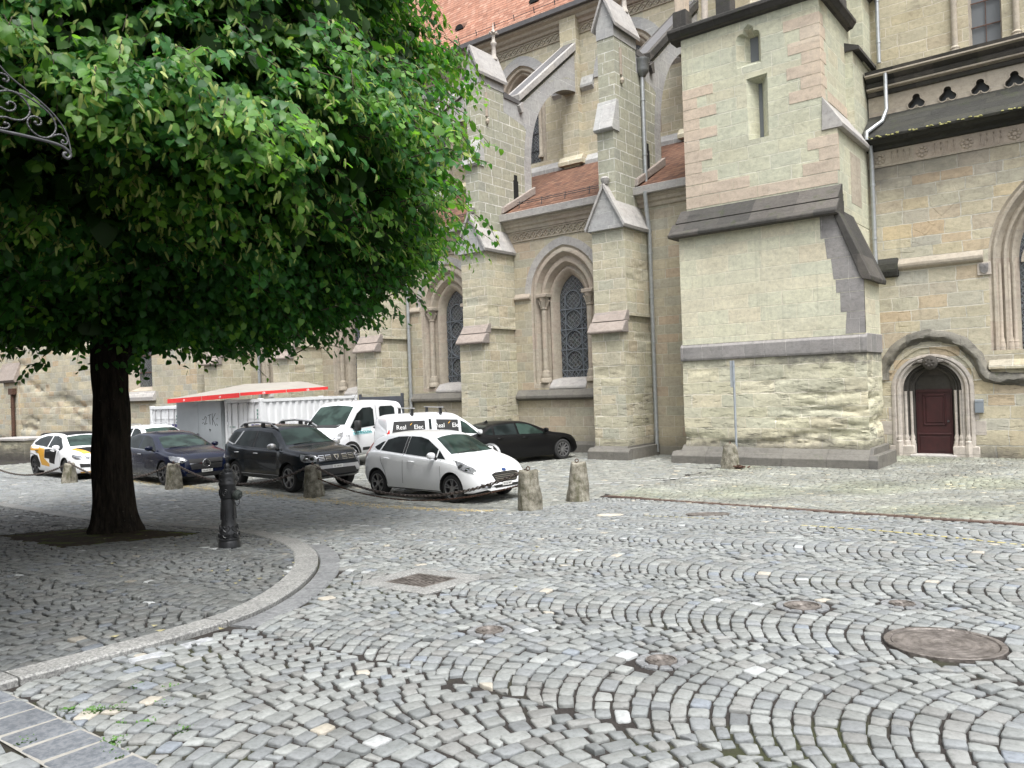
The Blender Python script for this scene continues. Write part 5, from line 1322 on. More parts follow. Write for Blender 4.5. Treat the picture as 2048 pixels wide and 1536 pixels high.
    def panel(s, name, poly, side, mat, off=.004, parent=None, res=.09, smooth=True, label=None):
        bm = bmesh.new()
        for t in tessellate_polygon([[Vector((p[0], p[1], 0)) for p in poly]]):
            bm.faces.new([bm.verts.new((poly[i][0], poly[i][1], 0)) for i in t])
        bmesh.ops.remove_doubles(bm, verts=bm.verts, dist=1e-5)
        P = np.array(poly)
        for a in (0, 1):
            for c in np.arange(P[:, a].min() + res, P[:, a].max(), res):
                no = (1, 0, 0) if a == 0 else (0, 1, 0)
                bmesh.ops.bisect_plane(bm, geom=bm.verts[:] + bm.edges[:] + bm.faces[:], plane_co=(c, c, 0), plane_no=no, dist=1e-5)
        D = {'L': ((0, 1, 0), (0, -1, 0)), 'R': ((0, -1, 0), (0, 1, 0)), 'F': ((1, 0, 0), (-1, 0, 0)), 'B': ((-1, 0, 0), (1, 0, 0)), 'T': ((0, 0, 1), (0, 0, -1))}[side]
        for v in bm.verts:
            u, w = v.co.x, v.co.y
            o = {'L': (u, 5, w), 'R': (u, -5, w), 'F': (6, u, w), 'B': (-6, u, w), 'T': (u, w, 6)}[side]
            hit, nr, _, _ = s.bvh.ray_cast(Vector(o), Vector(D[1]))
            if hit is None: hit, nr, _, _ = s.bvh.find_nearest(Vector(o) - Vector(D[0]) * (5 - s.W / 2 if side in 'LR' else 6 - s.L / 2))
            v.co = hit + nr * off if nr.dot(Vector(D[0])) > 0 else hit + Vector(D[0]) * off
        bmesh.ops.recalc_face_normals(bm, faces=bm.faces)
        f = bm.faces[0] if False else None
        av = sum((f.normal * f.calc_area() for f in bm.faces), Vector())
        if av.dot(Vector(D[0])) < 0: bmesh.ops.reverse_faces(bm, faces=bm.faces)
        me = bpy.data.meshes.new(name); bm.to_mesh(me); bm.free(); me.materials.append(mat)
        if smooth: me.shade_smooth()
        box_uv(me); o = link(name, me, parent or s.root)
        if label: o['label'] = label
        return o
    def both(s, name, poly, mat, **k): return [s.panel(name, poly, d, mat, **k) for d in 'LR']
    def seam(s, pts, name='door_gap', w=.009):
        for a, b in zip(pts, pts[1:]):
            d = Vector((b[0] - a[0], b[1] - a[1])).normalized(); n = Vector((-d.y, d.x)) * w / 2
            for sd in 'LR': s.panel(name, [(a[0] - n.x, a[1] - n.y), (b[0] - n.x, b[1] - n.y), (b[0] + n.x, b[1] + n.y), (a[0] + n.x, a[1] + n.y)], sd, M['void'], off=.003, res=.12)
    def handle(s, x, z, mat, l=.19):
        for sg in (-1, 1):
            h, nr, _, _ = s.bvh.ray_cast(Vector((x, sg * 5, z)), Vector((0, -sg, 0)))
            y = h.y; mb = MB(); mb.tube([(x - l / 2, y, z), (x - l / 2 + .03, y + sg * .035, z + .005), (x + l / 2 - .03, y + sg * .035, z + .005), (x + l / 2, y, z)], [.012, .016, .016, .012], 8)
            mb.build('door_handle', mat, s.root, 60)
    def mirror(s, x, z, cap, out=.20, size=(.09, .10, .075), low=None):
        for sg in (-1, 1):
            h, _, _, _ = s.bvh.ray_cast(Vector((x, sg * 5, z)), Vector((0, -sg, 0))); y = h.y
            mb = MB()
            n = 12; rings = []
            for k in range(7):
                t = k / 6; e = math.sin(PI * (.08 + .88 * t)) ** .45
                rings.append([(x + size[0] * e * math.copysign(abs(math.cos(2 * PI * i / n)) ** .6, math.cos(2 * PI * i / n)) * (1.0 if math.cos(2 * PI * i / n) > 0 else .5), y + sg * (.05 + out * t), z + .07 + size[2] * e * math.copysign(abs(math.sin(2 * PI * i / n)) ** .6, math.sin(2 * PI * i / n))) for i in range(n)])
            mb.loft(rings, True, True)
            if size[2] > .12: mb = MB(); mb.box(x - .05, x + .09, min(y + sg * .06, y + sg * .30), max(y + sg * .06, y + sg * .30), z - .08, z + .26, bev=.035)
            m = mb.build('door_mirror', cap, s.root, 50)
            mb = MB(); mb.tube([(x + .02, y - sg * .02, z - .02), (x + .01, y + sg * .07, z + .03)], [.04, .03], 8); mb.build('mirror_foot', low or M['black'], m, 50)
    def plate(s, txt, x=None, z=.4, side='F', w=.30, h=.08, dz=0):
        d = 1 if side == 'F' else -1
        hit, nr, _, _ = s.bvh.ray_cast(Vector((d * 6, 0, z)), Vector((-d, 0, 0))); x = hit.x + d * .012
        mb = MB(); mb.box(min(x, x + d * .008), max(x, x + d * .008), -w / 2, w / 2, z - h / 2, z + h / 2, bev=.003); p = mb.build('number_plate', M['plate'], s.root)
        text(txt, h * .72, M['ktext'], p, loc=(x + d * .0095, 0, z), rot=(PI / 2, 0, d * PI / 2), sx=.85); return p
    def wiper(s, pts):
        mb = MB(); q = []
        for x, y in pts:
            h, nr, _, _ = s.bvh.ray_cast(Vector((x, y, 6)), Vector((0, 0, -1))); q.append(h + nr * .012)
        mb.tube(q, .009, 6); mb.build('wiper', M['black'], s.root)

AL = (M['alloy'], 5, True, M['alloydk']); ALD = (M['alloydk'], 5, True, M['black']); AL10 = (M['alloy'], 10, False, M['black'])

# white hatchback nearest the two loose bollards
c = Car('hatchback_car', 'small white five door hatchback parked nose to the right behind the sagging chain', 3.97, 1.72, 1.48,
        [(-1.985, .55), (-1.98, .75), (-1.95, .98), (-1.88, 1.06), (-1.62, 1.32), (-1.48, 1.41), (-1.0, 1.475), (-.4, 1.49), (.1, 1.465), (.38, 1.40), (1.02, 1.02), (1.2, .97), (1.55, .87), (1.82, .74), (1.93, .64), (1.975, .50), (1.985, .40)],
        [(-1.985, .60), (-1.93, .95), (-1.6, 1.05), (-1.0, 1.02), (0, .95), (.8, .89), (1.1, .86), (1.5, .78), (1.85, .62), (1.985, .42)],
        [(-1.985, .36), (-1.75, .24), (-1.2, .19), (1.0, .17), (1.7, .2), (1.985, .27)], AL, (-1.335, 1.155), .305, M['pwhite'], (-12.48, 13.42, 0), R(-4), wroof=.68, flare=.012)
fi = c
c.both('side_window', [(-1.50, 1.13), (-1.36, 1.07), (-1.28, 1.065), (-1.18, 1.27), (-1.27, 1.25)], M['glass'])
c.both('side_window', [(-1.23, 1.06), (-.47, 1.005), (-.47, 1.385), (-.80, 1.375), (-1.12, 1.30)], M['glass'])
c.both('side_window', [(-.37, .998), (.62, .935), (.62, 1.12), (.20, 1.325), (-.05, 1.375), (-.37, 1.387)], M['glass'])
c.both('side_window', [(.66, .93), (.93, .915), (.66, 1.10)], M['glass'])
c.both('window_pillar', [(-.46, 1.01), (-.38, 1.005), (-.38, 1.38), (-.46, 1.38)], M['black'])
c.panel('windscreen', [(1.0, -.66), (1.04, -.35), (1.06, 0), (1.04, .35), (1.0, .66), (.40, .52), (.36, 0), (.40, -.52)], 'T', M['glassg'])
c.panel('rear_screen', [(-1.86, -.52), (-1.86, .52), (-1.56, .46), (-1.56, -.46)], 'T', M['glass'])
c.wiper([(1.03, -.5), (.98, 0), (1.0, .1)])
for d in 'LR': c.panel('headlight', [(1.26, .87), (1.45, .845), (1.68, .765), (1.86, .645), (1.80, .62), (1.62, .665), (1.42, .73)], d, M['lampglass'], off=.008, res=.035); c.panel('headlight_lens', [(1.42 + .05 * math.cos(k * PI / 5), .785 + .04 * math.sin(k * PI / 5)) for k in range(10)], d, M['black'], off=.014, res=.03); c.panel('headlight_lens', [(1.60 + .04 * math.cos(k * PI / 5), .725 + .032 * math.sin(k * PI / 5)) for k in range(10)], d, M['chrome'], off=.014, res=.03); c.panel('headlight_rim', [(1.22, .885), (1.26, .88), (1.45, .74), (1.40, .73)], d, M['black'], off=.006)
c.panel('grille', [(-.42, .60), (-.30, .635), (.30, .635), (.42, .60), (.33, .44), (.28, .42), (-.28, .42), (-.33, .44)], 'F', M['black'])
for k in range(5): z = .455 + k * .036; w_ = .30 + k * .022; c.panel('grille_bar', [(-w_, z), (w_, z), (w_, z + .010), (-w_, z + .010)], 'F', M['chrome'], off=.012)
c.panel('lower_intake', [(-.42, .375), (.42, .375), (.34, .315), (-.34, .315)], 'F', M['black'], off=.008)
for s_ in (-1, 1): c.panel('fog_lamp', [(s_ * .47, .385), (s_ * .70, .43), (s_ * .70, .36), (s_ * .52, .33)], 'F', M['black'], off=.014, res=.04); c.panel('fog_lamp_lens', [(s_ * .60, .40), (s_ * .65, .405), (s_ * .65, .365), (s_ * .60, .36)], 'F', M['lampglass'], off=.022, res=.03)
for d in 'LR': c.panel('tail_light', [(-1.93, .90), (-1.82, .87), (-1.72, .97), (-1.60, 1.21), (-1.67, 1.24), (-1.84, 1.07)], d, M['red'], off=.008, res=.05)
c.seam([(-.42, .24), (-.42, 1.0)]); c.seam([(.80, .26), (.84, .52), (.80, .90)]); c.seam([(-1.22, 1.03), (-1.16, .8), (-1.04, .62), (-.95, .30)]); c.seam([(-1.1, .23), (.84, .22)], 'sill_gap', .012)
c.seam([(1.16, .90), (1.4, .86), (1.7, .74)], 'bonnet_gap', .007)
c.handle(-.98, .885, M['pwhite']); c.handle(-.12, .835, M['pwhite']); c.mirror(.62, .93, M['pwhite'])
c.plate('VD 527 847', z=.385); text_o = c.panel('badge', [(.07 * math.cos(a * PI / 8), .668 + .028 * math.sin(a * PI / 8)) for a in range(16)], 'F', plain('blue_badge', (.02, .05, .16), .3), off=.012)
mb = MB(); mb.tube([(-.05, 0, 1.50), (-.22, 0, 1.66)], [.007, .003], 6); mb.build('aerial', M['black'], c.root)
c.both('sill', [(-1.0, .24), (.82, .235), (.82, .19), (-1.0, .2)], M['black'], off=.004)

# dark slate off-roader
c = Car('off_road_car', 'dark slate off-roader with silver roof rails between the blue saloon and the white hatchback', 4.34, 1.80, 1.63,
        [(-2.17, .62), (-2.165, .95), (-2.13, 1.12), (-2.05, 1.2), (-1.80, 1.50), (-1.68, 1.58), (-1.2, 1.63), (-.3, 1.64), (.2, 1.62), (.42, 1.56), (1.0, 1.15), (1.15, 1.10), (1.6, 1.06), (1.95, 1.0), (2.10, .90), (2.155, .72), (2.17, .55)],
        [(-2.17, .72), (-2.1, 1.1), (-1.9, 1.2), (-1.5, 1.10), (-1.1, 1.05), (0, 1.04), (.9, 1.03), (1.3, 1.0), (1.9, .92), (2.17, .62)],
        [(-2.17, .48), (-1.95, .34), (-1.3, .27), (1.2, .27), (1.9, .30), (2.17, .40)], AL, (-1.34, 1.33), .352, M['pslate'], (-17.75, 13.12, 0), R(-5), wroof=.70, flare=.035)
c.both('side_window', [(-1.82, 1.24), (-1.44, 1.16), (-1.24, 1.47), (-1.62, 1.46)], M['glass'])
c.both('side_window', [(-1.36, 1.13), (-.52, 1.085), (-.52, 1.50), (-1.12, 1.49)], M['glass'])
c.both('side_window', [(-.42, 1.085), (.78, 1.075), (.74, 1.16), (.24, 1.46), (-.42, 1.50)], M['glass'])
c.both('window_pillar', [(-.51, 1.09), (-.43, 1.09), (-.43, 1.5), (-.51, 1.5)], M['black'])
c.both('window_trim', [(-1.84, 1.21), (-1.46, 1.13), (-1.44, 1.155), (-1.82, 1.235)], M['silver'], off=.006); c.both('window_trim', [(-1.43, 1.15), (-1.38, 1.135), (-1.14, 1.49), (-1.22, 1.49)], M['silver'], off=.006)
c.panel('windscreen', [(.98, -.70), (1.02, 0), (.98, .70), (.44, .56), (.42, 0), (.44, -.56)], 'T', M['glassg'])
c.wiper([(1.0, -.5), (.97, .05)])
for d in 'LR':
    c.panel('headlight', [(1.78, .955), (1.98, .925), (2.1, .86), (2.1, .75), (1.95, .76), (1.86, .80)], d, M['lampglass'], off=.010, res=.05)
c.panel('headlight', [(.56, .905), (.80, .91), (.80, .76), (.58, .77)], 'F', M['lampglass'], off=.010); c.panel('headlight', [(-.56, .905), (-.80, .91), (-.80, .76), (-.58, .77)], 'F', M['lampglass'], off=.010)
c.panel('grille', [(-.55, .915), (.55, .915), (.56, .755), (-.56, .755)], 'F', M['black'], off=.008)
for s_ in (-1, 1):
    for yy, rr_ in ((.66, .045), (.755, .038)): c.panel('headlight_lens', [(s_ * yy + rr_ * math.cos(k * PI / 5), .835 + rr_ * math.sin(k * PI / 5)) for k in range(10)], 'F', M['black'], off=.020, res=.03); c.panel('headlight_reflector', [(s_ * yy + rr_ * .55 * math.cos(k * PI / 4), .838 + rr_ * .55 * math.sin(k * PI / 4)) for k in range(8)], 'F', M['chrome'], off=.026, res=.03)
for d in 'LR': c.panel('headlight_lens', [(1.90, .92), (2.0, .90), (1.98, .79), (1.90, .81)], d, M['black'], off=.018, res=.04); c.panel('headlight_lens', [(1.93, .895), (1.97, .885), (1.96, .82), (1.93, .83)], d, M['chrome'], off=.024, res=.04)
def gframe(y, z, w, h, t=.012):
    for q in ([(y - w, z + h - t), (y + w, z + h - t), (y + w, z + h), (y - w, z + h)], [(y - w, z - h), (y + w, z - h), (y + w, z - h + t), (y - w, z - h + t)], [(y - w, z - h), (y - w + t, z - h), (y - w + t, z + h), (y - w, z + h)], [(y + w - t, z - h), (y + w, z - h), (y + w, z + h), (y + w - t, z + h)]): c.panel('grille_frame', q, 'F', M['chrome'], off=.016)
for y in (-.43, -.24, .24, .43):
    for z in (.875, .80): gframe(y, z, .075, .026)
c.panel('badge', [(-.075, .90), (.075, .90), (.06, .83), (0, .765), (-.06, .83)], 'F', M['chrome'], off=.02); c.panel('badge_centre', [(-.035, .875), (.035, .875), (.025, .83), (0, .80), (-.025, .83)], 'F', M['black'], off=.024)
c.panel('bumper_trim', [(-.72, .40), (-.62, .66), (.62, .66), (.72, .40), (.60, .40), (.52, .575), (-.52, .575), (-.60, .40)], 'F', M['silverpl'], off=.012)
c.panel('lower_intake', [(-.52, .57), (.52, .57), (.60, .42), (-.60, .42)], 'F', M['black'], off=.008); c.panel('skid_plate', [(-.72, .39), (.72, .39), (.6, .34), (-.6, .34)], 'F', M['silverpl'], off=.01)
for d in 'LR': c.panel('tail_light', [(-2.14, 1.12), (-2.0, 1.12), (-2.02, .92), (-2.15, .92)], d, M['red'], off=.008)
c.seam([(-.47, .40), (-.47, 1.07)]); c.seam([(.88, .40), (.90, .80), (.82, 1.05)]); c.seam([(-1.36, 1.1), (-1.25, .85), (-1.0, .60), (-.9, .42)])
c.both('sill', [(-.95, .40), (.93, .40), (.93, .28), (-.95, .28)], M['black'], off=.006); c.both('sill_strip', [(-.93, .41), (.9, .41), (.9, .395), (-.93, .395)], M['silverpl'], off=.010)
c.handle(-1.15, .94, M['silver'], .17); c.handle(-.22, .93, M['silver'], .17); c.mirror(.72, 1.06, M['silver'], size=(.10, .1, .085), out=.22)
c.plate('VD 540 857', z=.62)
for s_ in (-1, 1):
    y = s_ * .57
    mb = MB(); mb.tube([(-1.52, y, 1.60), (-1.30, y, 1.70), (-.6, y, 1.735), (.05, y, 1.70), (.42, y * 1.02, 1.56)], [.026, .03, .03, .03, .024], 8); rr = mb.build('roof_rail', M['silver'], c.root, 60)
    for x in (-1.25, -.35, .15): mb = MB(); mb.box(x - .08, x + .08, y - .025, y + .025, 1.6, 1.70, bev=.01); mb.build('rail_foot', M['black'], rr)

# dark blue saloon
c = Car('saloon_car', 'midnight blue saloon with a round star in its grille right of the lime trunk', 4.92, 1.85, 1.46,
        [(-2.46, .60), (-2.44, .88), (-2.36, 1.0), (-2.0, 1.06), (-1.7, 1.12), (-1.1, 1.38), (-.7, 1.45), (-.1, 1.465), (.3, 1.43), (.55, 1.36), (1.28, 1.02), (1.5, .98), (1.95, .92), (2.25, .84), (2.38, .74), (2.44, .58), (2.46, .42)],
        [(-2.46, .66), (-2.3, .95), (-1.7, 1.0), (-.6, .98), (.6, .95), (1.2, .93), (1.8, .86), (2.3, .72), (2.46, .5)],
        [(-2.46, .36), (-2.2, .25), (-1.5, .18), (1.5, .17), (2.2, .19), (2.46, .24)], ALD, (-1.31, 1.63), .335, M['pnight'], (-23.0, 12.62, 0), R(-6), wroof=.69)
c.both('side_window', [(-1.52, 1.06), (-1.15, 1.015), (-1.15, 1.27), (-1.3, 1.20)], M['glass']); c.both('side_window', [(-1.1, 1.01), (-.22, .985), (-.22, 1.37), (-.62, 1.37), (-1.1, 1.29)], M['glass'])
c.both('side_window', [(-.14, .985), (1.02, .965), (.98, 1.02), (.42, 1.30), (.1, 1.36), (-.14, 1.37)], M['glass'])
c.both('window_trim', [(-1.55, 1.045), (-1.15, .995), (1.05, .945), (1.05, .96), (-1.15, 1.01), (-1.5, 1.06)], M['chrome'], off=.006)
c.panel('windscreen', [(1.26, -.70), (1.32, 0), (1.26, .70), (.60, .57), (.56, 0), (.60, -.57)], 'T', M['glassg']); c.panel('rear_screen', [(-1.75, -.58), (-1.75, .58), (-1.15, .50), (-1.15, -.50)], 'T', M['glass'])
for s_ in (-1, 1): c.panel('headlight', [(s_ * .52, .70), (s_ * .60, .79), (s_ * .86, .83), (s_ * .84, .70), (s_ * .66, .63)], 'F', M['lampdark'], off=.008, res=.06)
for d in 'LR': c.panel('headlight', [(1.92, .835), (2.1, .83), (2.28, .76), (2.28, .66), (2.1, .70)], d, M['lampdark'], off=.008)
c.panel('grille', [(-.50, .72), (.50, .72), (.44, .44), (-.44, .44)], 'F', M['black'], off=.008)
for s_ in (-1, 1): c.panel('grille_bar', [(s_ * .12, .61), (s_ * .48, .61), (s_ * .48, .585), (s_ * .12, .585)], 'F', M['chrome'], off=.016)
for k in range(4): z = .46 + .024 * k; c.panel('grille_mesh', [(-.43, z), (.43, z), (.43, z + .006), (-.43, z + .006)], 'F', M['alloydk'], off=.012)
h_, _, _, _ = c.bvh.ray_cast(Vector((6, 0, .6)), Vector((-1, 0, 0)))
mb = MB(); mb.lathe([(.105, h_.x + .01), (.12, h_.x + .025), (.105, h_.x + .03), (.095, h_.x + .02)], 28, (0, 0, .6), 'x', cap=False)
for k in range(3): a = PI / 2 + k * 2 * PI / 3; mb.bar((h_.x + .02, 0, .6), (h_.x + .02, .1 * math.cos(a), .6 + .1 * math.sin(a)), .02, .012)
mb.build('badge', M['chrome'], c.root)
c.panel('lower_intake', [(-.62, .34), (.62, .34), (.55, .25), (-.55, .25)], 'F', M['black'], off=.008); c.plate('VD 451 997', z=.385, w=.32)
c.seam([(-.18, .3), (-.18, .97)]); c.seam([(1.0, .3), (1.06, .6), (1.0, .93)]); c.seam([(-1.1, .99), (-1.0, .7), (-.85, .4)])
c.handle(-.95, .86, M['chrome']); c.handle(.05, .84, M['chrome']); c.mirror(.92, .96, M['pnight']); c.wiper([(1.3, -.55), (1.25, 0)])
c.panel('bonnet_line', [(1.5, -.55), (2.2, -.42), (2.2, -.40), (1.5, -.53)], 'T', M['black'], off=.002)

# race-striped hatchback
c = Car('hatchback_car', 'white hatchback with yellow and black angular racing stripes parked left of the lime trunk', 4.36, 1.81, 1.44,
        [(-2.18, .6), (-2.17, .85), (-2.1, 1.02), (-2.0, 1.08), (-1.72, 1.28), (-1.5, 1.38), (-1.0, 1.44), (-.3, 1.45), (.15, 1.43), (.42, 1.36), (1.12, 1.02), (1.3, .97), (1.75, .90), (2.0, .80), (2.12, .68), (2.17, .5), (2.18, .4)],
        [(-2.18, .62), (-2.05, 1.0), (-1.7, 1.04), (-.8, .98), (.4, .93), (1.1, .90), (1.7, .82), (2.1, .66), (2.18, .48)],
        [(-2.18, .36), (-1.95, .24), (-1.3, .18), (1.2, .17), (1.9, .18), (2.18, .22)], ALD, (-1.42, 1.25), .325, M['pwhite'], (-27.75, 12.05, 0), R(-3), wroof=.68, flare=.02)
c.both('side_window', [(-1.62, 1.10), (-1.42, 1.045), (-.42, .985), (-.42, 1.34), (-.9, 1.34), (-1.35, 1.25)], M['glass']); c.both('side_window', [(-.34, .98), (.86, .94), (.82, 1.0), (.30, 1.28), (0, 1.34), (-.34, 1.345)], M['glass'])
c.both('yellow_stripe', [(-2.0, .86), (-1.95, 1.02), (-1.5, 1.02), (-.7, .955), (-.5, .94), (-.5, .62), (-.05, .45), (-.05, .36), (-.75, .40), (-.98, .76), (-1.3, .86)], M['pyel'], off=.003)
c.both('black_stripe', [(-.48, .96), (.55, .90), (.42, .55), (.40, .46), (-.05, .50), (-.05, .62), (-.48, .64)], M['pblack'], off=.004); c.both('black_stripe', [(-1.85, .76), (-1.05, .70), (-.85, .44), (-.9, .30), (-1.0, .3), (-1.42, .75)], M['pblack'], off=.004)
c.panel('black_bonnet', [(1.30, -.60), (1.30, .60), (1.98, .36), (1.98, -.36)], 'T', M['pblack'], off=.004)
for s_ in (-1, 1): c.panel('yellow_stripe', [(1.30, s_ * .62), (1.40, s_ * .76), (1.95, s_ * .60), (1.97, s_ * .37)], 'T', M['pyel'], off=.005)
c.panel('black_roof', [(-1.5, -.52), (-1.5, .52), (.38, .50), (.38, -.50)], 'T', M['pblack'], off=.004)
c.panel('windscreen', [(1.1, -.68), (1.15, 0), (1.1, .68), (.47, .55), (.43, 0), (.47, -.55)], 'T', M['glassg'])
for s_ in (-1, 1): c.panel('headlight', [(s_ * .46, .71), (s_ * .80, .78), (s_ * .80, .66), (s_ * .50, .65)], 'F', M['lampdark'], off=.01); c.panel('fog_lamp', [(s_ * .5, .5), (s_ * .76, .52), (s_ * .74, .4), (s_ * .5, .4)], 'F', M['black'], off=.01)
for d in 'LR': c.panel('headlight', [(1.7, .80), (1.95, .76), (2.08, .70), (2.08, .63), (1.9, .66), (1.74, .74)], d, M['lampdark'], off=.01)
c.panel('grille', [(-.44, .68), (.44, .68), (.44, .60), (-.44, .60)], 'F', M['black'], off=.01); c.panel('lower_intake', [(-.45, .52), (.45, .52), (.42, .3), (-.42, .3)], 'F', M['black'], off=.01); c.panel('yellow_lip', [(-.75, .27), (.75, .27), (.72, .235), (-.72, .235)], 'F', M['pyel'], off=.012)
c.seam([(-.38, .3), (-.38, .97)]); c.seam([(.85, .3), (.9, .6), (.85, .9)]); c.handle(-1.1, .86, M['black']); c.handle(-.12, .84, M['black']); c.mirror(.72, .94, M['pwhite']); c.plate('VD 318 204', z=.44)
mb = MB(); mb.prism([(-1.86, 1.36), (-1.55, 1.42), (-1.5, 1.38), (-1.82, 1.33)], 'y', -.55, .55, bev=.01); mb.build('roof_spoiler', M['pblack'], c.root)

# pale estate car mostly hidden by the trunk
c = Car('estate_car', 'white estate car half hidden behind the lime trunk in the back row', 4.6, 1.82, 1.48,
        [(-2.3, .6), (-2.28, .95), (-2.2, 1.08), (-1.95, 1.36), (-1.8, 1.43), (-1.0, 1.48), (0, 1.48), (.35, 1.43), (1.1, 1.04), (1.3, .99), (1.85, .9), (2.15, .78), (2.28, .6), (2.3, .42)],
        [(-2.3, .66), (-2.2, 1.0), (-1.6, 1.02), (0, .98), (1.0, .93), (1.7, .85), (2.2, .68), (2.3, .5)], [(-2.3, .36), (-1.9, .22), (1.9, .18), (2.3, .24)], AL, (-1.35, 1.38), .32, M['pwhite'], (-29.0, 15.35, 0), R(-4), wroof=.7)
c.both('side_window', [(-1.9, 1.14), (-1.2, 1.06), (-1.2, 1.37), (-1.75, 1.36)], M['glass']); c.both('side_window', [(-1.12, 1.055), (-.3, 1.02), (-.3, 1.385), (-1.12, 1.37)], M['glass']); c.both('side_window', [(-.22, 1.015), (.9, .97), (.3, 1.33), (0, 1.385), (-.22, 1.385)], M['glass'])
c.panel('windscreen', [(1.08, -.68), (1.08, .68), (.42, .56), (.42, -.56)], 'T', M['glassg']); c.mirror(.78, .97, M['pwhite'])
for s_ in (-1, 1):
    mb = MB(); mb.tube([(-1.7, s_ * .56, 1.44), (-1.55, s_ * .56, 1.52), (0, s_ * .56, 1.545), (.2, s_ * .56, 1.46)], .018, 8); mb.build('roof_rail', M['silver'], c.root)
for s_ in (-1, 1): c.panel('headlight', [(s_ * .5, .72), (s_ * .82, .8), (s_ * .82, .66), (s_ * .5, .64)], 'F', M['lampglass'], off=.008)
c.seam([(-.26, .3), (-.26, 1.0)]); c.seam([(.9, .3), (.95, .95)])

# black saloon nose-in by the church
def atd(px, d):                                                     # helper for the two angled cars
    return F0 * d + R0 * ((px - 1024) / 1580 * d)
c = Car('saloon_car', 'matt black saloon parked nose towards the church wall between two buttresses', 4.70, 1.80, 1.352,
        [(-2.35, 0.567), (-2.33, 0.869), (-2.26, 0.964), (-1.9, 1.002), (-1.65, 1.040), (-1.05, 1.276), (-.6, 1.347), (-.1, 1.351), (.3, 1.314), (.5, 1.257), (1.2, 0.945), (1.45, 0.907), (1.9, 0.850), (2.2, 0.737), (2.31, 0.586), (2.35, 0.397)],
        [(-2.35, 0.624), (-2.2, 0.898), (-1.6, 0.936), (-.5, 0.917), (.6, 0.879), (1.15, 0.860), (1.8, 0.775), (2.2, 0.643), (2.35, 0.472)],
        [(-2.35, 0.340), (-2.1, 0.227), (-1.4, 0.161), (1.5, 0.151), (2.1, 0.170), (2.35, 0.227)], AL10, (-1.28, 1.57), .335, M['pblack'], (-16.0, 20.4, 0), R(72), wroof=.68)
c.both('side_window', [(-1.45, 0.988), (-1.12, 0.954), (-1.08, 1.181), (-1.2, 1.134)], M['glass']); c.both('side_window', [(-1.04, 0.950), (-.2, 0.926), (-.2, 1.266), (-.6, 1.266), (-1.0, 1.200)], M['glass']); c.both('side_window', [(-.12, 0.926), (.92, 0.898), (.4, 1.191), (.1, 1.257), (-.12, 1.266)], M['glassg'])
c.panel('windscreen', [(1.18, -.68), (1.18, .68), (.55, .55), (.55, -.55)], 'T', M['glassg']); c.panel('rear_screen', [(-1.72, -.60), (-1.72, .60), (-1.10, .50), (-1.10, -.50)], 'T', M['glass'])
for s_ in (-1, 1): c.panel('tail_light', [(s_ * .40, .86), (s_ * .86, .88), (s_ * .86, .74), (s_ * .45, .78)], 'B', M['red'], off=.01)
for d in 'LR': c.panel('tail_light', [(-2.25, .88), (-2.02, .87), (-2.06, .76), (-2.27, .74)], d, M['red'], off=.01)
c.seam([(-.16, 0.283), (-.16, 0.917)]); c.seam([(.95, 0.283), (1.0, 0.850)]); c.seam([(-1.0, 0.926), (-.85, 0.378)]); c.handle(-.9, .84, M['pblack']); c.handle(.05, .82, M['pblack']); c.mirror(.85, .94, M['pblack'])
mb = MB(); mb.prism([(-1.0, 1.31), (-.82, 1.40), (-.78, 1.33)], 'y', -.02, .02, bev=.005); mb.build('roof_fin', M['pblack'], c.root); c.plate('VD 176 305', z=.62, side='B', w=.42)

# small electrician's van
c = Car('panel_van', 'white electrician van with roof bars and black lettered windows behind the white hatchback', 3.95, 1.76, 1.72,
        [(-1.97, .6), (-1.97, 1.15), (-1.94, 1.55), (-1.86, 1.68), (-1.6, 1.73), (-.5, 1.745), (.1, 1.72), (.32, 1.66), (1.05, 1.10), (1.2, 1.02), (1.6, .90), (1.88, .76), (1.95, .58), (1.97, .42)],
        [(-1.97, 1.05), (-1.9, 1.12), (-1, 1.1), (.6, 1.03), (1.1, .97), (1.6, .84), (1.88, .7), (1.97, .5)], [(-1.97, .34), (-1.7, .24), (1.6, .2), (1.97, .26)], AL, (-1.25, 1.2), .305, M['pvan'], (-16.95, 18.24, 0), R(62), wroof=.80, cat='van', nose=(.72, .7))
c.both('side_window', [(-1.84, 1.08), (-.78, 1.10), (-.78, 1.52), (-1.74, 1.53)], M['black'], off=.005); c.both('side_vent', [(-.66, 1.25), (-.58, 1.25), (-.58, 1.56), (-.66, 1.56)], M['glass'], off=.005); c.both('side_window', [(-.42, 1.10), (.28, 1.09), (.28, 1.50), (-.42, 1.54)], M['black'], off=.005); c.both('side_window', [(.36, 1.08), (.92, 1.04), (.54, 1.38), (.36, 1.48)], M['glassg'], off=.005)
c.panel('windscreen', [(1.02, -.70), (1.02, .70), (.38, .60), (.38, -.60)], 'T', M['glassg'])
def lt(s, x, z, size, mat, nm='lettering', side=-1, **k):
    h, nr, _, _ = c.bvh.ray_cast(Vector((x, side * 5, z)), Vector((0, -side, 0)))
    al = math.atan2(nr.z, abs(nr.y))
    return text(s, size, mat, c.root, nm, loc=(x, h.y + side * .014, z), rot=(PI / 2 - al if side < 0 else PI / 2 - al, 0, 0 if side < 0 else PI), **k)
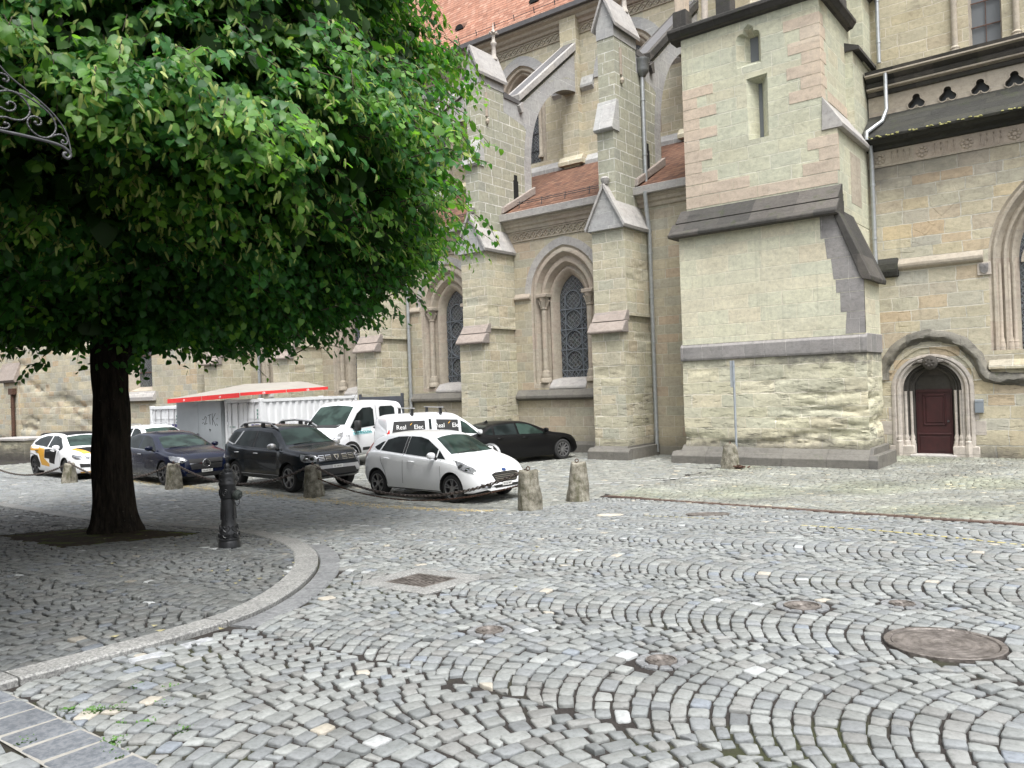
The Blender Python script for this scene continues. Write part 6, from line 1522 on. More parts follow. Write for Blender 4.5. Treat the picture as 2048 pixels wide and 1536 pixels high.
for x0 in (-1.29, -.08):
    lt('Real', x0 - .24, 1.345, .19, M['wtext'], sx=.95); lt('Elec', x0 + .30, 1.335, .19, M['wtext'], sx=.95)
    h, nr, _, _ = c.bvh.ray_cast(Vector((x0, -5, 1.38)), Vector((0, 1, 0))); y = h.y - .010
    mb = MB(); mb.poly([(x0 + .12, y + .02, 1.48), (x0 - .09, y, 1.31), (x0 - .005, y, 1.315), (x0 - .13, y - .012, 1.16), (x0 + .09, y, 1.35), (x0 + .01, y, 1.34)]); mb.build('lightning_mark', M['ytext'], c.root)
lt('electricite', -1.50, 1.18, .08, M['wtext'], shear=.3); c.seam([(-.72, .4), (-.72, 1.62)]); c.seam([(.36, .4), (.32, 1.5)]); c.handle(.2, 1.0, M['pvan']); c.mirror(.9, 1.02, M['pvan'])
for x in (-1.15, -.25):
    mb = MB(); mb.box(x - .03, x + .03, -.88, .88, 1.885, 1.915, bev=.006); rb = mb.build('roof_bar', M['silver'], c.root)
    for s_ in (-1, 1): mb = MB(); mb.prism([(s_ * .66 - .05, 1.70), (s_ * .66 + .05, 1.70), (s_ * .66 + .02, 1.89), (s_ * .66 - .02, 1.89)], 'x', x - .04, x + .04); mb.build('bar_foot', M['black'], rb)
mb = MB(); mb.tube([(.2, 0, 1.72), (-.05, 0, 2.05)], [.008, .003], 6); mb.build('aerial', M['black'], c.root)
for d in 'LR': c.panel('tail_light', [(-1.96, 1.3), (-1.88, 1.3), (-1.88, 1.0), (-1.96, 1.0)], d, M['red'], off=.008)

# crew cab tipper
c = Car('crew_cab_truck', 'white crew cab builders truck with a grey headboard parked nose to the street', 3.5, 2.05, 2.15,
        [(-1.75, .8), (-1.75, 1.8), (-1.72, 2.05), (-1.62, 2.13), (-.8, 2.17), (.0, 2.15), (.32, 2.05), (.95, 1.38), (1.08, 1.30), (1.45, 1.12), (1.66, .92), (1.73, .7), (1.75, .5)],
        [(-1.75, 1.2), (0, 1.2), (.8, 1.18), (1.0, 1.15), (1.5, .98), (1.7, .78), (1.75, .55)], [(-1.75, .42), (1.5, .32), (1.75, .36)], (M['silverpl'], 6, False, M['black']), (.85,), .34, M['pvan'], (-21.0, 17.8, 0), R(-83), wroof=.84, cat='truck', nose=(.74, .98), tw=.24)
c.both('side_window', [(-.42, 1.30), (.62, 1.24), (.78, 1.30), (.40, 1.74), (.10, 1.92), (-.30, 1.93), (-.42, 1.85)], M['glass'], off=.006); c.both('side_window', [(-1.5, 1.32), (-.72, 1.32), (-.72, 1.88), (-.8, 1.94), (-1.40, 1.94), (-1.5, 1.86)], M['glass'], off=.006)
c.panel('windscreen', [(.93, -.84), (1.0, 0), (.93, .84), (.36, .74), (.32, 0), (.36, -.74)], 'T', M['glassg']); c.panel('scuttle', [(.96, -.7), (1.1, -.6), (1.1, .6), (.96, .7)], 'T', M['black'], off=.004)
for d in 'LR': c.panel('headlight', [(1.12, 1.18), (1.30, 1.14), (1.55, .98), (1.5, .90), (1.35, .95), (1.16, 1.06)], d, M['lampglass'], off=.008)
c.panel('lower_intake', [(-.7, .8), (.7, .8), (.7, .5), (-.7, .5)], 'F', M['black'], off=.008)
c.seam([(-.55, .5), (-.55, 2.0)], w=.012); c.seam([(.90, .55), (.92, 1.1)]); c.mirror(.60, 1.26, M['black'], out=.22, size=(.12, .12, .16))
c.both('handle_recess', [(-.44, 1.02), (-.34, 1.02), (-.34, 1.26), (-.44, 1.26)], M['black'], off=.006)
c.both('name_sticker', [(-.20, 1.06), (.72, 1.04), (.72, 1.20), (-.20, 1.22)], M['tealbg'], off=.004)
lt('CAVANDONA', .26, 1.13, .145, M['teal'], side=1, sx=.92); lt('T 16', 1.0, 1.04, .085, M['ktext'], side=1)
c.both('wheel_cladding', [(.85 + (.5 if True else 0) * math.cos(a * PI / 12), .36 + .5 * math.sin(a * PI / 12)) for a in range(13)] + [(.85 + .4 * math.cos(a * PI / 12), .36 + .4 * math.sin(a * PI / 12)) for a in range(12, -1, -1)], M['black'], off=.006)
c.both('side_strip', [(-1.7, .62), (.3, .62), (.3, .52), (-1.7, .52)], M['black'], off=.008)
mb = MB(); mb.box(-4.3, -1.75, -.45, .45, .5, .68); mb.build('chassis', M['black'], c.root)
mb = MB(); mb.box(-4.35, -1.95, -1.0, 1.0, .78, .86); mb.box(-4.35, -4.30, -1.0, 1.0, .86, 1.26); mb.box(-4.3, -1.95, -1.0, -.96, .86, 1.26); mb.box(-4.3, -1.95, .96, 1.0, .86, 1.26); mb.build('load_bed', M['grey_sign'], c.root)
hb = plain('anthracite_steel', (.055, .06, .07), .5)
mb = MB(); mb.box(-1.94, -1.88, -1.0, 1.0, .86, 2.26, bev=.006); mb.box(-1.96, -1.86, -1.02, -.94, .8, 2.36, bev=.006); mb.box(-1.96, -1.86, .94, 1.02, .8, 2.36, bev=.006); mb.build('headboard', hb, c.root)
for s_ in (-1, 1): c.wheel(-3.1, s_, (M['silverpl'], 6, False, M['black']), .24)
mb = MB(); mb.tube([(.2, .5, 2.12), (-.15, .5, 2.5)], [.008, .003], 6); mb.build('aerial', M['black'], c.root)

# ------------------------------------------------------------------ containers, booth and awning
def container(x0, x1, y0, y1, zt, label):
    o = thing('shipping_container', label, 'container', ((x0 + x1) / 2, y0, 0)); w = (x1 - x0) / 2; L = y1 - y0
    mb = MB()
    for sx_ in (-1, 1):
        a, b = sorted((sx_ * w, sx_ * (w - .12)))
        for yy in (0, L - .12): mb.box(a, b, yy, yy + .12, .0, zt - .002, bev=.01)
        mb.box(a, b, .12, L - .12, zt - .12, zt - .01); mb.box(a, b, .12, L - .12, .0, .14)
    for yy in (0, L - .12): mb.box(-w + .12, w - .12, yy, yy + .1, zt - .13, zt - .012); mb.box(-w + .12, w - .12, yy, yy + .1, .0, .14)
    for sx_ in (-1, 1):
        for yy in (-.01, L - .13): mb.box(min(sx_ * (w + .008), sx_ * (w - .16)), max(sx_ * (w + .008), sx_ * (w - .16)), yy, yy + .16, zt - .12, zt + .01, bev=.01)
    mb.build('frame', M['cwhite'], o)
    for sx_ in (-1, 1):
        mb = MB(); n = int((L - .24) / .28); p = (L - .24) / n; path = []
        for k in range(n): y = .12 + k * p; path += [(y, 0), (y + p * .38, 0), (y + p * .5, .045), (y + p * .88, .045)]
        path.append((L - .12, 0))
        lo = [(sx_ * (w - .02 - d), y, .14) for y, d in path]; hi = [(q[0], q[1], zt - .12) for q in lo]
        mb.loft([lo, hi], False); mb.build('side_wall', M['cwhite'], o)
    mb = MB(); mb.box(-w + .03, w - .03, .05, L - .05, zt - .05, zt - .02); mb.box(-w + .1, w - .1, L - .1, L - .06, .1, zt - .1); mb.build('roof', M['cwhite'], o)
    for sx_ in (-1, 1):
        a, b = sorted((sx_ * .012, sx_ * (w - .13))); mb = MB(); mb.box(a, b, .05, .09, .16, zt - .15)
        for z in (.62, 1.12, 1.62): mb.box(a + .05, b - .05, .035, .05, z, z + .045)
        d_ = mb.build('door', M['cwhite'], o)
        for f in (.30, .72):
            xx = sx_ * (w - .13) * f; mb = MB(); mb.tube([(xx, .015, .1), (xx, .015, zt - .08)], .019, 8); mb.box(xx - .035, xx + .035, .0, .05, zt - .2, zt - .15); mb.box(xx - .02, xx + .10, .0, .03, .95, .99); mb.build('locking_bar', M['silverpl'], d_, 50)
        for z in (.35, .9, 1.4, 1.9): q = sx_ * (w - .1); mb = MB(); mb.box(q - .06, q + .06, .02, .05, z, z + .1); mb.build('hinge', M['cwhite'], d_)
    mb = MB(); mb.box(.5, w - .18, .03, .036, 1.28, 1.42); mb.build('sticker', M['navy'], o)
    mb = MB()
    for k in range(3): mb.box(w - .28, w - .22, .03, .04, zt - .45 - .13 * k, zt - .38 - .13 * k)
    for k in range(4): mb.box(-w + .25 + .1 * k, -w + .31 + .1 * k, .03, .036, 1.30, 1.335)
    mb.build('marking', plain('green_mark', (.08, .2, .16), .6), o); return o
k1 = container(-26.62, -24.35, 16.8, 21.3, 2.34, 'white shipping container with a corrugated side facing right, next to the truck')
k2 = container(-32.1, -29.82, 16.8, 21.3, 2.16, 'white shipping container left of the grey booth doors')
o = thing('booth', 'grey double doors of a booth with a black scribble between the two containers', 'booth', (-28.2, 16.66, 0))
for s_ in (-1, 1):
    mb = MB(); a, b = sorted((s_ * .008, s_ * 1.55)); mb.box(a, b, 0, .05, .05, 2.30); d_ = mb.build('door', M['grey_sign'], o)
mb = MB(); mb.tube([(-.05, -.05, 1.02), (.12, -.05, 1.02)], .015, 8); mb.box(-.07, -.02, -.03, 0, .93, 1.08); mb.build('door_handle', M['iron'], o)
mb = MB(); mb.box(-1.555, 1.555, .06, 2.5, 0, 2.3); mb.build('booth_frame', M['grey_sign'], o)
mb = MB()
for st in ([(.42, 1.62), (.5, 1.72), (.58, 1.68), (.52, 1.52), (.42, 1.42), (.62, 1.46)], [(.68, 1.76), (.9, 1.8)], [(.80, 1.78), (.82, 1.42)], [(.98, 1.84), (.98, 1.40)], [(1.2, 1.84), (1.0, 1.62), (1.2, 1.36)], [(.3, 1.62), (.38, 1.6)], [(.28, 1.45), (.38, 1.5)], [(1.25, 1.62), (1.34, 1.66)], [(1.24, 1.45), (1.33, 1.38)], [(.75, 1.25), (.85, 1.22), (.8, 1.16), (.75, 1.25)]):
    for a, b in zip(st, st[1:]): mb.bar((a[0], -.004, a[1]), (b[0], -.004, b[1]), .022, .004)
mb.build('scribble', M['ktext'], o)
aw = thing('awning', 'beige canvas awning with a red border over the booth', 'awning', (-28, 16.3, 0))
P1, P2, P3, P4 = (-1.76, .0, 2.42), (3.16, .0, 2.56), (3.16, 3.95, 2.70), (-1.76, 3.95, 2.62)
RA, RB = (.35, 2.1, 2.93), (2.5, 3.2, 2.95)
mb = MB(); mb.poly([P1, P2, RA]); mb.poly([P2, P3, RB, RA]); mb.poly([P3, P4, RB]); mb.poly([P4, P1, RA, RB])
mb.build('canvas', M['tarp'], aw)
def fas(a, b, n=1, h=.155):
    for k in range(n):
        f0, f1 = k / n + .004, (k + 1) / n - .004
        p = Vector(a).lerp(Vector(b), f0); q = Vector(a).lerp(Vector(b), f1); d = (q - p).normalized(); nn = Vector((d.y, -d.x, 0)).normalized() * .012
        z = Vector((0, 0, h)); t = Vector((0, 0, .012))
        mb = MB(); mb.loft([[p - z, q - z, q + t, p + t], [p - z + nn, q - z + nn, q + t + nn, p + t + nn]], True, True); f = mb.build('valance', M['redtrim'], aw)
        m = (p + q) / 2 + nn * 1.3 - z * .5
        text('clt', .13, M['wtext'], f, loc=m, rot=(PI / 2, 0, math.atan2(d.y, d.x)))
fas(P1, P2, 2); fas(P2, P3, 2, .10)

# ------------------------------------------------------------------ lime tree
TX, TY = -13.0, 6.15; TZ = gzs(TX, TY) + .02
tree = thing('lime_tree', 'broad leafy lime tree with a dark trunk standing in the cobbled pavement island', 'tree', (TX, TY, TZ))
def trunkmesh():
    mb = MB(); n = 40; rings = []
    for z in np.concatenate([np.linspace(-.1, 1.0, 18), np.linspace(1.15, 4.6, 20)]):
        r = .285 + .10 * math.exp(-max(z, 0) / .28) + .012 * math.sin(2.1 * z) - .008 * z
        ring = []
        for k in range(n):
            a = 2 * PI * k / n
            fl = .11 * math.exp(-max(z, 0) / .22) * max(0, math.cos(5 * a + .6)) + .014 * math.sin(9 * a + 1.7 * z) + .012 * math.sin(16 * a - 3 * z) + .012 * math.sin(5 * a + 4 * z)
            ring.append(((r + fl) * math.cos(a) - .015 * z, (r + fl) * math.sin(a) + .01 * z, z))
        rings.append(ring)
    mb.loft(rings, True, True); return mb
trunkmesh().build('trunk', M['bark'], tree, 180)
def prof(z):                                                        # crown radius by height above the trunk foot
    return np.interp(z, [3.0, 3.25, 3.5, 3.85, 4.4, 5.2, 6.3, 7.4, 8.6, 10.0, 11.5, 12.6], [2.3, 3.3, 4.1, 4.9, 5.8, 6.1, 5.95, 5.8, 5.6, 4.9, 3.2, .8])
rl = np.random.default_rng(21)
def lump(az, z):
    return 1 + .07 * np.sin(3 * az + 1.3 * z + 1) + .06 * np.sin(5 * az - 2.1 * z) + .05 * np.sin(9 * az + 3.3 * z + 2) + .04 * np.sin(2.0 * z + 4 * az)
limbs = []
mb = MB()
for k in range(11):
    az = 2 * PI * k / 11 + rl.uniform(-.25, .25); e = rl.uniform(.25, 1.2); z0 = 2.6 + .22 * k * .8; Ln = 4.6 if e < .8 else 5.5
    p = Vector((-.04, .03, z0)); d = Vector((math.cos(az) * math.cos(e), math.sin(az) * math.cos(e), math.sin(e))); path = [p.copy()]; rad = [.15]
    for s_ in range(9):
        d = (d + Vector(rl.normal(0, .13, 3)) + Vector((0, 0, .02))).normalized(); p = p + d * Ln / 9; p.z = max(p.z, min(3.75, z0 + .1 * s_ + .05)) if s_ < 3 else max(p.z, 3.8); path.append(p.copy()); rad.append(.15 * (1 - (s_ + 1) / 9.6))
    mb.tube(path, rad, 8); limbs.append(path)
    for j in (2, 3, 4, 5, 6, 7):
        for q in range(2):
            a = path[j]; dd = (d + Vector(rl.normal(0, .8, 3))).normalized(); pp = a.copy(); sp = [pp.copy()]
            for t in range(5): dd = (dd + Vector(rl.normal(0, .16, 3)) - Vector((0, 0, .05))).normalized(); pp = pp + dd * .36; sp.append(pp.copy())
            if all(v.z > 3.4 and math.hypot(v.x, v.y) < prof(v.z) * .86 for v in sp): mb.tube(sp, [.045, .036, .028, .02, .014, .007], 6)
mb.tube([(-.05, .04, 4.4), (.1, .1, 6.5), (0, 0, 8.5), (.15, -.1, 10.5)], [.24, .18, .12, .05], 10)
mb.build('limbs', M['bark'], tree, 180)

def leaves(base, axis, nrm, size, col, name, shape='heart'):
    n = len(base)
    a = axis / np.linalg.norm(axis, axis=1, keepdims=True)
    b = nrm - (nrm * a).sum(1, keepdims=True) * a; b /= np.linalg.norm(b, axis=1, keepdims=True) + 1e-9
    c = np.cross(a, b)
    if shape == 'heart':
        T = np.array([(0, .02, 0), (0, .40, -.05), (0, .78, -.05), (0, 1.12, -.16), (-.26, -.08, .04), (-.47, .16, .05), (-.49, .46, .02), (-.30, .80, -.04), (.26, -.08, .04), (.47, .16, .05), (.49, .46, .02), (.30, .80, -.04)])
        Q = [(0, 1, 5, 4), (1, 2, 6, 5), (2, 3, 7, 6), (0, 8, 9, 1), (1, 9, 10, 2), (2, 10, 11, 3)]
    else:
        T = np.array([(-.10, 0, 0), (.10, 0, 0), (.14, .5, .05), (-.14, .5, .05), (.05, 1, -.08), (-.05, 1, -.08)]); Q = [(0, 1, 2, 3), (3, 2, 4, 5)]
    fold = rl.uniform(.4, 2.2, (n, 1)); t = T[None]
    X = t[..., 0] * rl.uniform(.85, 1.12, (n, 1)); Y = t[..., 1] * np.ones((n, 1)); Z = t[..., 2] * fold + np.abs(t[..., 0]) * rl.normal(0, .25, (n, 1)) + (t[..., 1] ** 2) * rl.normal(-.06, .12, (n, 1)) + t[..., 0] * rl.normal(0, .12, (n, 1)) * t[..., 1]
    V = base[:, None] + size[:, None, None] * (X[..., None] * c[:, None] + Y[..., None] * a[:, None] + Z[..., None] * b[:, None])
    m = T.shape[0]; F = (np.array(Q)[None] + (np.arange(n) * m)[:, None, None]).reshape(-1, 4)
    return V.reshape(-1, 3), F, np.repeat(col, m, 0)
cd = np.array([-TX, -TY]); camaz = math.atan2(-TY, -TX)
BOUGH = [(rl.uniform(-PI, PI), rl.uniform(3.1, 9.5), rl.uniform(.5, 1.25), rl.uniform(.4, .8)) for _ in range(60)] + [(camaz + rl.uniform(-1.3, 1.5), rl.uniform(3.0, 8.5), rl.uniform(.4, 1.0), rl.uniform(.35, .6)) for _ in range(36)]
BOUGH += [(.30, 4.75, 1.25, .8), (.22, 5.0, 1.0, .7), (.30, 6.2, .5, .6), (.35, 7.3, .6, .6)]
def bough(az, z):
    k = np.zeros_like(z)
    for a, zz, am, w in BOUGH:
        da = (az - a + PI) % (2 * PI) - PI; k = np.maximum(k, am * np.exp(-((da * 5.5 / w) ** 2 * .5 + ((z - zz) / (w * .75)) ** 2)))
    return k
def make_crown():
    BB, AA, NN, SS, CC = [], [], [], [], []; tw = MB(); bb = []
    ns = 8600
    z = np.concatenate([rl.uniform(3.1, 9.8, 7000), rl.uniform(3.1, 4.0, 900), rl.uniform(9, 12.5, 700)])
    az = np.concatenate([rl.uniform(-PI, PI, 1500), rl.normal(camaz + .25, .85, ns - 1500)]); rl.shuffle(az)
    fr = np.concatenate([rl.beta(7, 1.3, 7000), np.sqrt(rl.random(900)), rl.beta(4, 1.2, 700)])
    rr = (prof(z) * lump(az, z) * .93 + bough(az, z)) * fr
    hem = .30 * np.sin(3 * az + 1) + .24 * np.sin(7 * az + 2) + .18 * np.sin(13 * az) + .12 * np.sin(23 * az + 1)
    da = (az - camaz + PI) % (2 * PI) - PI; up = .75 * np.exp(-(da / .55) ** 2) * (fr > .3)
    lowm = np.clip((5.2 - z) / 1.6, 0, 1); z = z + lowm * up - lowm * np.maximum(0, hem) * .55 - np.where(z < 4.0, rl.gamma(1.0, .10, ns), 0)
    sag = np.where(fr > .8, 0, 0)
    # layered boughs: sprays gather in tiers with dark gaps between them
    tier = np.sin(z * 3.1 + 2.4 * np.sin(2 * az) + 1.7 * np.sin(3 * az + 1)); keep = (tier > -.45) | (rl.random(ns) < .3) | (z < 3.3)
    for i in np.nonzero(keep)[0]:
        o = np.array([math.cos(az[i]), math.sin(az[i]), 0.0]); tg = np.array([-o[1], o[0], 0])
        out = (o + tg * rl.normal(0, .5) + np.array([0, 0, rl.normal(-.05, .25)])); out /= np.linalg.norm(out)
        L = rl.uniform(.55, 1.05); nl = int(rl.integers(9, 15)); tip = o * rr[i]; tip[2] = z[i]
        st = tip - out * L + np.array([0, 0, .18])
        if st[0] * 0 + (TY + tip[1]) < 1.55 and TX + tip[0] < -5.5: continue
        t = np.linspace(.12, 1, nl); side = np.where(np.arange(nl) % 2 == 0, 1.0, -1.0)[:, None]
        pts = st + (tip - st) * t[:, None]; pts[:, 2] += .10 * np.sin(PI * t) - .16 * t ** 2
        lat = np.cross(out, [0, 0, 1]); lat /= np.linalg.norm(lat) + 1e-9
        ax = out * .45 + lat * side * .55 + np.array([0, 0, -.62]) + rl.normal(0, .30, (nl, 3))
        nm = o * .62 + np.array([0, 0, .75]) + rl.normal(0, .30, (nl, 3))
        s_ = rl.uniform(.075, .135, nl) * np.interp(t, [0, .7, 1], [1.08, 1, .72])
        young = rl.random() < .20 + .45 * (math.cos(az[i] - camaz - 1.0) > .35) * (z[i] > 4) * (fr[i] > .8)
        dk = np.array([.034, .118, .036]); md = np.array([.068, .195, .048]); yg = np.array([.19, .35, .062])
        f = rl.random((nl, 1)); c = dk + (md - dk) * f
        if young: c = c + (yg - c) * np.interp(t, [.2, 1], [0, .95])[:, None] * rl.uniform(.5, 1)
        BB.append(pts + lat * side * .03); AA.append(ax); NN.append(nm); SS.append(s_); CC.append(c * rl.normal(1, .10, (nl, 1)))
        if fr[i] > .8 and rl.random() < .6: tw.tube([st, (st + tip) / 2 + np.array([0, 0, .08]), tip + np.array([0, 0, -.14])], [.010, .007, .003], 4)
        if z[i] > 3.9 and (math.cos(az[i] - camaz - .9) > .2) and rl.random() < .75:
            for _ in range(int(rl.integers(3, 8))): bb.append((pts[rl.integers(0, nl)] + rl.normal(0, .03, 3), o))
    # inner foliage that shuts the crown, its darker tint standing in for shade
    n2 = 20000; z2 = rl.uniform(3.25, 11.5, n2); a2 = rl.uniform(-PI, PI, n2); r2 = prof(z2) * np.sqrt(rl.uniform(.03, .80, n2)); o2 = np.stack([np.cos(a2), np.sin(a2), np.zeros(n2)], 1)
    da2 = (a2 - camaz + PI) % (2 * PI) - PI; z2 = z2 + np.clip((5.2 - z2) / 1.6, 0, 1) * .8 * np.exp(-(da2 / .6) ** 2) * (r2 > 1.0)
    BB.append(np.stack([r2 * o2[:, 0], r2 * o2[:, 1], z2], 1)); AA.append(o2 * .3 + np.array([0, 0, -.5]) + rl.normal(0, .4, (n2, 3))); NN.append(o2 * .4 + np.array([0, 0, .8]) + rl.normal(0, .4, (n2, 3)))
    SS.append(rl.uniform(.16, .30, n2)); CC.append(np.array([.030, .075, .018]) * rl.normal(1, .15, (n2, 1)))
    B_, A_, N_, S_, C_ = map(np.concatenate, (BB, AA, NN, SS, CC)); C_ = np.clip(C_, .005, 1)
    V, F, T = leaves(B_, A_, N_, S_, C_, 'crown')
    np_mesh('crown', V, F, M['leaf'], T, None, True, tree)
    tw.build('twigs', plain('twig_bark', (.06, .05, .03), .9), tree, 180)
    bp = np.array([b[0] for b in bb]); bo = np.array([b[1] for b in bb]); n3 = len(bp)
    V, F, T = leaves(bp, bo * .25 + np.array([0, 0, -.8]) + rl.normal(0, .3, (n3, 3)), bo + rl.normal(0, .4, (n3, 3)), rl.uniform(.09, .14, n3), np.clip(np.array([.33, .39, .13]) * rl.normal(1, .15, (n3, 1)), .02, 1), 'bracts', 'strip')
    np_mesh('blossom_bracts', V, F, M['bract'], T, None, True, tree)
    print('leaves', len(B_), 'bracts', n3)
make_crown()

# ------------------------------------------------------------------ hydrant
hx, hy = -8.72, 5.51; hz = gzs(hx, hy) + RAISE
H = thing('fire_hydrant', 'ornate black cast iron hydrant post on the pavement corner', 'hydrant', (hx, hy, hz), R(-20))
mb = MB().lathe([(.0, -.03), (.128, -.03), (.130, .0), (.128, .075), (.122, .085), (.120, .095), (.126, .10), (.126, .112), (.112, .122), (.118, .16), (.115, .19), (.100, .24), (.090, .29), (.084, .33), (.083, .60), (.090, .605), (.094, .62), (.094, .74), (.098, .75), (.098, .765), (.106, .77), (.108, .79), (.100, .805), (.098, .85), (.094, .865), (.097, .875), (.095, .90), (.085, .905), (.08, .92), (.05, .935), (.0, .94)], 40)
mb.build('barrel', M['hyd'], H, 40)
mb = MB().lathe([(.045, .93), (.05, .95), (.04, .965), (.028, .97), (.028, .985), (.036, .99), (.034, 1.01), (.02, 1.03), (.0, 1.035)], 18)
for k in range(5): a = k * 2 * PI / 5; mb.box(.05 * math.cos(a) - .012, .05 * math.cos(a) + .012, .05 * math.sin(a) - .012, .05 * math.sin(a) + .012, .93, .955, bev=.003)
mb.build('spindle_cap', M['hyd'], H, 40)
mb = MB(); rh = random.Random(2)
def orn(a, z, r, pts, w): mb.tube([((r + .004) * math.cos(a + u / r), (r + .004) * math.sin(a + u / r), z + v) for u, v in pts], w, 5)
for k in range(6):
    a = k * PI / 3 - PI / 2
    orn(a, .345, .086, [(0, 0), (.0, .06), (0, .12), (0, .2)], [.008, .006, .004, .002]); orn(a, .39, .085, [(-.02, .02), (-.01, -.01), (0, 0), (.01, -.01), (.02, .02)], .004)
    for s_ in (-1, 1):
        orn(a, .20, .103, [(0, 0), (s_ * .03, .02), (s_ * .045, .05), (s_ * .03, .075), (s_ * .012, .06), (s_ * .02, .045)], [.008, .008, .007, .006, .006, .005])
        orn(a, .145, .118, [(0, -.01), (s_ * .025, .0), (s_ * .04, .025), (s_ * .025, .04), (s_ * .012, .025)], [.007, .007, .007, .006, .005])
    orn(a, .68, .095, [(.033 * math.cos(t * PI / 6), .038 * math.sin(t * PI / 6)) for t in range(13)], .005); orn(a, .68, .095, [(.014 * math.cos(t * PI / 4), .016 * math.sin(t * PI / 4)) for t in range(9)], .006)
    orn(a + .5, .825, .1, [(-.02, 0), (0, .015), (.02, 0)], .005)
mb.build('relief_ornament', M['hyd'], H, 60)
dv = Vector((math.cos(R(40)), math.sin(R(40)), -.42)).normalized(); b0 = Vector((0, 0, .70)) + dv * .06; q = dv.to_track_quat('Z', 'Y')
def along(mb, prof):
    m2 = MB().lathe(prof, 20); bmesh.ops.transform(m2.bm, matrix=Matrix.Translation(b0) @ q.to_matrix().to_4x4(), verts=m2.bm.verts); me = bpy.data.meshes.new('t'); m2.bm.to_mesh(me); m2.bm.free(); mb.bm.from_mesh(me); bpy.data.meshes.remove(me)
mb = MB(); along(mb, [(.05, -.04), (.048, .05), (.058, .055), (.058, .065)]); mb.build('outlet', M['hyd'], H, 40)
mb = MB(); along(mb, [(.0, .06), (.06, .062), (.064, .07), (.064, .082), (.058, .086), (.058, .094), (.063, .098), (.063, .112), (.05, .125), (.015, .128), (.015, .15), (.0, .15)]); mb.build('outlet_cap', M['hydcap'], H, 40)
e = b0 + dv * .12; mb = MB(); pth = [e + Vector((0, 0, -.03)), e + Vector((.0, .0, -.10)), e * .8 + Vector((0, 0, .12 - .14)) + Vector((0, 0, -.02)), Vector((.075, .05, .56))]
mb.tube([(e.x, e.y, e.z - .03), (e.x - .01, e.y, e.z - .09), (e.x - .04, e.y - .02, e.z - .125), (e.x - .07, e.y - .04, e.z - .09), (.08, .03, .60)], .005, 5); mb.build('cap_chain', M['iron'], H)

# ------------------------------------------------------------------ bollards and chains
BO = [((-8.85, 11.85), .74, .215, .165, 'pale stone bollard holding the chain end in front of the white hatchback'),
      ((-9.07, 13.85), .80, .245, .150, 'dark split stone bollard with an iron eye standing alone beside the drain channel'),
      ((-8.57, 20.75), .66, .235, .16, 'small mossy stone bollard in front of the stair tower by the sign post'),
      ((-15.26, 11.9), .74, .235, .165, 'rust streaked stone bollard between the off-roader and the white hatchback'),
      ((-20.44, 11.3), .68, .225, .150, 'stone bollard with a chain in front of the blue saloon'),
      ((-25.44, 10.75), .58, .205, .130, 'stone bollard by the striped hatchback, left of the lime trunk'),
      ((-31.3, 10.3), .58, .20, .13, 'stone bollard at the far left end of the chain')]
tops = []
for i, ((x, y), h, r0, r1, lb) in enumerate(BO):
    z = gzs(x, y); o = thing('bollard', lb, 'bollard', (x, y, z), i * .7, 'stone bollards'); rb = np.random.default_rng(40 + i); ph = rb.random(12) * 7
    mb = MB(); n = 26; rings = []
    zz = [-.06, 0, .04] + list(np.linspace(.1, h - .05, 14)) + [h - .02, h - .004, h]
    for z_ in zz:
        t = max(0, z_) / h; r = r0 + (r1 - r0) * t
        if z_ > h - .03: r *= (.97, .92, .8)[(z_ > h - .01) + (z_ > h - .001)]
        ring = []
        for k in range(n):
            a = 2 * PI * k / n; sq = 1 / max(abs(math.cos(a)), abs(math.sin(a))) ** .35
            nz_ = .05 * math.sin(3 * a + ph[0] + 2 * z_) + .05 * math.sin(5 * a - 6 * z_ + ph[1]) + .03 * math.sin(8 * a + 9 * z_ + ph[2]) + .025 * math.sin(13 * a + 15 * z_ + ph[3])
            ring.append((r * sq * (1 + nz_) * math.cos(a) + (.03 * t if i == 1 else 0), r * sq * (1 + nz_) * math.sin(a), z_ + (.02 * math.sin(2 * a + ph[5]) if z_ > h - .1 else 0)))
        rings.append(ring)
    mb.loft(rings, True, True); mb.build('stone', M['bollard'], o, 60)
    mb = MB(); mb.tube([(.035 * math.cos(2 * PI * k / 12), 0, h + .035 + .035 * math.sin(2 * PI * k / 12)) for k in range(13)], .010, 6); mb.box(-.015, .015, -.012, .012, h - .03, h + .01); mb.build('iron_eye', M['rust'], o, 60)
    tops.append(Vector((x, y, z + h + .02)))
    if i == 3:
        mb = MB()
        for k in range(40):
            a = -2.1 + rb.normal(0, .45); z_ = h - abs(rb.normal(0, .22)); r = (r0 + (r1 - r0) * z_ / h) * 1.13
            mb.lathe([(.0, .0), (.012, .004), (.0, .012)], 5, (r * math.cos(a), r * math.sin(a), max(.05, z_)))
        mb.build('rust_flakes', M['rust'], o)
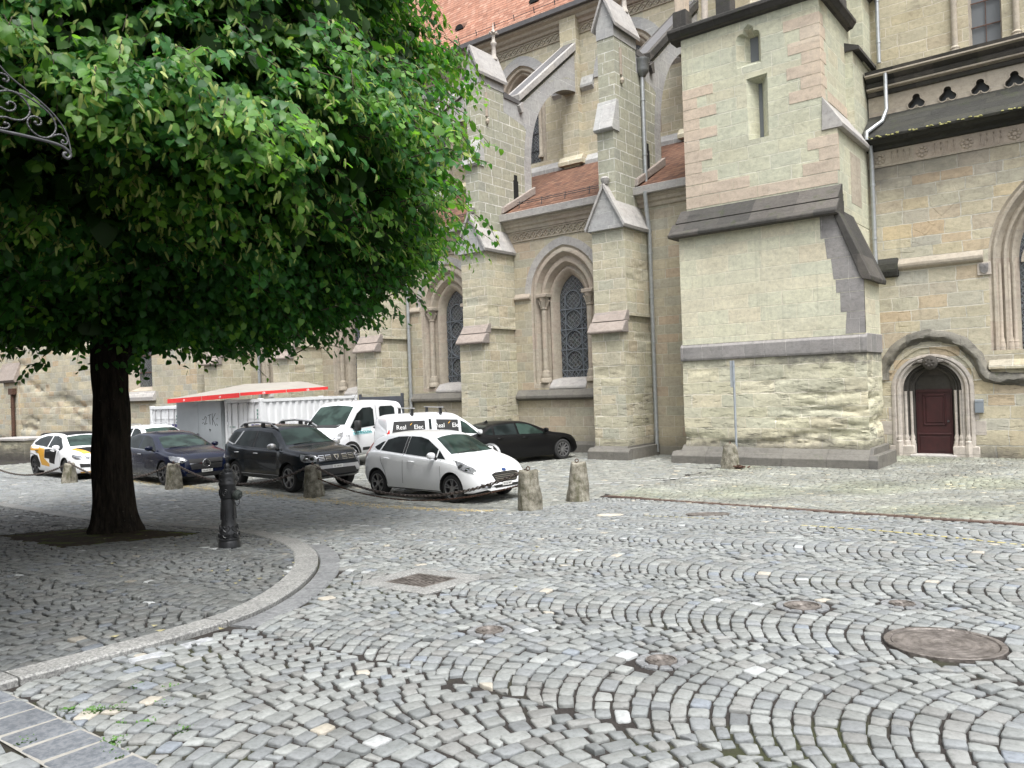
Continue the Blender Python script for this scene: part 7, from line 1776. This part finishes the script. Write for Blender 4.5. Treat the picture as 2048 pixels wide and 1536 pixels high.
def chain(p, q, sag, name, label, wire=.013, ll=.062, mat='chain', group='rusty chains between the bollards'):
    N = 200; P = [p.lerp(q, k / N) - Vector((0, 0, sag * 4 * (k / N) * (1 - k / N))) for k in range(N + 1)]
    S_ = [0]
    for a, b in zip(P, P[1:]): S_.append(S_[-1] + (b - a).length)
    mb = MB(); n = int(S_[-1] / ll)
    for k in range(n):
        s0 = (k + .5) * ll; j = next(i for i, v in enumerate(S_) if v >= s0); c_ = P[j]; d = (P[min(j + 1, N)] - P[max(j - 1, 0)]).normalized()
        u = d.cross(Vector((0, 0, 1))).normalized(); v = u.cross(d)
        w = (u if k % 2 else v); w = (w * math.cos(.5) + d.cross(w) * math.sin(.5)).normalized()
        rg = [c_ + d * (ll * .68) * math.cos(2 * PI * t / 8) + w * (ll * .40) * math.sin(2 * PI * t / 8) for t in range(9)]
        mb.tube(rg, wire, 5, False)
    o = mb.build(name, M[mat], None, 180, uv=False); tag(o, label, 'chain', group)
chain(tops[3], tops[0], .62, 'chain', 'heavy rusty chain sagging in front of the white hatchback')
chain(tops[3] - Vector((-.1, 0, .3)), tops[0] - Vector((.12, 0, .28)), .42, 'chain', 'thin light chain lying almost on the ground under the heavy one', .007, .036, 'rust')
chain(tops[4], tops[3], .52, 'chain', 'rusty chain sagging in front of the off-roader and the saloon nose')
chain(tops[5], tops[4], .46, 'chain', 'rusty chain passing behind the lime trunk in front of the blue saloon')
chain(tops[6], tops[5], .46, 'chain', 'rusty chain at the far left in front of the striped hatchback')
mb = MB(); rc = random.Random(8)
for k in range(26):
    c_ = Vector((-8.28 + rc.gauss(0, .10), 20.68 + rc.gauss(0, .07), .02 + rc.random() * .07)); a = rc.random() * 6; w = Vector((math.cos(a), math.sin(a), rc.uniform(-.4, .4)))
    v = w.cross(Vector((0, 0, 1))).normalized()
    mb.tube([c_ + w * .045 * math.cos(2 * PI * t / 8) + v * .028 * math.sin(2 * PI * t / 8) for t in range(9)], .011, 5, False)
tag(mb.build('chain', M['rust'], None, 180, uv=False), 'coiled heap of rusty chain at the foot of the small mossy bollard', 'chain', 'rusty chains between the bollards')

# sign post, letterbox, stone trough
P_ = thing('sign_post', 'thin grey post carrying a sign seen edge on in front of the stair tower', 'sign', (-8.50, 21.03, 0))
MB().tube([(0, 0, 0), (0, 0, 2.95)], .032, 12).build('pole', M['post'], P_, 50)
mb = MB(); mb.box(-.05, -.028, -.30, .30, 2.22, 2.94, bev=.004); mb.box(-.03, .035, -.04, .04, 2.35, 2.39); mb.box(-.03, .035, -.04, .04, 2.78, 2.82)
o = mb.build('sign_plate', M['post'], P_); o.rotation_euler = (0, 0, R(13))
lb = thing('letter_box', 'small flat grey metal box on the wall right of the oxblood door', 'letter box', (-3.21, 25.59, 1.44))
mb = MB(); mb.box(-.11, .11, -.08, .0, -.19, .19, bev=.01); mb.build('case', M['box'], lb)
mb = MB(); mb.box(-.10, .10, -.088, -.078, .12, .18, bev=.004); mb.build('flap', M['post'], lb)
tr = thing('stone_trough', 'grey rectangular stone basin by the church wall at far left', 'trough', (-38.9, 14.5, -.05), R(12))
mb = MB(); mb.box(-1.05, 1.05, -.6, .6, 0, .93, bev=.03); mb.build('basin', M['towlow'], tr); mb = MB(); mb.box(-1.12, 1.12, -.67, .67, .88, 1.02, bev=.03); mb.build('rim', M['trim'], tr)

# ------------------------------------------------------------------ wrought bracket on the corner house
br = thing('wrought_iron_bracket', 'scrolled wrought iron sign bracket reaching in from the left edge', 'bracket', (-5.45, 1.35, 4.2))
def bp(x, y):
    px, py = x / 5.91, 100 + y / 5.91
    return (0.0, 1.97 + px / 140 * .4 - 1.35, 4.53 - (py - 130) * .00303 + px * .00053 - 4.2)
def cr(pts, n=6):
    P = [Vector(bp(*p)) for p in pts]; o = []
    for i in range(len(P) - 1):
        a, b, c, d = P[max(i - 1, 0)], P[i], P[i + 1], P[min(i + 2, len(P) - 1)]
        for k in range(n):
            t = k / n; o.append(.5 * ((2 * b) + (c - a) * t + (2 * a - 5 * b + 4 * c - d) * t * t + (3 * b - a - 3 * c + d) * t ** 3))
    return o + [P[-1]]
MB().tube(cr([(-1250, -760), (-600, -360), (-200, -40), (0, 185), (120, 310), (300, 450), (480, 590), (620, 720), (730, 860), (800, 1000), (845, 1220)]), .0055, 8).build('top_rod', M['iron'], br, 180)
MB().tube(cr([(-1250, 700), (-500, 870), (0, 975), (200, 1010), (400, 1050), (600, 1095), (720, 1135), (800, 1190), (835, 1250), (800, 1290), (750, 1270), (748, 1228), (785, 1225)]), .0105, 8).build('lower_bar', M['iron'], br, 180)
for s_ in ([(-60, 400), (60, 462), (180, 495), (300, 530), (480, 640), (600, 750), (655, 870), (640, 960), (560, 1030), (450, 1025), (350, 950), (305, 860), (330, 795), (400, 775), (465, 810), (470, 865), (425, 882), (400, 850)],
           [(545, 1040), (640, 1000), (720, 990), (780, 1030), (800, 1080), (780, 1110), (735, 1105), (720, 1080), (738, 1070)],
           [(-260, 700), (-180, 560), (0, 495), (100, 480), (200, 510), (290, 590), (340, 690), (320, 770), (250, 825), (150, 830), (50, 805), (-60, 815), (-200, 880)],
           [(-260, 700), (-160, 640), (0, 690), (80, 725), (150, 710), (170, 660), (140, 620), (95, 615), (75, 640)],
           [(-200, 330), (-60, 285), (20, 275), (80, 300), (100, 345), (75, 372), (45, 350)], [(-200, 880), (-60, 930), (10, 942), (60, 940), (90, 910), (75, 882), (40, 878)]):
    p = cr(s_, 8); mb = MB()
    mb.tube(p, [.0060 + .0012 * math.sin(k * 1.6) for k in range(len(p))], 7)
    mb.lathe([(.0, -.012), (.009, -.008), (.011, 0), (.009, .008), (.0, .012)], 10, tuple(p[-1]), 'x'); mb.build('scroll', M['iron'], br, 180)
mb = MB(); mb.box(-.03, .03, -.02, .012, -.15, 1.55, bev=.006); mb.build('wall_plate', M['iron'], br)
cb = thing('corner_house', 'plain ochre rendered house, unseen beyond the left edge, carrying the wrought iron bracket', 'house', (0, 0, 0))
mb = MB(); mb.box(-60, -5.15, -9, 1.32, -1.5, 8.4); mb.build('wall', M['render'], cb)  # unseen house behind the bracket, lengthened and raised to deepen shade under the tree
mb = MB(); mb.prism([(1.75, 8.3), (1.75, 8.45), (-3.8, 11.0), (-9.4, 8.45), (-9.4, 8.3)], 'x', -60.3, -4.85); mb.build('roof', M['tile2'], cb)
for x in [-9 - 3.4 * k for k in range(14)]:
    for z in (1.6, 5.0):
        mb = MB(); mb.box(x - .65, x + .65, 1.30, 1.36, z - .08, z + 1.7); w = mb.build('window', M['trim'], cb)
        mb = MB(); mb.box(x - .5, x + .5, 1.34, 1.37, z + .06, z + 1.56); mb.build('pane', M['glass'], w)

# ------------------------------------------------------------------ camera and light
f0 = Vector((F0[0], F0[1], 0)); r0 = Vector((R0[0], R0[1], 0)); u0 = Vector((0, 0, 1))
phi = math.atan(.035); pit = math.atan(7 * math.cos(phi) / 1580)
f = f0 * math.cos(pit) + u0 * math.sin(pit); u = u0 * math.cos(pit) - f0 * math.sin(pit)
Rx = r0 * math.cos(phi) - u * math.sin(phi); Ux = r0 * math.sin(phi) + u * math.cos(phi)
cam = bpy.data.cameras.new('camera'); co = bpy.data.objects.new('camera', cam); COL.objects.link(co)
co.matrix_world = Matrix(((Rx.x, Ux.x, -f.x, 0), (Rx.y, Ux.y, -f.y, 0), (Rx.z, Ux.z, -f.z, CZ), (0, 0, 0, 1)))
cam.sensor_width = 36; cam.lens = 36 * 1580 / 2048; cam.clip_start = .1; cam.clip_end = 2000; S.camera = co
EL, AZ = R(63), R(128)                                              # azimuth clockwise from +Y
sd = Vector((math.sin(AZ) * math.cos(EL), math.cos(AZ) * math.cos(EL), math.sin(EL)))
sun = bpy.data.lights.new('sun', 'SUN'); sun.energy = 1.7; sun.angle = R(30); sun.color = (1, .985, .96)
so = bpy.data.objects.new('sun', sun); COL.objects.link(so); so.rotation_euler = sd.to_track_quat('Z', 'Y').to_euler(); so.location = (0, -20, 40)
wd = bpy.data.worlds.new('World'); S.world = wd; wd.use_nodes = True; nt = wd.node_tree; nt.nodes.clear()
sk = nt.nodes.new('ShaderNodeTexSky'); sk.sky_type = 'NISHITA'; sk.sun_disc = False; sk.sun_elevation = EL; sk.sun_rotation = AZ; sk.air_density = 1.0; sk.dust_density = 3.0
hs = nt.nodes.new('ShaderNodeHueSaturation'); hs.inputs['Saturation'].default_value = .22; hs.inputs['Value'].default_value = 1.0
bg = nt.nodes.new('ShaderNodeBackground'); bg.inputs[1].default_value = .15
ow = nt.nodes.new('ShaderNodeOutputWorld'); nt.links.new(sk.outputs[0], hs.inputs['Color']); tc = nt.nodes.new('ShaderNodeTexCoord'); sx_ = nt.nodes.new('ShaderNodeSeparateXYZ'); nt.links.new(tc.outputs['Generated'], sx_.inputs[0])
mr = nt.nodes.new('ShaderNodeMapRange'); mr.inputs[1].default_value = 0; mr.inputs[2].default_value = 1; mr.inputs[3].default_value = .42; mr.inputs[4].default_value = 1.5; nt.links.new(sx_.outputs[2], mr.inputs[0])   # overcast: zenith about three times the horizon
vm = nt.nodes.new('ShaderNodeVectorMath'); vm.operation = 'SCALE'; nt.links.new(hs.outputs[0], vm.inputs[0]); nt.links.new(mr.outputs[0], vm.inputs['Scale']); nt.links.new(vm.outputs[0], bg.inputs[0]); nt.links.new(bg.outputs[0], ow.inputs[0])
S.view_settings.view_transform = 'Standard'; S.view_settings.look = 'None'; S.view_settings.gamma = 1; S.view_settings.exposure = EXPO
